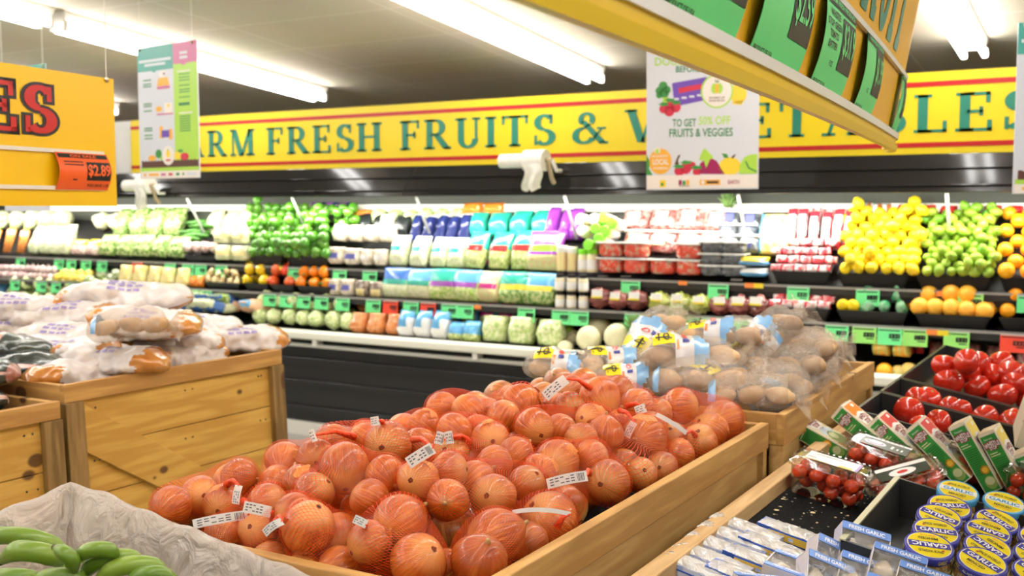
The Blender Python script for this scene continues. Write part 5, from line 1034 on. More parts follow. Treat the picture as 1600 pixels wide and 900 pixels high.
def potato_bags():
    SKIN = mat('potato_skin', (.46, .27, .12), .55, (.64, .43, .23), 7, var=.15, bump=.3, bscale=30)
    pot = []
    for k in range(3): pot.append(MB().ball((0, 0, 0), (.046, .031, .028), 14, 0, blob(300 + k, 9, 4, .15)).mesh('potato', SKIN, True))
    CL = film('clear_bag_film', (.99, .96, .92), .15, .12, (.78, .66, .54), .17, 42, 1.0); YP = mat('yellow_print', (.88, .74, .03), .25, coat=.6); WP = mat('pale_print', (.72, .72, .76), .25, coat=.6); BP = mat('blue_print', (.20, .42, .72), .25, coat=.6)
    OP = mat('orange_print', (.70, .22, .04), .3, coat=.5); RP = mat('red_print', (.70, .03, .03), .3); NV = mat('navy_print', (.05, .06, .30), .3)
    L, W, H = .265, .16, .115; kinds = []
    for k in range(4):
        f = sack_fn(L, W, H, 310 + k, .16, .12)
        def pick(u, q, k=k):
            if not (-.15 < math.sin(q)) : return 0
            w_ = .015 * math.sin(3 * q + k)
            if k == 3: return 3 if .10 < u < .16 else 0
            if .14 + w_ < u < .33 + w_: return 1 if .25 < q < 2.5 else 0
            if .33 + w_ <= u < .50 + w_: return 2
            if .50 + w_ <= u < .60 + w_ * 2: return 3
            return 0
        me = sack_mesh('potato_bag', f, pick, [CL, YP, WP, BP], 30, 26); pr = MB(); pn = MB()
        if k < 3:
            fn = lambda a, b: f(.235 - b * .15, 1.45 - a * 1.0, .0018)
            write(pn, '10', lambda a, b: f(.17 + a * .13, 1.75 - b * 1.4 + .3, .0018), (.5, .1, .8, .45), 0); patch(pn, lambda a, b: f(a, b, .0018), .16, 1.9, .31, 2.0, 0, 3, 1); patch(pn, lambda a, b: f(a, b, .0018), .17, .95, .30, 1.02, 0, 3, 1)
            disc(pr, lambda a, b: f(a, b, .0018), .42, 1.85, .03, .22, 1, 10); patch(pr, lambda a, b: f(a, b, .002), .40, 2.15, .46, 2.35, 2, 2, 2); patch(pr, lambda a, b: f(a, b, .002), .345, 2.2, .37, 2.7, 3, 1, 3)
        tail = MB(); q = random.Random(k)
        for j in range(5):
            a = j * 1.25 + k; tail.grid(lambda s, t_, a=a: (L / 2 - .02 + .035 * s, math.cos(a) * (.012 + .035 * s) + (t_ - .5) * .05 * math.sin(a) * (.4 + s), math.sin(a) * (.012 + .03 * s) + (t_ - .5) * .05 * math.cos(a) * (.4 + s)), 3, 3)
        kinds.append((f, me, (pr.mesh('bag_print', [DARKTXT, RP, NV, OP]), pn.mesh('bag_number', DARKTXT)) if pr.v else None, tail.mesh('gathered_tail', CL, True)))
    spec = [(848, 592, 1.045, 20, 0, 1.0, 'clear potato bag with yellow and blue print at the near aisle corner'), (968, 572, 1.05, 32, 1, 1.0, 'potato bag with yellow and blue print behind the onions, second from the aisle'), (1022, 530, 1.12, 62, 2, 1.0, 'potato bag standing up with a yellow patch in front of the pineapples'),
            (1082, 560, 1.10, 25, 0, 1.1, 'large potato bag with yellow white and blue bands in the middle of the heap'), (1128, 528, 1.14, 15, 1, 1.0, 'potato bag with orange and yellow print lying at the top of the heap'), (1200, 530, 1.13, 40, 2, 1.0, 'potato bag with a peaked top and yellow patch at the back'),
            (1070, 606, 1.05, 10, 3, 1.1, 'clear potato bag with a blue seam right behind the onions'), (985, 600, 1.03, 28, 1, .9, 'potato bag with pale print wedged behind the far onions'), (1165, 575, 1.06, 58, 3, 1.0, 'clear potato bag right of the big banded bag'),
            (1240, 572, 1.06, 20, 3, 1.0, 'clear potato bag in the middle of the right side of the heap'), (1290, 572, 1.04, 48, 3, 1.0, 'clear potato bag near the far rim board with a standing corner'), (1330, 573, 1.03, 80, 3, 1.0, 'clear potato bag at the far right corner of the crate'),
            (1222, 600, 1.03, 35, 3, 1.0, 'clear potato bag against the rim board with blue seam'), (1282, 588, 1.03, 62, 3, .95, 'clear potato bag against the rim board, second from its far corner'), (1160, 632, 1.02, 20, 3, 1.0, 'clear potato bag at the near rim board corner beside the last onion'),
            (1258, 548, 1.09, 30, 3, 1.0, 'clear potato bag at the back right of the heap'), (1112, 590, 1.05, 75, 2, .95, 'potato bag with a gathered neck towards the onions'), (1345, 556, 1.06, 100, 3, 1.0, 'clear potato bag highest at the far rim board corner'), (1300, 548, 1.09, 30, 3, 1.0, 'clear potato bag at the back near the far corner'), (1262, 606, 1.02, 80, 3, .95, 'clear potato bag low against the middle of the rim board'), (206, 512, 1.12, 38, 3, 1.05, 'clear bag of tan potatoes lying among the white bags')]
    under = [(x, y) for x in (-1.26, -1.07, -.89) for y in (2.74, 3.05, 3.34)]
    allb = [(at_z(u, v, z), yaw, k, s, lab, True) for u, v, z, yaw, k, s, lab in spec] + [(Vector((x, y, .966)), 90, 3, .95, 'clear potato bag at the bottom of the potato crate', False) for i, (x, y) in enumerate(under)]
    rr = random.Random(5)
    for n, (p, yaw, k, s, lab, top) in enumerate(allb):
        f, me, pr, tl = kinds[k]; rot = Euler((rr.uniform(-.15, .15), rr.uniform(-.12, .12), rad(yaw)))
        if top and 'standing up' in lab or 'peaked' in lab: rot = Euler((0, -.6, rad(yaw)))
        if p.x > -2: p.x = max(-1.39, min(-.83, p.x)); p.y = max(2.62, min(3.47, p.y))
        o = solo('potato_bag', me, lab, 'bag', p, rot, s, 'clear potato bags' if top else 'bottom potato bags')
        if pr: ob('bag_print', pr[0], o); ob('bag_number', pr[1], o)
        ob('gathered_tail', tl, o); M = Matrix.Translation(p) @ rot.to_matrix().to_4x4() @ Matrix.Scale(s, 4)
        if top:
            for x in (-.074, .004, .072):
                for y in (-.029, .029):
                    q = M @ Vector((x + rr.uniform(-.003, .003), y, .006 + rr.uniform(-.003, .003)))
                    solo('potato', pot[rr.randrange(3)], 'brown potato inside the ' + lab.replace('clear ', '').replace('large ', '') if len(lab.split()) < 13 else 'brown potato inside ' + ' '.join(lab.split()[:12]), 'potato', q, (rr.uniform(-.3, .3), rr.uniform(-.3, .3), rad(yaw) + rr.uniform(-.3, .3)), s * rr.uniform(.80, .88), 'potatoes in bag %s' % lab)
        else:
            q = M @ Vector((0, 0, 0)); solo('potato', pot[0], 'brown potato in a bag at the bottom of the potato crate', 'potato', q, (0, 0, 0), 1.05, 'potatoes in the bottom bags')
potato_bags()# ------------------------------------------------------------------ sloping display on the right: bed falls away from the wooden rail
BX, BZ, BS = -.655, .868, .185
BT = math.atan(BS)                               # tilt of the bed
def bed(x): return BZ - BS * (x - BX)
def at_bed(u, v, h=0.0):
    d = ray(u, v); t = (BZ + h + BS * BX - EYE.z) / (d.z + BS * d.x); return EYE + d * t
def display():
    t = thing('sloping_display', 'sloping produce display with a pale wooden rail and speckled black mat', 'display stand', (-.2, 2.9, 0)); c = (-.2, 2.9, 0)
    P = lambda nm, mb, m, **k: shift(mb, c).build(nm, m, t, **k)
    y0, y1, xr = 1.1, 4.62, .62
    P('rail', MB().span((-.692, y0, .845), (-.655, y1, .90)), W_RAIL, bevel=.003)
    P('side_panel', MB().span((-.69, y0, .0), (-.66, y1, .845)), W_PLY)
    P('far_rail', MB().hexa([(-.655, y1 - .03, .80), (xr, y1 - .03, bed(xr) - .06), (xr, y1, bed(xr) - .06), (-.655, y1, .80)], [(-.655, y1 - .03, .90), (xr, y1 - .03, bed(xr) + .03), (xr, y1, bed(xr) + .03), (-.655, y1, .90)]), W_RAIL)
    P('front_rail', MB().hexa([(xr, y0, 0), (xr + .03, y0, 0), (xr + .03, y1, 0), (xr, y1, 0)], [(xr, y0, bed(xr) + .04), (xr + .03, y0, bed(xr) + .04), (xr + .03, y1, bed(xr) + .04), (xr, y1, bed(xr) + .04)]), W_RAIL)
    n = 40; m = MB(); m.hexa([(-.655, y0, BZ - .02), (xr, y0, bed(xr) - .02), (xr, y1, bed(xr) - .02), (-.655, y1, BZ - .02)], [(-.655, y0, BZ), (xr, y0, bed(xr)), (xr, y1, bed(xr)), (-.655, y1, BZ)])
    P('black_mat', m, SPECK)
display()
def crumbs():
    mb = MB(); rr = random.Random(3)
    for i in range(26):
        p = at_bed(rr.uniform(1180, 1330), rr.uniform(775, 845), .003); mb.ball(p, (rr.uniform(.001, .004), rr.uniform(.001, .004), .0012), 6)
    for u, v in ((1213, 797), (1230, 831), (1164, 834), (1270, 801), (1172, 833)): mb.ball(at_bed(u, v, .003), (.006, .004, .002), 7)
    c = at_bed(1240, 810); o = solo('crumbs', shift(mb, c).mesh('crumbs', mat('skin_crumb', (.72, .58, .35), .7)), 'pale crumbs of dry skin scattered on the black mat', 'crumbs', c); o['kind'] = 'stuff'
crumbs()
def bin_box(label, x0, x1, y0, y1, h, edge=True):
    w_ = .008; c = ((x0 + x1) / 2, (y0 + y1) / 2, bed((x0 + x1) / 2)); t = thing('display_bin', label, 'bin', c)
    Z = lambda x, k: bed(x) + k; mb = MB()
    def slab(xa, xb, ya, yb, ka, kb): mb.hexa([(xa, ya, Z(xa, ka)), (xb, ya, Z(xb, ka)), (xb, yb, Z(xb, ka)), (xa, yb, Z(xa, ka))], [(xa, ya, Z(xa, kb)), (xb, ya, Z(xb, kb)), (xb, yb, Z(xb, kb)), (xa, yb, Z(xa, kb))])
    slab(x0, x1, y0, y1, .001, .006); slab(x0, x0 + w_, y0, y1, .006, h); slab(x1 - w_, x1, y0, y1, .006, h); slab(x0 + w_, x1 - w_, y0, y0 + w_, .006, h); slab(x0 + w_, x1 - w_, y1 - w_, y1, .006, h)
    shift(mb, c).build('bin_body', mat('bin_black', (.018, .018, .018), .4), t)
    if edge:
        e = MB(); e.hexa([(x0 - .003, y0, Z(x0, h - .004)), (x0 + w_, y0, Z(x0, h - .004)), (x0 + w_, y1, Z(x0, h - .004)), (x0 - .003, y1, Z(x0, h - .004))], [(x0 - .003, y0, Z(x0, h + .002)), (x0 + w_, y0, Z(x0, h + .002)), (x0 + w_, y1, Z(x0, h + .002)), (x0 - .003, y1, Z(x0, h + .002))])
        shift(e, c).build('rim_trim', mat('bin_trim', (.50, .48, .32), .4), t)
    return t
pj0, pj1 = at_bed(1290, 860, .09), at_bed(1405, 745, .09)
JX = (pj0.x + pj1.x) / 2; JY = pj1.y
bin_box('black bin with a cream edge holding the jars of minced garlic', JX, .30, 1.885, JY, .088)
yA, yB = at_bed(1416, 592, .085).y, at_bed(1396, 616, .085).y
bin_box('far black bin heaped with large red tomatoes', -.645, .5, yA, 4.55, .085, False)
bin_box('narrow black bin with a few tomatoes in the middle of three', -.645, .5, yB, yA - .012, .085, False)
bin_box('nearest black tomato bin behind the row of green boxes', -.645, .5, yB - .34, yB - .012, .085, False)
# ---- tomatoes
def tomatoes():
    TM = mat('tomato_skin', (.70, .035, .012), .16, (.58, .02, .008), 4, var=.1, coat=.6); CAL = mat('tomato_scar', (.42, .30, .10), .6)
    r = .5; me = MB().ball((0, 0, 0), (1, 1, .86), 22, 0, lambda d: (1 - .10 * max(0, d.z - .75) / .25) * (1 + .025 * math.cos(5 * math.atan2(d.y, d.x)) * (1 - abs(d.z)))).mesh('tomato', TM, True)
    sc = MB().ball((0, 0, .76), (.12, .12, .03), 8).mesh('stem_scar', CAL, True)
    def put(u, v, d, h, lab, grp):
        p = at_bed(u, v, h); tt = depth(p); rr_ = min(.05, max(.036, d * tt / 2 / FPX))
        o = solo('tomato', me, lab, 'tomato', p, (random.uniform(-1.2, 1.2), random.uniform(-1.2, 1.2), random.uniform(0, 6)), rr_, grp); ob('stem_scar', sc, o)
    for u, v, d, h in ((1482, 597, 46, .06), (1527, 605, 42, .06), (1566, 618, 46, .06), (1608, 622, 48, .06), (1640, 632, 46, .06), (1514, 581, 40, .10), (1554, 588, 42, .10), (1586, 600, 42, .10), (1476, 571, 42, .11), (1510, 565, 42, .15), (1528, 568, 40, .13), (1564, 569, 44, .14), (1578, 581, 42, .13), (1596, 586, 42, .12), (1630, 600, 46, .12), (1500, 590, 40, .05), (1545, 600, 40, .05)):
        put(u, v, d, h, 'glossy red tomato in the heap in the far black bin', 'tomatoes in the far bin')
    for u, v, d in ((1450, 623, 42), (1432, 622, 34), (1482, 638, 40), (1500, 641, 36), (1538, 653, 44), (1580, 655, 40)): put(u, v, d, .055, 'red tomato low in the narrow middle bin', 'tomatoes in the middle bin')
    for u, v, d in ((1420, 643, 48), (1466, 660, 42), (1440, 668, 40), (1580, 662, 40)): put(u, v, d, .06, 'red tomato behind the row of green boxes', 'tomatoes in the nearest bin')
tomatoes()
# ---- green batter mix boxes leaning in a row
def boxes():
    CREAM = mat('carton_white', (.82, .72, .56), .5); GR = mat('carton_green', (.04, .28, .05), .35); DG = mat('carton_dark_green', (.015, .12, .02), .5); MR = mat('carton_maroon', (.25, .012, .025), .4); WH = mat('carton_print_white', (.85, .82, .78), .5)
    GOLD = mat('medal_gold', (.60, .28, .02), .3); GOLD2 = mat('medal_light', (.85, .52, .06), .3); TOMG = mat('green_tomato_print', (.28, .40, .10), .4); TOML = mat('tomato_slice_print', (.62, .66, .35), .4); BR = mat('fried_print', (.36, .15, .03), .4, (.55, .30, .08), 60)
    SKY = mat('plate_print', (.55, .66, .78), .4); GREY = mat('train_print', (.45, .43, .42), .5)
    tops = {'o': mat('panel_orange', (.80, .22, .02), .4), 'r': mat('panel_red', (.62, .05, .05), .4), 'y': mat('panel_yellow', (.80, .62, .10), .4), 'w': mat('panel_glare', (.82, .76, .66), .35)}  # pale 'w' panel: glare on the flattest box put into its colour
    L, T, D = .178, .043, .092
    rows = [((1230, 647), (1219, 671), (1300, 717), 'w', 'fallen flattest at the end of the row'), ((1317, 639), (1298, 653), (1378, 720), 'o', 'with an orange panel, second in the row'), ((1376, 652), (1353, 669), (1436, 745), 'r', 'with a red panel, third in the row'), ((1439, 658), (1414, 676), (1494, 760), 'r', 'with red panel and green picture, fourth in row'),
            ((1506, 663), (1481, 671), (1537, 768), 'y', 'with a yellow panel, fifth in the row'), ((1556, 669), (1527, 682), (1578, 775), 'y', 'with a yellow and red panel, sixth in the row'), ((1602, 702), (1580, 716), (1628, 800), 'y', 'cut by the right frame edge, lying over the next')]
    for i, (tr, tl, bl, pan, desc) in enumerate(rows):
        yp = 2.73 + .012 * i + (.02 if i == 6 else 0)
        A, B_ = at_y(*tl, yp), at_y(*bl, yp); e1 = (B_ - A); e1.y = 0; e1 = e1.normalized(); e3 = Vector((.05, 1, 0)).normalized(); e2 = e3.cross(e1).normalized()
        if e2.x < 0: e2 = -e2
        e3 = e1.cross(e2).normalized(); e3 = -e3 if e3.y < 0 else e3
        lab = 'green tomato batter box leaning left, ' + desc
        t = thing('batter_mix_box', lab, 'box', A + e1 * L, group=None); o = A + e1 * L
        pt = lambda a, b, c: A + e1 * a + e2 * b + e3 * c - o           # a down the box, b across its green side, c into the row
        m = MB(); m.hexa([pt(L, 0, 0), pt(L, T, 0), pt(L, T, D), pt(L, 0, D)], [pt(0, 0, 0), pt(0, T, 0), pt(0, T, D), pt(0, 0, D)])
        m.build('carton', CREAM, t, bevel=.0012)
        s = MB(); g = lambda x, y: pt(x, y, -.0007); g2 = lambda x, y: pt(x, y, -.0012); g3 = lambda x, y: pt(x, y, -.0017)
        s.poly([g(.006, .003), g(.006, T - .003), g(L - .003, T - .003), g(L - .003, .003)][::-1], 0)
        lg = lambda x, y: g2(.030 - y * .014 + x * .004 * 0, .0215 + x * .017)       # brand lines run across the side
        patch(s, lambda x, y: lg(x, y), -.62, -1.0, .62, -.25, 2); write(s, 'WHISTLE', lambda x, y: g3(.027 - y * .012 + abs(x) * .008, .0215 + x * .036), (0, 0, 1, 1), 3, .03)
        patch(s, lambda x, y: g2(.027 - y * .013 + abs(x) * .008, .0215 + x * .038), -.5, -.65, .5, .62, 2, 6, 1)
        write(s, 'STOP', lambda x, y: g3(.0385 - y * .009, .0215 + x * .018), (0, 0, 1, 1), 3, .03); write(s, 'Recipes', lambda x, y: g3(.0155 - y * .006, .0195 + x * .019), (0, 0, 1, 1), 3)
        for k, w_ in enumerate((.6, .75)): patch(s, lambda x, y: g2(.05 + k * .006 + x, y), 0, .006, .0025, .006 + (T - .012) * w_, 4)
        for k in range(13): patch(s, lambda x, y: g2(.066 + k * .0052 + x, y), 0, .006, .0018, .006 + (T - .012) * (.95 if k < 7 else .62 + .1 * (k % 2)), 1)
        disc(s, lambda x, y: g2(.122 + x, T - .014 + y), 0, 0, .0105, .0105, 5, 24, .06); disc(s, lambda x, y: g3(.122 + x, T - .014 + y), 0, 0, .007, .007, 6, 16)
        disc(s, lambda x, y: g2(L - .024 + x, T - .016 + y), 0, 0, .017, .0135, 7, 20); disc(s, lambda x, y: g3(L - .028 + x, T - .016 + y), 0, 0, .010, .011, 8, 20)
        s.build('green_side', [GR, DG, MR, WH, TOML, GOLD, GOLD2, TOMG, TOML], t)
        q = MB(); h1 = lambda x, y: pt(x, T + .0007, y); h2 = lambda x, y: pt(x, T + .0012, y); h3 = lambda x, y: pt(x, T + .0017, y)
        patch(q, h1, .006, .006, .042, D - .006, 0); patch(q, h2, .010, D * .55, .020, D * .75, 1); patch(q, h1, .06, .004, L * .80, D - .004, 5); patch(q, h1, L * .8, .004, L - .003, D - .004, 3)
        disc(q, h2, .062, D / 2, .026, D * .42, 1, 24); write(q, 'WHISTLE', lambda x, y: h3(.052 - y * .014 + abs(x) * .01, D / 2 + x * D * .72), (0, 0, 1, 1), 2, .03); write(q, 'STOP', lambda x, y: h3(.070 - y * .014, D / 2 + x * D * .42), (0, 0, 1, 1), 2, .03)
        disc(q, h2, .100, D / 2, .018, D * .36, 4, 20); disc(q, h2, L * .74, D * .5, .03, D * .36, 6 if i not in (1, 2) else 3, 20); disc(q, h3, L * .68, D * .45, .014, D * .2, 7, 16)
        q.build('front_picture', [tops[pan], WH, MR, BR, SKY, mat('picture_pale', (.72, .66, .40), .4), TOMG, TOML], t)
        fl = MB(); fl.hexa([pt(-.0008, .001, .002), pt(-.0008, T - .001, .002), pt(-.0008, T - .001, D - .002), pt(-.0008, .001, D - .002)], [pt(-.0022, .001, .002), pt(-.0022, T - .001, .002), pt(-.0022, T - .001, D * .52), pt(-.0022, .001, D * .52)])
        fl.build('end_flap', mat('carton_inner', (.72, .60, .44), .6), t)
    # one box lying with its cream base towards the viewer
    A = at_y(1618, 668, 2.95); t = thing('batter_mix_box', 'batter box lying with its cream end facing out at the right frame edge', 'box', A)
    R_ = Euler((rad(12), rad(14), rad(10))).to_matrix(); m = MB().box((0, .07, 0), (.085, .14, .11), 0, R_); m.build('carton', CREAM, t, bevel=.0012)
    q = MB(); f = lambda x, y: R_ @ Vector((x, -.0009, y)); patch(q, f, -.03, -.045, -.012, -.02, 1); write(q, 'WHISTLE', f, (.0, .015, .035, .008), 0); write(q, 'STOP', f, (0, .004, .02, .008), 0); write(q, 'Recipes', f, (-.026, .008, .014, .006), 0)
    q.build('end_print', [mat('print_brown', (.25, .12, .08), .5), mat('barcode_grey', (.55, .52, .55), .5)], t)
boxes()
# ---- clear clamshells of small tomatoes
def clamshells():
    m, t_, b, N, Lk = nt('clear_shell'); t_.nodes.remove(b)
    tr = N('ShaderNodeBsdfTransparent'); tr.inputs[0].default_value = (.96, .95, .94, 1); gl = N('ShaderNodeBsdfGlossy'); gl.inputs['Roughness'].default_value = .08; fr = N('ShaderNodeLayerWeight'); fr.inputs[0].default_value = .35
    mr = N('ShaderNodeMapRange'); mr.inputs[3].default_value = .06; mr.inputs[4].default_value = .75; Lk(fr.outputs['Facing'], mr.inputs[0]); ms = N('ShaderNodeMixShader'); Lk(mr.outputs[0], ms.inputs[0]); Lk(tr.outputs[0], ms.inputs[1]); Lk(gl.outputs[0], ms.inputs[2]); Lk(ms.outputs[0], t_.nodes['Material Output'].inputs[0])
    SH = m; CT = mat('cherry_tomato_skin', (.62, .03, .012), .15, (.75, .09, .02), 20, var=.12, coat=.5)
    w_, d, h = .168, .105, .062
    tray_ = MB()
    def ring(z, k, n=28):
        out = []
        for j in range(n):
            a = 2 * PI * j / n; c, s = math.cos(a), math.sin(a); p = 5; r = (abs(c) ** p + abs(s) ** p) ** (-1 / p); out.append((c * r * w_ / 2 * k, s * r * d / 2 * k, z))
        return out
    def shell(mb, levels, cap_low=False, cap_high=False, m=0):
        n = 28; vs = [p for z, k in levels for p in ring(z, k, n)]; kk = len(levels)
        fs = [(i * n + j, i * n + (j + 1) % n, (i + 1) * n + (j + 1) % n, (i + 1) * n + j) for i in range(kk - 1) for j in range(n)]
        if cap_low: fs.append(tuple(range(n - 1, -1, -1)))
        if cap_high: fs.append(tuple((kk - 1) * n + j for j in range(n)))
        mb.add(vs, fs, m)
    shell(tray_, [(0, .84), (.004, .87), (h * .5, .92), (h, .97), (h + .001, 1.06), (h + .004, 1.06)], True); tm = tray_.mesh('clear_tray', SH, True, sharp=50)
    lid = MB(); shell(lid, [(h + .006, 1.07), (h + .009, 1.06), (h + .012, 1.0), (h + .022, .97), (h + .024, .91), (h + .020, .89), (h + .020, .86)], False, True)
    for j in range(12): lid.tube([(-w_ * .44 + j * w_ * .08, -d * .46, h + .013), (-w_ * .44 + j * w_ * .08, -d * .45, h + .024)], .003, 6)
    for j in range(12): lid.tube([(-w_ * .44 + j * w_ * .08, d * .46, h + .013), (-w_ * .44 + j * w_ * .08, d * .45, h + .024)], .003, 6)
    lm = lid.mesh('clear_lid', SH, True, sharp=50)
    cm = MB().ball((0, 0, 0), (1, 1, .95), 14).mesh('cherry_tomato', CT, True)
    W2 = mat('clamshell_label_white', (.85, .84, .82), .3); YO = mat('clamshell_label_yellow', (.82, .55, .05), .3); BK = mat('clamshell_label_dark', (.015, .03, .02), .3); PP = mat('label_violet', (.30, .18, .50), .3); RD = mat('label_red', (.55, .03, .03), .3)
    def lab_white(s):
        z = h + .0225; f = lambda x, y: (x, y, z); g = lambda x, y: (x, y, z + .0005); patch(s, f, -.055, -.034, .062, .036, 0)
        patch(s, g, -.055, -.034, .0, -.030, 1); patch(s, g, .02, -.034, .05, -.02, 1); patch(s, g, .056, -.034, .062, .036, 3); patch(s, g, -.04, .018, .02, .021, 4)
        for k in range(6): patch(s, g, -.05 + k * .003, -.018, -.0488 + k * .003, -.006, 4)
    def lab_dark(s):
        z = h + .0225; f = lambda x, y: (x, y, z); g = lambda x, y: (x, y, z + .0005); k_ = lambda x, y: (x, y, z + .001)
        patch(s, f, -.055, -.034, .058, .036, 4); patch(s, g, -.055, .022, .058, .034, 0); disc(s, g, -.022, -.006, .026, .017, 0, 24); disc(s, k_, -.022, -.006, .02, .012, 3, 24); disc(s, lambda x, y: (x, y, z + .0015), -.022, -.006, .016, .009, 0, 20)
        patch(s, g, .016, -.018, .022, .004, 0); patch(s, g, .03, -.016, .034, -.004, 0); patch(s, g, .04, -.016, .044, -.002, 0)
        for k in range(7): patch(s, k_, -.03 + k * .011, .026, -.026 + k * .011, .03, 4)
    def lab_red(s):
        z = h + .0225; f = lambda x, y: (x, y, z); g = lambda x, y: (x, y, z + .0005); patch(s, f, -.055, -.034, .058, .036, 4); patch(s, g, -.055, .016, .058, .034, 0); disc(s, g, 0, -.008, .03, .02, 0, 24); disc(s, lambda x, y: (x, y, z + .001), 0, -.008, .012, .008, 5, 16)
    rr = random.Random(9)
    def put(p, rot, lb, label, n=12):
        o = thing('tomato_clamshell', label, 'clamshell', p, rot); ob('clear_tray', tm, o); ob('clear_lid', lm, o)
        s = MB(); lb(s); s.build('lid_label', [W2, YO, SH, PP, BK, RD], o); M = Matrix.Translation(p) @ Euler(rot).to_matrix().to_4x4()
        for k in range(2):
            for i in range(4):
                for j in range(3 if k else 2):
                    r = rr.uniform(.0155, .0175); x = -.056 + i * .037 + (.008 if j % 2 else 0) + rr.uniform(-.002, .002); y = (-.032 + j * .032) if k else (-.022 + j * .044)
                    if k == 0 and rr.random() < .15: continue
                    solo('cherry_tomato', cm, 'small red tomato inside the ' + label, 'tomato', M @ Vector((x, y, .019 + k * .030)), (rr.uniform(0, 6), rr.uniform(0, 6), 0), r, 'small tomatoes in the ' + label)
    put(at_bed(1288, 776, .002), (0, BT, rad(1)), lab_white, 'upright clamshell with a white label on the mat')
    put(at_bed(1368, 748, .002) + Vector((0, .02, 0)), (rad(4), BT + .03, rad(-2)), lab_dark, 'clamshell with dark label behind the white labelled one')
    put(at_bed(1425, 788, .012), (rad(8), -.32, rad(20)), lab_red, 'clamshell tipped up on its end beside the jar bin')
    put(at_bed(1488, 758, .002) + Vector((.02, .06, 0)), (0, BT, rad(2)), lab_dark, 'clamshell partly hidden between boxes and jars')
    put(at_bed(1604, 790, .01) + Vector((.02, .03, 0)), (0, BT, rad(4)), lab_red, 'clamshell with round logo at the right edge')
clamshells()
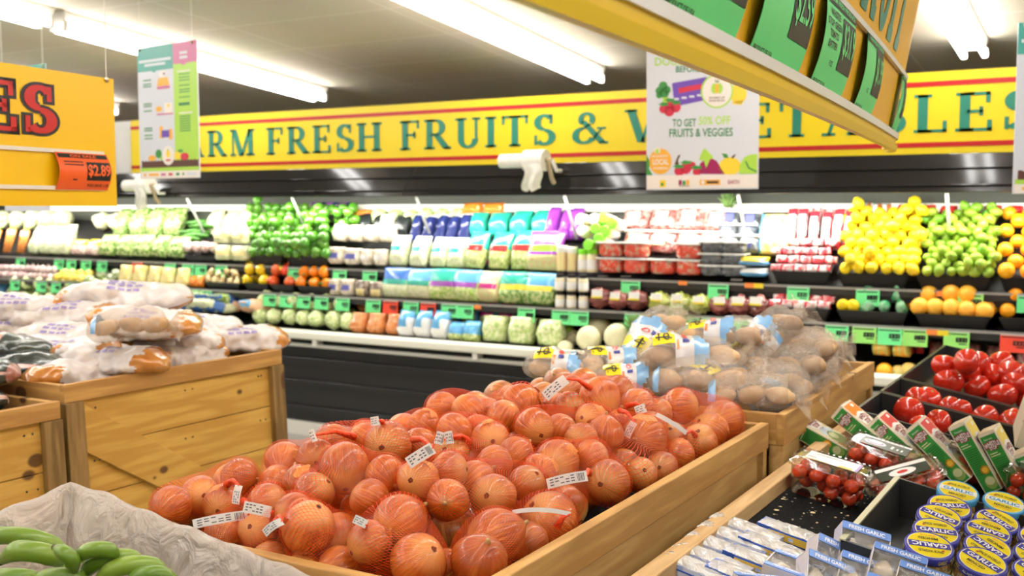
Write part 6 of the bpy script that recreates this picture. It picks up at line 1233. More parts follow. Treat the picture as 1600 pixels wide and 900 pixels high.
# ---- jars of minced garlic
def jars():
    BLUE = mat('lid_blue', (.06, .06, .36), .25, coat=.5); LB = mat('lid_sky_blue', (.07, .34, .62), .25, coat=.5); YL = mat('lid_yellow', (.88, .70, .01), .3, coat=.4); WHT = mat('lid_white', (.85, .83, .84), .35); KK = mat('lid_ink', (.05, .04, .03), .5); RDD = mat('lid_red', (.7, .06, .05), .4); GOLDT = mat('lid_gold_text', (.55, .42, .05), .4)
    m, t_, b, N, Lk = nt('garlic_jar_glass'); b.inputs['Base Color'].default_value = (.55, .36, .15, 1); b.inputs['Roughness'].default_value = .1; b.inputs['Coat Weight'].default_value = .8
    tc = N('ShaderNodeTexCoord'); vo = N('ShaderNodeTexVoronoi'); vo.inputs['Scale'].default_value = 190; Lk(tc.outputs['Object'], vo.inputs['Vector']); r = N('ShaderNodeValToRGB'); r.color_ramp.elements[0].color = (.70, .52, .26, 1); r.color_ramp.elements[1].color = (.30, .17, .06, 1); r.color_ramp.elements[1].position = .6; Lk(vo.outputs['Distance'], r.inputs[0]); Lk(r.outputs[0], b.inputs['Base Color'])
    R_ = .0425; hb = .082
    body = MB().lathe([(R_ * .86, -hb), (R_ * .98, -hb + .006), (R_ * 1.02, -hb * .8), (R_ * 1.02, -.028), (R_ * .93, -.014), (R_ * .9, -.006)], 32).mesh('jar_body', m, True, sharp=45)
    def lid(main):
        l = MB(); l.lathe([(R_ * .97, -.016), (R_ * 1.0, -.014), (R_ * 1.0, -.002), (R_ * .96, .001), (R_ * .90, .001), (R_ * .88, -.0004)], 40, 0); f = lambda x, y: (x * R_, y * R_, .0006); g = lambda x, y: (x * R_, y * R_, .0011); k = lambda x, y: (x * R_, y * R_, .0016)
        disc(l, f, 0, 0, .93, .93, 2, 40); disc(l, g, 0, 0, .86, .86, 1, 40)
        l.poly([k(-.84, -.20), k(.84, -.20), k(.84, .20), k(-.84, .20)], 0 if main is BLUE else 2)
        q = lambda x, y: (x * R_, y * R_, .0021); write(l, 'GARLIC', q, (0, 0, 1.4, .28), 2 if main is BLUE else 0, .03); write(l, 'SPICE WORLD', q, (0, .46, 1.0, .17), 3, .02); write(l, 'MINCED', q, (0, -.44, .8, .17), 3, .02); write(l, 'READY TO USE', q, (0, -.66, .6, .08), 4)
        disc(l, q, -.5, .36, .06, .06, 4, 8)
        side = lambda x, y: (math.sin(x) * R_ * 1.008, -math.cos(x) * R_ * 1.008, -.008 + y)
        for a in (0, 2.1, 4.2): write(l, 'GARLIC', lambda x, y: side(a - .6 + x, y), (0, 0, .42, .008), 5, .03); write(l, 'ALL NATURAL', lambda x, y: side(a + .15 + x, y), (0, 0, .7, .005), 2, .02)
        return l.mesh('lid', [main, YL, WHT, KK, RDD, GOLDT], False)
    lids = {'b': lid(BLUE), 's': lid(LB)}
    for p_ in lids.values(): p_.polygons.foreach_set('use_smooth', [len(p.vertices) == 4 and abs(p.normal.z) < .9 for p in p_.polygons])
    lb = MB().lathe([(R_ * 1.03, -hb * .75), (R_ * 1.03, -.032)], 32).mesh('jar_label', mat('jar_paper_label', (.75, .58, .06), .4, (.80, .74, .5), 30), True)
    spots = [(1452, 852, 'b', 200, 'nearest blue lidded garlic jar in the column along the bin wall'), (1463, 830, 'b', 20, 'blue lidded garlic jar second from the front along the bin wall'), (1468, 807, 'b', 170, 'blue lidded garlic jar third from the front, lettering upside down'), (1484, 791, 'b', 30, 'blue lidded garlic jar fourth from the front along the bin wall'), (1497, 767, 's', 5, 'sky blue lidded jar farthest back along the bin wall'),
             (1535, 877, 'b', -25, 'nearest blue lidded garlic jar of the middle column, bottom of frame'), (1544, 855, 'b', 150, 'blue lidded garlic jar second from the front in the middle column'), (1544, 830, 'b', 175, 'blue lidded garlic jar third from the front in the middle column'), (1558, 814, 'b', -28, 'blue lidded garlic jar fourth from the front in the middle column'), (1569, 785, 's', 0, 'sky blue lidded jar farthest back in the middle column'),
             (1622, 895, 'b', -20, 'nearest garlic jar cut by the right frame edge'), (1622, 868, 'b', 160, 'second garlic jar cut by the right frame edge'), (1628, 842, 'b', 30, 'third garlic jar cut by the right frame edge'), (1640, 812, 's', 10, 'sky blue lidded jar cut by the right frame edge')]
    for u, v, c, yaw, lab in spots:
        p = at_bed(u, v, .098); rot = (Matrix.Rotation(rad(11), 4, 'Y') @ Matrix.Rotation(rad(15), 4, 'X') @ Matrix.Rotation(rad(yaw), 4, 'Z')).to_euler()
        o = thing('garlic_jar', lab, 'jar', p, rot, 'minced garlic jars'); ob('jar_body', body, o); ob('lid', lids[c], o); ob('jar_label', lb, o)
jars()
# ---- flat cellophane packs and boxed garlic heads
def packs():
    CARD = mat('pack_card_blue', (.04, .12, .52), .35); CARDL = mat('pack_card_pale', (.40, .48, .78), .35, (.70, .72, .85), 60, .45, .55); YL = mat('pack_yellow', (.72, .46, .06), .35); GAR = mat('garlic_head', (.82, .74, .60), .5, (.66, .52, .36), 20); CEL = film('cellophane', (1, .98, .95), .2, .09, (.72, .66, .60), .12, 30, 1.0); CELP = film('silvery_cellophane', (1, .98, .95), .38, .12, (.84, .80, .74), .5, 26, 1.0); WT = mat('pack_white_print', (.85, .86, .92), .4)
    L, D, H = .138, .047, .024
    def pack(p, rot, kind, lab):
        o = thing('garlic_pack', lab, 'packet', p, rot, 'flat garlic packets'); s = .003
        if kind: 
            m = MB(); m.box((0, 0, .0015), (L, D, .003)); m.box((0, -D / 2 + .001, H * .4), (L, .002, H * .8)); m.box((0, D / 2 - .001, H * .4), (L, .002, H * .8)); m.box((-L / 2 + .012, 0, H * .45), (.024, D, H * .85)); m.box((L / 2 - .012, 0, H * .45), (.024, D, H * .85)); m.build('card_tray', CARD, o)
            q = MB(); q.span((-L * .33, -D / 2 - .001, .003), (L * .33, -D / 2 + .0, H * .66)); q.build('yellow_panel', YL, o)
            q = MB(); q.span((-.004, -D / 2 - .0016, H * .25), (.006, -D / 2 - .0008, H * .5)); q.build('square_mark', CARDL, o)
        else:
            m = MB(); m.box((0, 0, H * .4), (L, D, H * .8)); m.build('card_tray', CARDL, o); q = MB(); q.span((-L / 2 - .0005, -D / 2 - .0008, H * .4), (L / 2, -D / 2, H * .52)); q.build('blue_line', CARD, o)
            q = MB()
            for k in range(5): q.span((-L * .46 + .006 * k, -D * .35, H * .8), (-L * .46 + .003 + .006 * k, D * .3, H * .8 + .0006))
            q.build('white_print', WT, o)
        g = MB()
        for i in range(3): g.ball((-.038 + i * .038, 0, H * .62), (.017, .019, .011), 12, 0, blob(i, 8, 6, .12))
        o2 = g.build('garlic_cloves', GAR, o, True); o2['kind'] = 'stuff'
        rr = random.Random(lab); f = lambda a, b: ((a - .5) * L * 1.01, (b - .5) * D * 1.02, H * .86 + .006 * math.sin(PI * a) ** .5 * math.sin(PI * b) ** .5 + rr.uniform(-.0011, .0011))
        MB().grid(f, 22, 8).build('cellophane_wrap', CELP, o, True)
    dx = Vector((math.cos(BT), 0, -math.sin(BT)))
    for i, (u, v) in enumerate(((1240, 846), (1212, 869), (1190, 892), (1165, 918))):
        pack(at_bed(u, v, .012), (0, BT, rad(-4)), 1, 'flat blue and yellow garlic packet, %s of the column nearer the jars' % ('farthest', 'second', 'third', 'nearest')[i])
    for i, (u, v) in enumerate(((1163, 838), (1146, 853), (1128, 870), (1110, 887), (1092, 904))):
        pack(at_bed(u, v, .004), (0, BT, rad(-4)), 0, 'flat pale printed garlic packet, %s from the back beside the wooden rail' % ORD[i])
    # boxed heads of garlic with a window
    W_, HH, TT = .088, .078, .04
    def gbox(p, rot, lab):
        o = thing('garlic_box', lab, 'box', p, rot, 'windowed garlic boxes'); b_ = .0125; m = MB()
        m.box((0, TT / 2 - .001, 0), (W_, .002, HH)); m.box((0, 0, HH / 2), (W_, TT, .002)); m.box((0, 0, -HH / 2), (W_, TT, .002)); m.box((-W_ / 2, 0, 0), (.002, TT, HH)); m.box((W_ / 2, 0, 0), (.002, TT, HH))
        m.build('carton', mat('garlic_carton_pale', (.70, .62, .52), .35, (.55, .55, .70), 20), o)
        fm = mat('garlic_carton_blue_front', (.16, .30, .70), .35)
        for bx in (((0, -TT / 2 - .0012, HH / 2 - b_ / 2), (W_, .002, b_)), ((0, -TT / 2 - .0012, -HH / 2 + b_ / 2), (W_, .002, b_)), ((0, -.002, HH / 2 + .0012), (W_, TT, .0012))): MB().box(*bx).build('carton_edge', fm, o)
        fn = lambda x, y: (x, -TT / 2 - .003, y); tp = lambda x, y: (x, y, HH / 2 + .0025)
        for word, ff, bx in (('AJO FRESCO', fn, (0, -HH / 2 + b_ / 2, W_ * .7, b_ * .6)), ('FRESH GARLIC', fn, (0, HH / 2 - b_ / 2, W_ * .75, b_ * .6)), ('FRESH GARLIC', tp, (0, 0, W_ * .8, .009))): q = MB(); write(q, word, ff, bx, 0, .03); q.build('white_lettering', WT, o)
        for x in (-.019, .019):
            g = MB(); g.ball((x, .0, -.004), (.018, .017, .02), 16, 0, lambda d: (1 + .06 * math.cos(7 * math.atan2(d.y, d.x)) * (1 - abs(d.z))) * (1 + .3 * max(0, d.z - .8) / .2)); g.build('garlic_bulb', GAR, o, True)
        rr = random.Random(lab); MB().grid(lambda a, b: ((a - .5) * W_ * .96, -TT / 2 + .001 - .004 * math.sin(PI * a) * math.sin(PI * b) + rr.uniform(-.0012, .0012), (b - .5) * HH * .80), 14, 12).build('cellophane_wrap', CEL, o, True)
    for u, v, h, rx, ry, rz, lab in ((1345, 863, 1.93, -42, 16, 24, 'windowed garlic box at the back of the pile with its point up'), (1398, 899, 1.86, -55, 14, 10, 'windowed garlic box against the jar bin'), (1300, 886, 1.88, -40, 26, 32, 'windowed garlic box leaning towards the flat packets'), (1346, 913, 1.84, -52, 16, 16, 'windowed garlic box in the middle of the pile'), (1288, 912, 1.80, -45, 24, 34, 'windowed garlic box at the bottom edge of the picture'), (1440, 930, 1.80, -60, 12, 6, 'windowed garlic box at the bottom edge in front of the jars')):
        gbox(at_y(u, v, h), (rad(rx), rad(ry), rad(rz)), lab)
    for i, (x, y) in enumerate(((-.49, 1.80), (-.42, 1.74), (-.36, 1.79), (-.30, 1.72), (-.50, 1.68))): gbox(Vector((x, y, bed(x) + .026)), (rad(-88), BT, .2 * i), 'windowed garlic box lying flat underneath the pile')
packs()
# ------------------------------------------------------------------ curved price sign hanging over the crates on the right
SIGNZ = 1.68
def sign_pt(s, h, o=0.0):               # s runs along the sign (metres of Y on its long side), h up its leaning face, o outwards
    if s <= 3.36: x, y, nx, ny = -.43 - .03 * s - .0105 * s * s, s, 1, .03 + .021 * s
    else:
        a = (s - 3.36) / .30; a0 = .10; r = .30; cx, cyy = -.43 - .03 * 3.36 - .0105 * 3.36 ** 2 - r * math.cos(a0), 3.36 - r * math.sin(a0)
        x, y, nx, ny = cx + r * math.cos(a0 + a), cyy + r * math.sin(a0 + a), math.cos(a0 + a), math.sin(a0 + a)
    k = math.hypot(nx, ny); nx, ny = nx / k, ny / k; d = .17 * h + o
    return Vector((x + nx * d, y + ny * d, SIGNZ + h - .15 * o))
def curved_sign():
    OY = mat('sign_amber', (.84, .43, .015), .4); YB = mat('sign_yellow_lip', (.88, .58, .02), .35); WR = mat('sign_white_rail', (.82, .77, .72), .35); GT = mat('card_green', (.14, .72, .22), .45); KT = mat('card_ink', (.03, .025, .015), .5)
    c = Vector((-.5, 1.8, SIGNZ)); t = thing('curved_price_sign', 'long curved amber price sign with green price cards hanging at the top right', 'hanging sign', c)
    s0, s1 = .3, 3.47
    def strip(nm, h0, h1, o0, o1, m, n=70, th=.012, b=s1):
        mb = MB(); f = lambda a, k: sign_pt(s0 + (b - s0) * a, *k) - c
        ring = [(h0, o0), (h1, o0 if o0 == o1 else o1), (h1, o1 - th), (h0, o0 - th)]; vs = []
        for i in range(n + 1): vs += [f(i / n, k) for k in ring]
        fs = [(i * 4 + j, i * 4 + (j + 1) % 4, i * 4 + 4 + (j + 1) % 4, i * 4 + 4 + j) for i in range(n) for j in range(4)] + [(3, 2, 1, 0), tuple(n * 4 + j for j in range(4))]
        mb.add(vs, [q[::-1] for q in fs]); return mb.build(nm, m, t, True, sharp=40)
    strip('panel', .0, .78, 0, 0, OY); strip('lower_lip', -.006, .012, .020, .022, YB, th=.02); strip('lip_step', .012, .030, .014, .014, YB, th=.012)
    strip('card_rail', .030, .047, .020, .018, WR, th=.018); strip('card_rail', .205, .216, .012, .012, WR, th=.012)
    def cardmap(a, b, ph):
        return lambda x, y, o=0: sign_pt(a + (b - a) * x, .040 + .170 * y, .008 + .011 * math.sin(PI * min(1, max(0, y))) + o) - c
    cards = [(.62, 1.050, 'near'), (1.105, 1.405, 'A'), (1.485, 1.81, 'B'), (1.92, 2.245, 'C'), (2.43, 2.72, 'D'), (3.215, 3.36, 'E')]
    lines = {'A': [], 'near': [], 'B': [], 'C': ['WHISTLE', 'STOP GREEN', 'TOMATO', 'BATTER'], 'D': [], 'E': []}; price = {'near': '$2.99', 'A': '$2.99', 'B': '$2.59', 'C': '$3.19', 'D': '$1.99', 'E': '$1.99'}
    for a, b, k in cards:
        mp = cardmap(a, b, k); mb = MB(); mb.grid(lambda x, y: mp(x, y), 8, 14, 0); mb.grid(lambda x, y: mp(x, y, -.001), 8, 14, 0)
        o = mb.build('price_card', [GT], t, True); o['label'] = {'C': 'green price card for green tomato batter at 3.19', 'B': 'green price card marked 2.59'}.get(k, 'green price card')
        q = MB(); g = lambda x, y: mp(x, y, .0012); g2 = lambda x, y: mp(x, y, .0028)
        patch(q, g, .53, .28, .985, .84 if k == 'C' else .9, 0, 6, 16); patch(q, g, .01, .88, .985, .985, 0, 8, 2)
        write(q, price[k], g2, (.755, .60, .40, .40), 1, .012); write(q, 'FARM FRESH PRODUCE', g2, (.5, .932, .86, .06), 1, .02)
        write(q, 'PRODUCT OF USA', g, (.2, .065, .34, .055), 0, .015)
        for i, l in enumerate(lines[k]): write(q, l, g, (.27, .80 - i * .105, .045 * len(l), .075), 0, .02)
        if k in 'CDE': write(q, '9 OZ', g, (.33, .30, .10, .06), 0, .015)
        q.build('card_print', [KT, GT], o)
    for o in [x for x in t.children if x.name.startswith('price_card')]: pass
    l = MB(); fn = lambda x, y: sign_pt(x, y, .002) - c; serif_line(l, 'FRUIT', fn, .25, .36, x=2.12, wide=.72, g=.02); l.build('tall_lettering', TEAL, t)
    for s in (.7, 2.0, 3.2):
        p = sign_pt(s, .78); mb = MB(); mb.tube([p - c, Vector((p.x, p.y, ceil_z(p.y))) - c], .002, 6); mb.build('hanging_wire', STRING, t)
curved_sign()
# ------------------------------------------------------------------ hanging boards: local x to the right, y up, from the lower left corner
def board(name, label, BL, BR, hgt, thick=.006, roll=0.0, cat='hanging sign'):
    ex = Vector(BR) - Vector(BL); w_ = ex.length; ex.normalize(); up = Vector((0, 0, 1)) + ex * roll; up = (up - ex * up.dot(ex)).normalized(); nz = ex.cross(up)
    t = thing(name, label, cat, BL)
    fn = lambda x, y, o=0: ex * (x * w_) + up * (y * hgt) + nz * o
    return t, fn, w_
def sheet(t, fn, m, th=.006, nm='board'):
    b = MB(); b.hexa([fn(0, 0, -th), fn(1, 0, -th), fn(1, 0, 0), fn(0, 0, 0)], [fn(0, 1, -th), fn(1, 1, -th), fn(1, 1, 0), fn(0, 1, 0)]); b.build(nm, m, t)
def strings(t, fn, xs, base):
    for x in xs:
        p = fn(x, .985, .001); q = Vector(t.location) + p; mb = MB(); mb.tube([p, Vector((p.x, p.y, p.z + ceil_z(q.y) - q.z))], .0016, 6); mb.build('hanging_string', STRING, t)
        MB().ball(fn(x, .985, .002), .008, 8).build('eyelet', mat('eyelet_brass', (.55, .45, .3), .3, metal=.8), t)
def stars(u0, v0, du, dv): return lambda px, py: ((px - u0) / du, (v0 - py) / dv)
PW = mat('poster_white', (.66, .68, .74), .4); PLIME = mat('poster_lime', (.40, .66, .07), .4); PDG = mat('poster_dark_green', (.02, .20, .06), .4); PGR = mat('poster_green', (.04, .26, .05), .4); PRED = mat('poster_red', (.60, .02, .06), .4)
PYEL = mat('poster_yellow', (.88, .64, .04), .4); PPUR = mat('poster_violet', (.14, .06, .42), .4); PORA = mat('poster_orange', (.85, .42, .04), .4); PMAR = mat('poster_maroon', (.32, .005, .09), .4); PBRN = mat('poster_brown', (.10, .035, .02), .5); PTEA = mat('poster_teal', (.06, .34, .28), .4); PPNK = mat('poster_pink', (.55, .14, .28), .4); PCR = mat('poster_cream', (.85, .78, .72), .4)
PM = [PW, PLIME, PDG, PGR, PRED, PYEL, PPUR, PORA, PMAR, PBRN, PTEA, PPNK, PCR]
def art(mb, fn, N_, lv):               # drawing tools in poster coordinates, one thin layer above the other
    f = lambda x, y: fn(x, y, .0006 * lv)
    return (lambda x0, y0, x1, y1, m: patch(mb, f, *N_(x0, y0), *N_(x1, y1), m)), (lambda x, y, rx, ry, m, n=20, jag=0: mb.poly([f(*N_(x + rx * math.cos(2 * PI * i / n) * (1 + jag * (i % 2)), y - ry * math.sin(2 * PI * i / n) * (1 + jag * (i % 2)))) for i in range(n)], m)), (lambda pts, m: mb.poly([f(*N_(x, y)) for x, y in pts], m)), (lambda s, x0, y0, x1, y1, m, b=.02: write(mb, s, f, ((N_(x0, y0)[0] + N_(x1, y1)[0]) / 2, (N_(x0, y0)[1] + N_(x1, y1)[1]) / 2, abs(N_(x1, y1)[0] - N_(x0, y0)[0]), abs(N_(x1, y1)[1] - N_(x0, y0)[1])), m, b))
def centre_poster():
    BL, BR = at_d(1010, 297, 5.25), at_d(1185, 292, 5.15); BR.z = BL.z + .004
    t, fn, w_ = board('hanging_poster', 'white hanging poster reading 50% off fruits and veggies, below the curved price sign', BL, BR, .715)
    sheet(t, fn, PW); strings(t, fn, (.06, .94), 0); N_ = stars(1010, 295, 175, 226); mb = MB()
    R, D, G, T = art(mb, fn, N_, 1); R2, D2, G2, T2 = art(mb, fn, N_, 2); R3, D3, G3, T3 = art(mb, fn, N_, 3); R4, D4, G4, T4 = art(mb, fn, N_, 4)
    T('DOUBLE UP', 1023, 104, 1108, 91, 1); T('BEFORE YOU SHOP', 1056, 115, 1152, 105, 2)
    for x, y, r in ((1030, 142, 6), (1036, 135, 7), (1042, 141, 6), (1030, 149, 5), (1038, 147, 7)): D(x, y, r, r, 3)
    G([(1035, 152), (1044, 152), (1047, 164), (1036, 162)], 1)
    for x, y, r in ((1037, 170, 7), (1046, 174, 8), (1056, 168, 8), (1048, 164, 7)): D2(x, y, r, r, 4)
    for x, y in ((1037, 163), (1047, 157), (1057, 161)): D3(x, y, 6, 2.5, 3, 10, .5)
    G([(1050, 131), (1104, 123), (1104, 158), (1054, 167)], 6); G2([(1060, 139), (1096, 133), (1096, 141), (1061, 147)], 4)
    for k in range(4): R2(1053 + k * 12, 157 - k * 1.6, 1061 + k * 12, 154 - k * 1.6, 0)
    D(1153, 150, 13, 15, 5); G([(1146, 160), (1162, 160), (1158, 167), (1143, 165)], 5); G2([(1143, 126), (1150, 128), (1152, 136), (1146, 132)], 3); G2([(1153, 134), (1160, 128), (1162, 130), (1156, 135)], 9)
    D2(1120, 145, 25, 26, 1, 32); D3(1120, 145, 22.5, 23.5, 12, 32); D4(1116, 141, 5, 8, 1); D4(1124, 141, 5, 8, 1)
    R5, D5, G5, T5 = art(mb, fn, N_, 5); D5(1120, 141, 2.6, 8, 7)
    for dx in (-4, 0, 4): G5([(1120 + dx * .4 - 1, 132), (1120 + dx * .4 + 1, 132), (1120 + dx, 126)], 2)
    T4('DOUBLE UP', 1108, 156.5, 1132, 153.5, 9); T4('FOOD BUCKS', 1108, 161, 1132, 158, 9)
    T('TO GET', 1051, 198, 1088, 186, 2); T('50% OFF', 1092, 196, 1141, 183, 1); T('FRUITS & VEGGIES', 1046, 214, 1145, 201, 2)
    G([(1010, 272), (1010, 240), (1016, 252), (1014, 262), (1020, 272)], 3)
    D(1032, 251, 18, 20, 7, 32); D2(1027, 234, 5, 5, 12); D3(1027, 235, 3, 4, 1); T2('LOCAL', 1020, 256, 1045, 247, 12, .03); T2('WE SUPPORT', 1018, 244.5, 1044, 241, 12); T2('FARMERS', 1021, 263, 1044, 260, 12)
    G([(1054, 256), (1060, 242), (1064, 241), (1060, 250), (1062, 258)], 9)
    for x, y, r in ((1062, 266, 8), (1072, 262, 9), (1082, 258, 6), (1090, 267, 7)): D(x, y, r, r, 4)
    for x, y in ((1061, 259), (1073, 253), (1089, 261)): D2(x, y, 7, 2.5, 3, 10, .5)
    G([(1094, 271), (1094, 256), (1100, 250), (1110, 246), (1120, 251), (1133, 272)], 8); G2([(1093, 250), (1096, 240), (1101, 231), (1108, 238), (1116, 246), (1110, 249), (1104, 262), (1100, 250)], 1)
    D(1141, 260, 17, 14, 5); G2([(1128, 240), (1136, 241), (1139, 247), (1132, 247)], 3); G2([(1142, 247), (1147, 242), (1150, 242), (1146, 248)], 9)
    G([(1155, 272), (1156, 258), (1163, 246), (1174, 242), (1183, 242), (1183, 272)], 1); G2([(1166, 252), (1171, 262), (1183, 268), (1182, 270), (1169, 264), (1164, 253)], 3)
    R2(1010.5, 293, 1184.5, 272.5, 12); R3(1031, 291, 1041, 280, 5); R4(1033, 289, 1037, 284, 3); R3(1061, 288, 1066, 280, 8); R3(1067, 288, 1072, 281, 3); R3(1073, 288, 1078, 280, 7); R3(1062, 290, 1078, 289, 9)
    R3(1094, 288, 1126, 280, 7); D4(1099, 284, 3, 3, 12); R4(1105, 286, 1123, 282, 9); T3('EARTH', 1138, 287, 1156, 281, 8); D3(1158, 284, 4, 3, 12)
    mb.build('poster_print', PM, t)
centre_poster()
def narrow_poster(label, BL, BR, hgt, roll=0.0):
    t, fn, w_ = board('hanging_poster', label, BL, BR, hgt, roll=roll); sheet(t, fn, PW); strings(t, fn, (.05, .93), 0)
    N_ = lambda x, y: ((x - 75) / 365, (870 - y) / 840); mb = MB(); R, D, G, T = art(mb, fn, N_, 1); R2, D2, G2, T2 = art(mb, fn, N_, 2); R3, D3, G3, T3 = art(mb, fn, N_, 3)
    R(75, 185, 298, 30, 10); R(298, 160, 440, 30, 11); R(298, 760, 440, 160, 1); G2([(160, 184), (200, 184), (180, 198)], 10); G2([(340, 160), (380, 160), (360, 174)], 11)
    for k, (a, b) in enumerate(((85, 285), (120, 250))): R2(a, 128 + k * 26, b, 112 + k * 26, 0)
    for k in range(2): R2(338, 104 + k * 28, 384, 88 + k * 28, 0)
    G([(205, 235), (265, 235), (272, 285), (196, 285)], 7); R(196, 305, 275, 287, 11); D2(235, 212, 26, 20, 12); D2(242, 212, 9, 9, 6)
    D(205, 430, 20, 18, 7); R(238, 460, 288, 395, 12); R(190, 468, 290, 458, 11); D2(264, 412, 8, 10, 5)
    R(205, 615, 226, 540, 7); R(262, 625, 284, 560, 7); R2(218, 610, 266, 565, 6)
    for y in (245, 270, 285, 395, 410, 440, 550, 565, 595, 615): R(108, y, 160, y - 8, 3 if y in (440, 595) else 2)
    for y in (230, 250, 268, 300, 325, 340, 372, 490, 505, 520, 535, 550, 565, 580): R2(330, y, 395, y - 7, 3)
    R2(326, 420, 392, 402, 2); R2(322, 212, 400, 204, 12); R2(328, 470, 408, 462, 12)
    D2(155, 738, 26, 18, 7); D2(196, 712, 20, 28, 3); D2(312, 728, 22, 26, 5); D2(355, 736, 26, 24, 4); D2(330, 700, 14, 8, 3, 10, .5); D2(402, 745, 16, 14, 1); D2(215, 738, 14, 14, 1)
    G2([(87, 800), (87, 755)] + [(95 + i * 10, 752 + 8 * (i % 2)) for i in range(34)] + [(437, 755), (437, 800)], 9); R2(80, 822, 440, 798, 1); R2(78, 868, 440, 822, 12)
    D3(256, 726, 38, 60, 12, 28); R4, D4, G4, T4 = art(mb, fn, N_, 4); D4(256, 715, 12, 24, 5); D4(256, 755, 16, 6, 4); G4([(252, 694), (260, 694), (256, 680)], 3)
    for x0, x1, m in ((100, 116, 7), (132, 194, 7), (208, 238, 11), (256, 280, 4), (302, 322, 2), (340, 350, 2), (362, 425, 0)): R3(x0, 852, x1, 836, m)
    mb.build('poster_print', PM, t)
narrow_poster('narrow hanging poster with teal and pink top beside the yellow sign', at_d(219.5, 280, 5.85), Vector((at_d(312, 281, 5.55).x, at_d(312, 281, 5.55).y, at_d(219.5, 280, 5.85).z)), .71)
p = at_d(1582, 303, 4.6)
narrow_poster('hanging poster cut off by the right frame edge', p, p + Vector((.52, .18, 0)), .73, roll=.075)
p = at_d(8, 330, 6.0); q = at_d(78, 330, 5.75); q.z = p.z
def teal_poster():
    t, fn, w_ = board('hanging_poster', 'hanging poster showing only its teal top corner above the yellow sign', p, q, .79); sheet(t, fn, PW); strings(t, fn, (.05, .95), 0)
    mb = MB(); f = lambda x, y: fn(x, y, .0006); patch(mb, f, 0, .8, 1, 1, 10); patch(mb, f, .66, .1, 1, .8, 1); mb.build('poster_print', PM, t)
teal_poster()
def yellow_sign():
    pr = at_d(183, 322, 3.32); dv = Vector((-.122, .993, 0)).normalized(); L = 1.25
    t, fn, w_ = board('hanging_price_sign', 'yellow hanging sign with red black-edged letters ES and an orange price card', pr - dv * L, pr, .392)
    sheet(t, fn, mat('sign_yellow', (.90, .58, .005), .35), .008); strings(t, fn, (.1, .975), 0)
    nz = dv.cross(Vector((0, 0, 1)))
    def uv(u, v): d = ray(u, v); k = (pr - EYE).dot(nz) / d.dot(nz); p_ = EYE + d * k - (pr - dv * L); return p_.dot(dv) / L, p_.z / .392
    x0, yb = uv(37, 205); x1, yt = uv(82, 137); sx = (x1 - x0) / .56 ; hh = yt - yb
    K = mat('letter_black', (.02, .015, .015), .3); RL = mat('letter_red', (.55, .01, .01), .3)
    for nm, g, m, o in (('letter_outline', .085, K, .002), ('letter_face', .02, RL, .0035)):
        for ch, xo in (('S', x0), ('E', x0 - sx * .78)):
            ol, wd = serif(ch, g); mb = MB()
            for pl in ol: mb.poly([fn(xo + px * sx, yb + py * hh, o) for px, py in pl], 0)
            ob_ = mb.build(nm, m, t)
    for v in (236, 291):
        a, b = uv(2, v), uv(160, v + 4); y = (uv(160, v + 4)[1]); s = MB(); s.hexa([fn(0, y - .014, .001), fn(b[0], y - .014, .001), fn(b[0], y - .014, .008), fn(0, y - .014, .008)], [fn(0, y + .014, .001), fn(b[0], y + .014, .001), fn(b[0], y + .014, .008), fn(0, y + .014, .008)]); s.build('card_rail', WHITE, t)
    a, b = uv(83, 296), uv(163, 242); f = lambda x, y, o=0: fn(a[0] + (b[0] - a[0]) * x, a[1] + (b[1] - a[1]) * y, .008 + .02 * math.sin(PI * y) + o)
    RC = mat('card_orange_red', (.86, .13, .02), .45); c = MB(); c.grid(lambda x, y: f(x, y), 4, 10); o = c.build('price_card', RC, t, True); o['label'] = 'orange red price card marked 2.89'
    q = MB(); g = lambda x, y: f(x, y, .0012); g2 = lambda x, y: f(x, y, .0024)
    patch(q, g, .03, .86, .97, .97, 0, 2, 2); patch(q, g, .52, .26, .98, .76, 0, 2, 4); write(q, '$2.89', g2, (.75, .52, .44, .36), 1, .03); write(q, 'ON SALE', g2, (.5, .915, .5, .07), 1, .03); write(q, 'YOU SAVE 1.10', g, (.76, .13, .42, .08), 0, .02)
    for y in (.74, .66): patch(q, g, .1, y, .46, y + .03, 0)
    patch(q, g, .26, .26, .34, .29, 0); q.build('card_print', [DARKTXT, RC], o)
yellow_sign()
# ------------------------------------------------------------------ banana bin with its plastic liner
def banana_bin():
    t = thing('banana_bin', 'wooden bin at the lower left lined with plastic and holding green bananas', 'crate', (-1.15, .6, 0)); c = (-1.15, .6, 0)
    P = lambda nm, mb, m, **k: shift(mb, c).build(nm, m, t, **k)
    cx = at_y(110, 760, 1.125).x; x0, x1, y0, y1, z = cx - .024, -.742, .1, 1.149, .93
    P('rim_board', MB().span((x0, y0, .3), (x0 + .014, y1, z)), W_RIM); P('rim_board', MB().span((x1 - .014, y0, .3), (x1, y1, z)), W_RIM)
    P('rim_board', MB().span((x0 + .014, y1 - .014, .3), (x1 - .02, y1, z)), W_RIMX); P('rim_board', MB().span((x0 + .02, y0, .3), (x1 - .02, y0 + .02, z)), W_RIMX)
    P('bin_floor', MB().span((x0 + .02, y0 + .02, .78), (x1 - .02, y1 - .02, .80)), MATM)
    for x in (x0 + .03, x1 - .03):
        for y in (y0 + .03, y1 - .03): P('corner_post', MB().span((x - .025, y - .025, 0), (x + .025, y + .025, .32)), W_POST)
banana_bin()
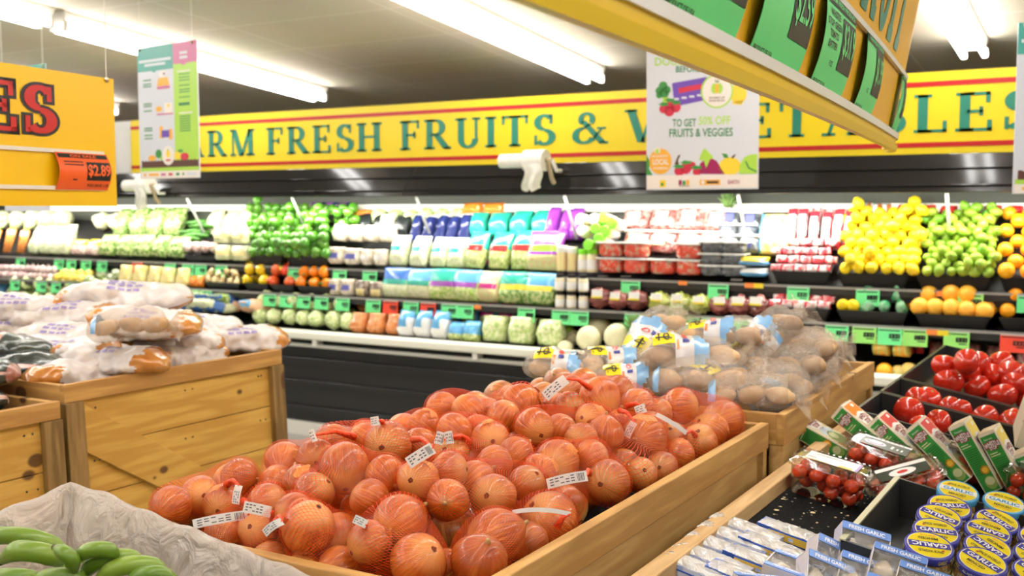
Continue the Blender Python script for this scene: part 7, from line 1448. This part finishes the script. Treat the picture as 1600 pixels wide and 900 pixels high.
def liner():
    m, t_, b, N, L = nt('bin_liner_plastic'); out = t_.nodes['Material Output']; b.inputs['Base Color'].default_value = (.64, .58, .54, 1); b.inputs['Roughness'].default_value = .24; b.inputs['Specular IOR Level'].default_value = .7
    tr = N('ShaderNodeBsdfTransparent'); tl = N('ShaderNodeBsdfTranslucent'); tl.inputs[0].default_value = (.8, .74, .68, 1); a = N('ShaderNodeMixShader'); a.inputs[0].default_value = .35; c2 = N('ShaderNodeMixShader'); c2.inputs[0].default_value = .16
    tc = N('ShaderNodeTexCoord'); n = N('ShaderNodeTexNoise'); n.inputs['Scale'].default_value = 17; n.inputs['Detail'].default_value = 4; n.inputs['Distortion'].default_value = .8; L(tc.outputs['Object'], n.inputs['Vector']); bp = N('ShaderNodeBump'); bp.inputs['Strength'].default_value = 1.0; bp.inputs['Distance'].default_value = .03; L(n.outputs['Fac'], bp.inputs['Height']); L(bp.outputs[0], b.inputs['Normal'])
    L(b.outputs[0], a.inputs[1]); L(tl.outputs[0], a.inputs[2]); L(a.outputs[0], c2.inputs[1]); L(tr.outputs[0], c2.inputs[2]); L(c2.outputs[0], out.inputs[0])
    yw = 1.125
    corner = at_y(110, 760, yw); xw = corner.x
    left = [at_x(u, v, xw - .01 * k) for k, (u, v) in enumerate(((62, 779), (20, 797), (-30, 818), (-90, 842), (-200, 890)))][::-1]
    far = [at_y(u, v, yw + .0) for u, v in ((150, 770), (185, 787), (230, 806), (290, 829), (345, 851), (400, 873), (463, 898), (540, 925))]; far.append(Vector((-.80, yw, .955))); far.append(Vector((-.765, yw - .1, .955))); far.append(Vector((-.765, .6, .95)))
    rim = left + [corner] + far
    # resample
    cum = [0]
    for i in range(1, len(rim)): cum.append(cum[-1] + (rim[i] - rim[i - 1]).length)
    n_ = 110; pts = []
    for i in range(n_ + 1):
        s = cum[-1] * i / n_; k = max(j for j in range(len(rim)) if cum[j] <= s + 1e-9); k = min(k, len(rim) - 2); f = (s - cum[k]) / (cum[k + 1] - cum[k]); pts.append(rim[k].lerp(rim[k + 1], f))
    mid = Vector((-1.14, .62, 0)); rr = random.Random(4); mb = MB(); ph = [rr.uniform(0, 6) for _ in range(8)]
    def inw(i):
        d = (pts[min(i + 2, n_)] - pts[max(i - 2, 0)]); d.z = 0; d.normalize(); return Vector((d.y, -d.x, 0))
    prof = [(-.035, -.17), (-.034, -.12), (-.032, -.07), (-.030, -.03), (-.022, -.006), (-.008, .003), (0, 0), (.004, -.012), (.010, -.030), (.016, -.055), (.024, -.085), (.034, -.12), (.05, -.155), (.08, -.18), (.15, -.19), (.25, -.19)]
    vs = []
    for k, (o, z) in enumerate(prof):
        for i in range(n_ + 1):
            s = i / n_ * 60; d = inw(i)
            wr = .010 * math.sin(s * .9 + ph[0] + k * .35) * math.sin(s * .31 + ph[1]) + .006 * math.sin(s * 2.3 + ph[2] - k * .8) + .004 * math.sin(s * 4.1 + k * 1.1 + ph[3]) + .003 * math.sin(s * 7.3 - k * .9 + ph[5]); am = min(1, abs(z) / .05) * (1 if o > 0 else .25)
            p_ = pts[i] + d * (o + wr * am) + Vector((0, 0, z + .003 * math.sin(s * 1.7 + ph[4]) * (abs(o) < .02))); vs.append(p_)
    mb.add(vs, [(k * (n_ + 1) + i, k * (n_ + 1) + i + 1, (k + 1) * (n_ + 1) + i + 1, (k + 1) * (n_ + 1) + i) for k in range(len(prof) - 1) for i in range(n_)])
    c = Vector((-1.15, .9, .95)); solo('plastic_liner', shift(mb, c).mesh('plastic_liner', m, True), 'wrinkled translucent white plastic liner folded over the banana bin rim', 'liner', c)
liner()
def bananas():
    BM = mat('banana_green', (.10, .20, .014), .36, (.19, .29, .035), 7, var=.06, coat=.15); TP = mat('banana_tip', (.05, .03, .015), .7); ST = mat('banana_stalk', (.30, .46, .09), .5)
    lst = [([(-60, 846), (-10, 838), (40, 838), (80, 850), (100, 860)], 13.5, 1.62, 'banana farthest back along the liner at the left frame edge'), ([(4, 875), (25, 862), (52, 862), (78, 868), (95, 880)], 16, 1.52, 'large banana with a pale tip at the left frame edge'),
           ([(88, 857), (100, 864), (112, 874), (116, 892)], 12, 1.43, 'banana pointing its dark blunt tip to the left'), ([(117, 876), (131, 864), (152, 858), (172, 861), (184, 870)], 12, 1.45, 'banana with a dark tip in the middle of the hand'),
           ([(128, 905), (143, 884), (170, 872), (205, 872), (222, 880)], 13, 1.47, 'banana below the one with the dark tip'), ([(150, 912), (172, 893), (205, 883), (240, 886), (265, 905)], 14, 1.45, 'longest banana on the right side of the hand'), ([(195, 915), (222, 900), (250, 898), (280, 912)], 13, 1.43, 'banana nearest the liner on the right at the bottom edge'),
           ([(-30, 905), (10, 900), (45, 902), (60, 910)], 12, 1.46, 'banana at the bottom left corner of the picture'), ([(45, 912), (80, 900), (115, 901), (140, 912)], 12, 1.45, 'banana at the bottom edge under the dark tipped one')]
    for k, (px_, r, t0, lab) in enumerate(lst):
        P_ = [at_d(u, v, t0 - .02 * math.sin(PI * i / (len(px_) - 1))) for i, (u, v) in enumerate(px_)]
        cps = [P_[0] * 2 - P_[1]] + P_ + [P_[-1] * 2 - P_[-2]]; path = []
        for i in range(1, len(cps) - 2):
            for j in range(5):
                f = j / 5; a, b, c, d = cps[i - 1], cps[i], cps[i + 1], cps[i + 2]
                path.append(.5 * ((2 * b) + (c - a) * f + (2 * a - 5 * b + 4 * c - d) * f * f + (3 * b - a - 3 * c + d) * f ** 3))
        path.append(P_[-1]); n = len(path); R_ = r * t0 / FPX; rs = [R_ * min(1, .42 + 2.4 * (i / (n - 1)), .42 + 2.4 * (1 - i / (n - 1))) ** .8 for i in range(n)]
        c = sum(path, Vector()) / n; mb = MB(); m_ = 15; mb.tube([q - c for q in path], rs, m_)
        # five faint edges along the fruit
        vs = []
        for i, v in enumerate(mb.v): q = Vector(path[i // m_]) - c; vs.append(tuple(q + (Vector(v) - q) * (1 + .05 * (i % 3 == 0))))
        mb.v = vs; o = solo('banana', mb.mesh('banana', BM, True), lab[:1].replace('b', 'green b').replace('l', 'green l') + lab[1:] if False else 'green ' + lab, 'banana', c, group='green bananas')
        d = (path[0] - path[1]).normalized(); MB().tube([path[0] - c - d * .002, path[0] - c + d * .008], [rs[0] * 1.03, rs[0] * .8], 10).build('tip', TP, o, True, sharp=50)
        d = (path[-1] - path[-2]).normalized(); MB().tube([path[-1] - c - d * .004, path[-1] - c + d * .02, path[-1] - c + d * .045], [rs[-1] * .9, rs[-1] * .6, rs[-1] * .6], 9).build('stalk', ST, o, True)
    for i in range(16): # lower hands that carry the visible ones
        c = Vector((-1.36 + .06 * (i % 8), .94 - .035 * (i % 8) - .05 * (i // 8), .885 + .042 * (i // 8))); p_ = [Vector((-.09, .03 * math.sin(i), 0)), Vector((-.04, 0, .012)), Vector((.03, 0, .012)), Vector((.09, .02, -.004))]
        solo('banana', MB().tube(p_, [.009, .018, .018, .009], 12).mesh('banana', BM, True), 'green banana underneath the others in the bin', 'banana', c, (0, 0, .35 + .12 * (i % 3)), group='lower bananas')
bananas()
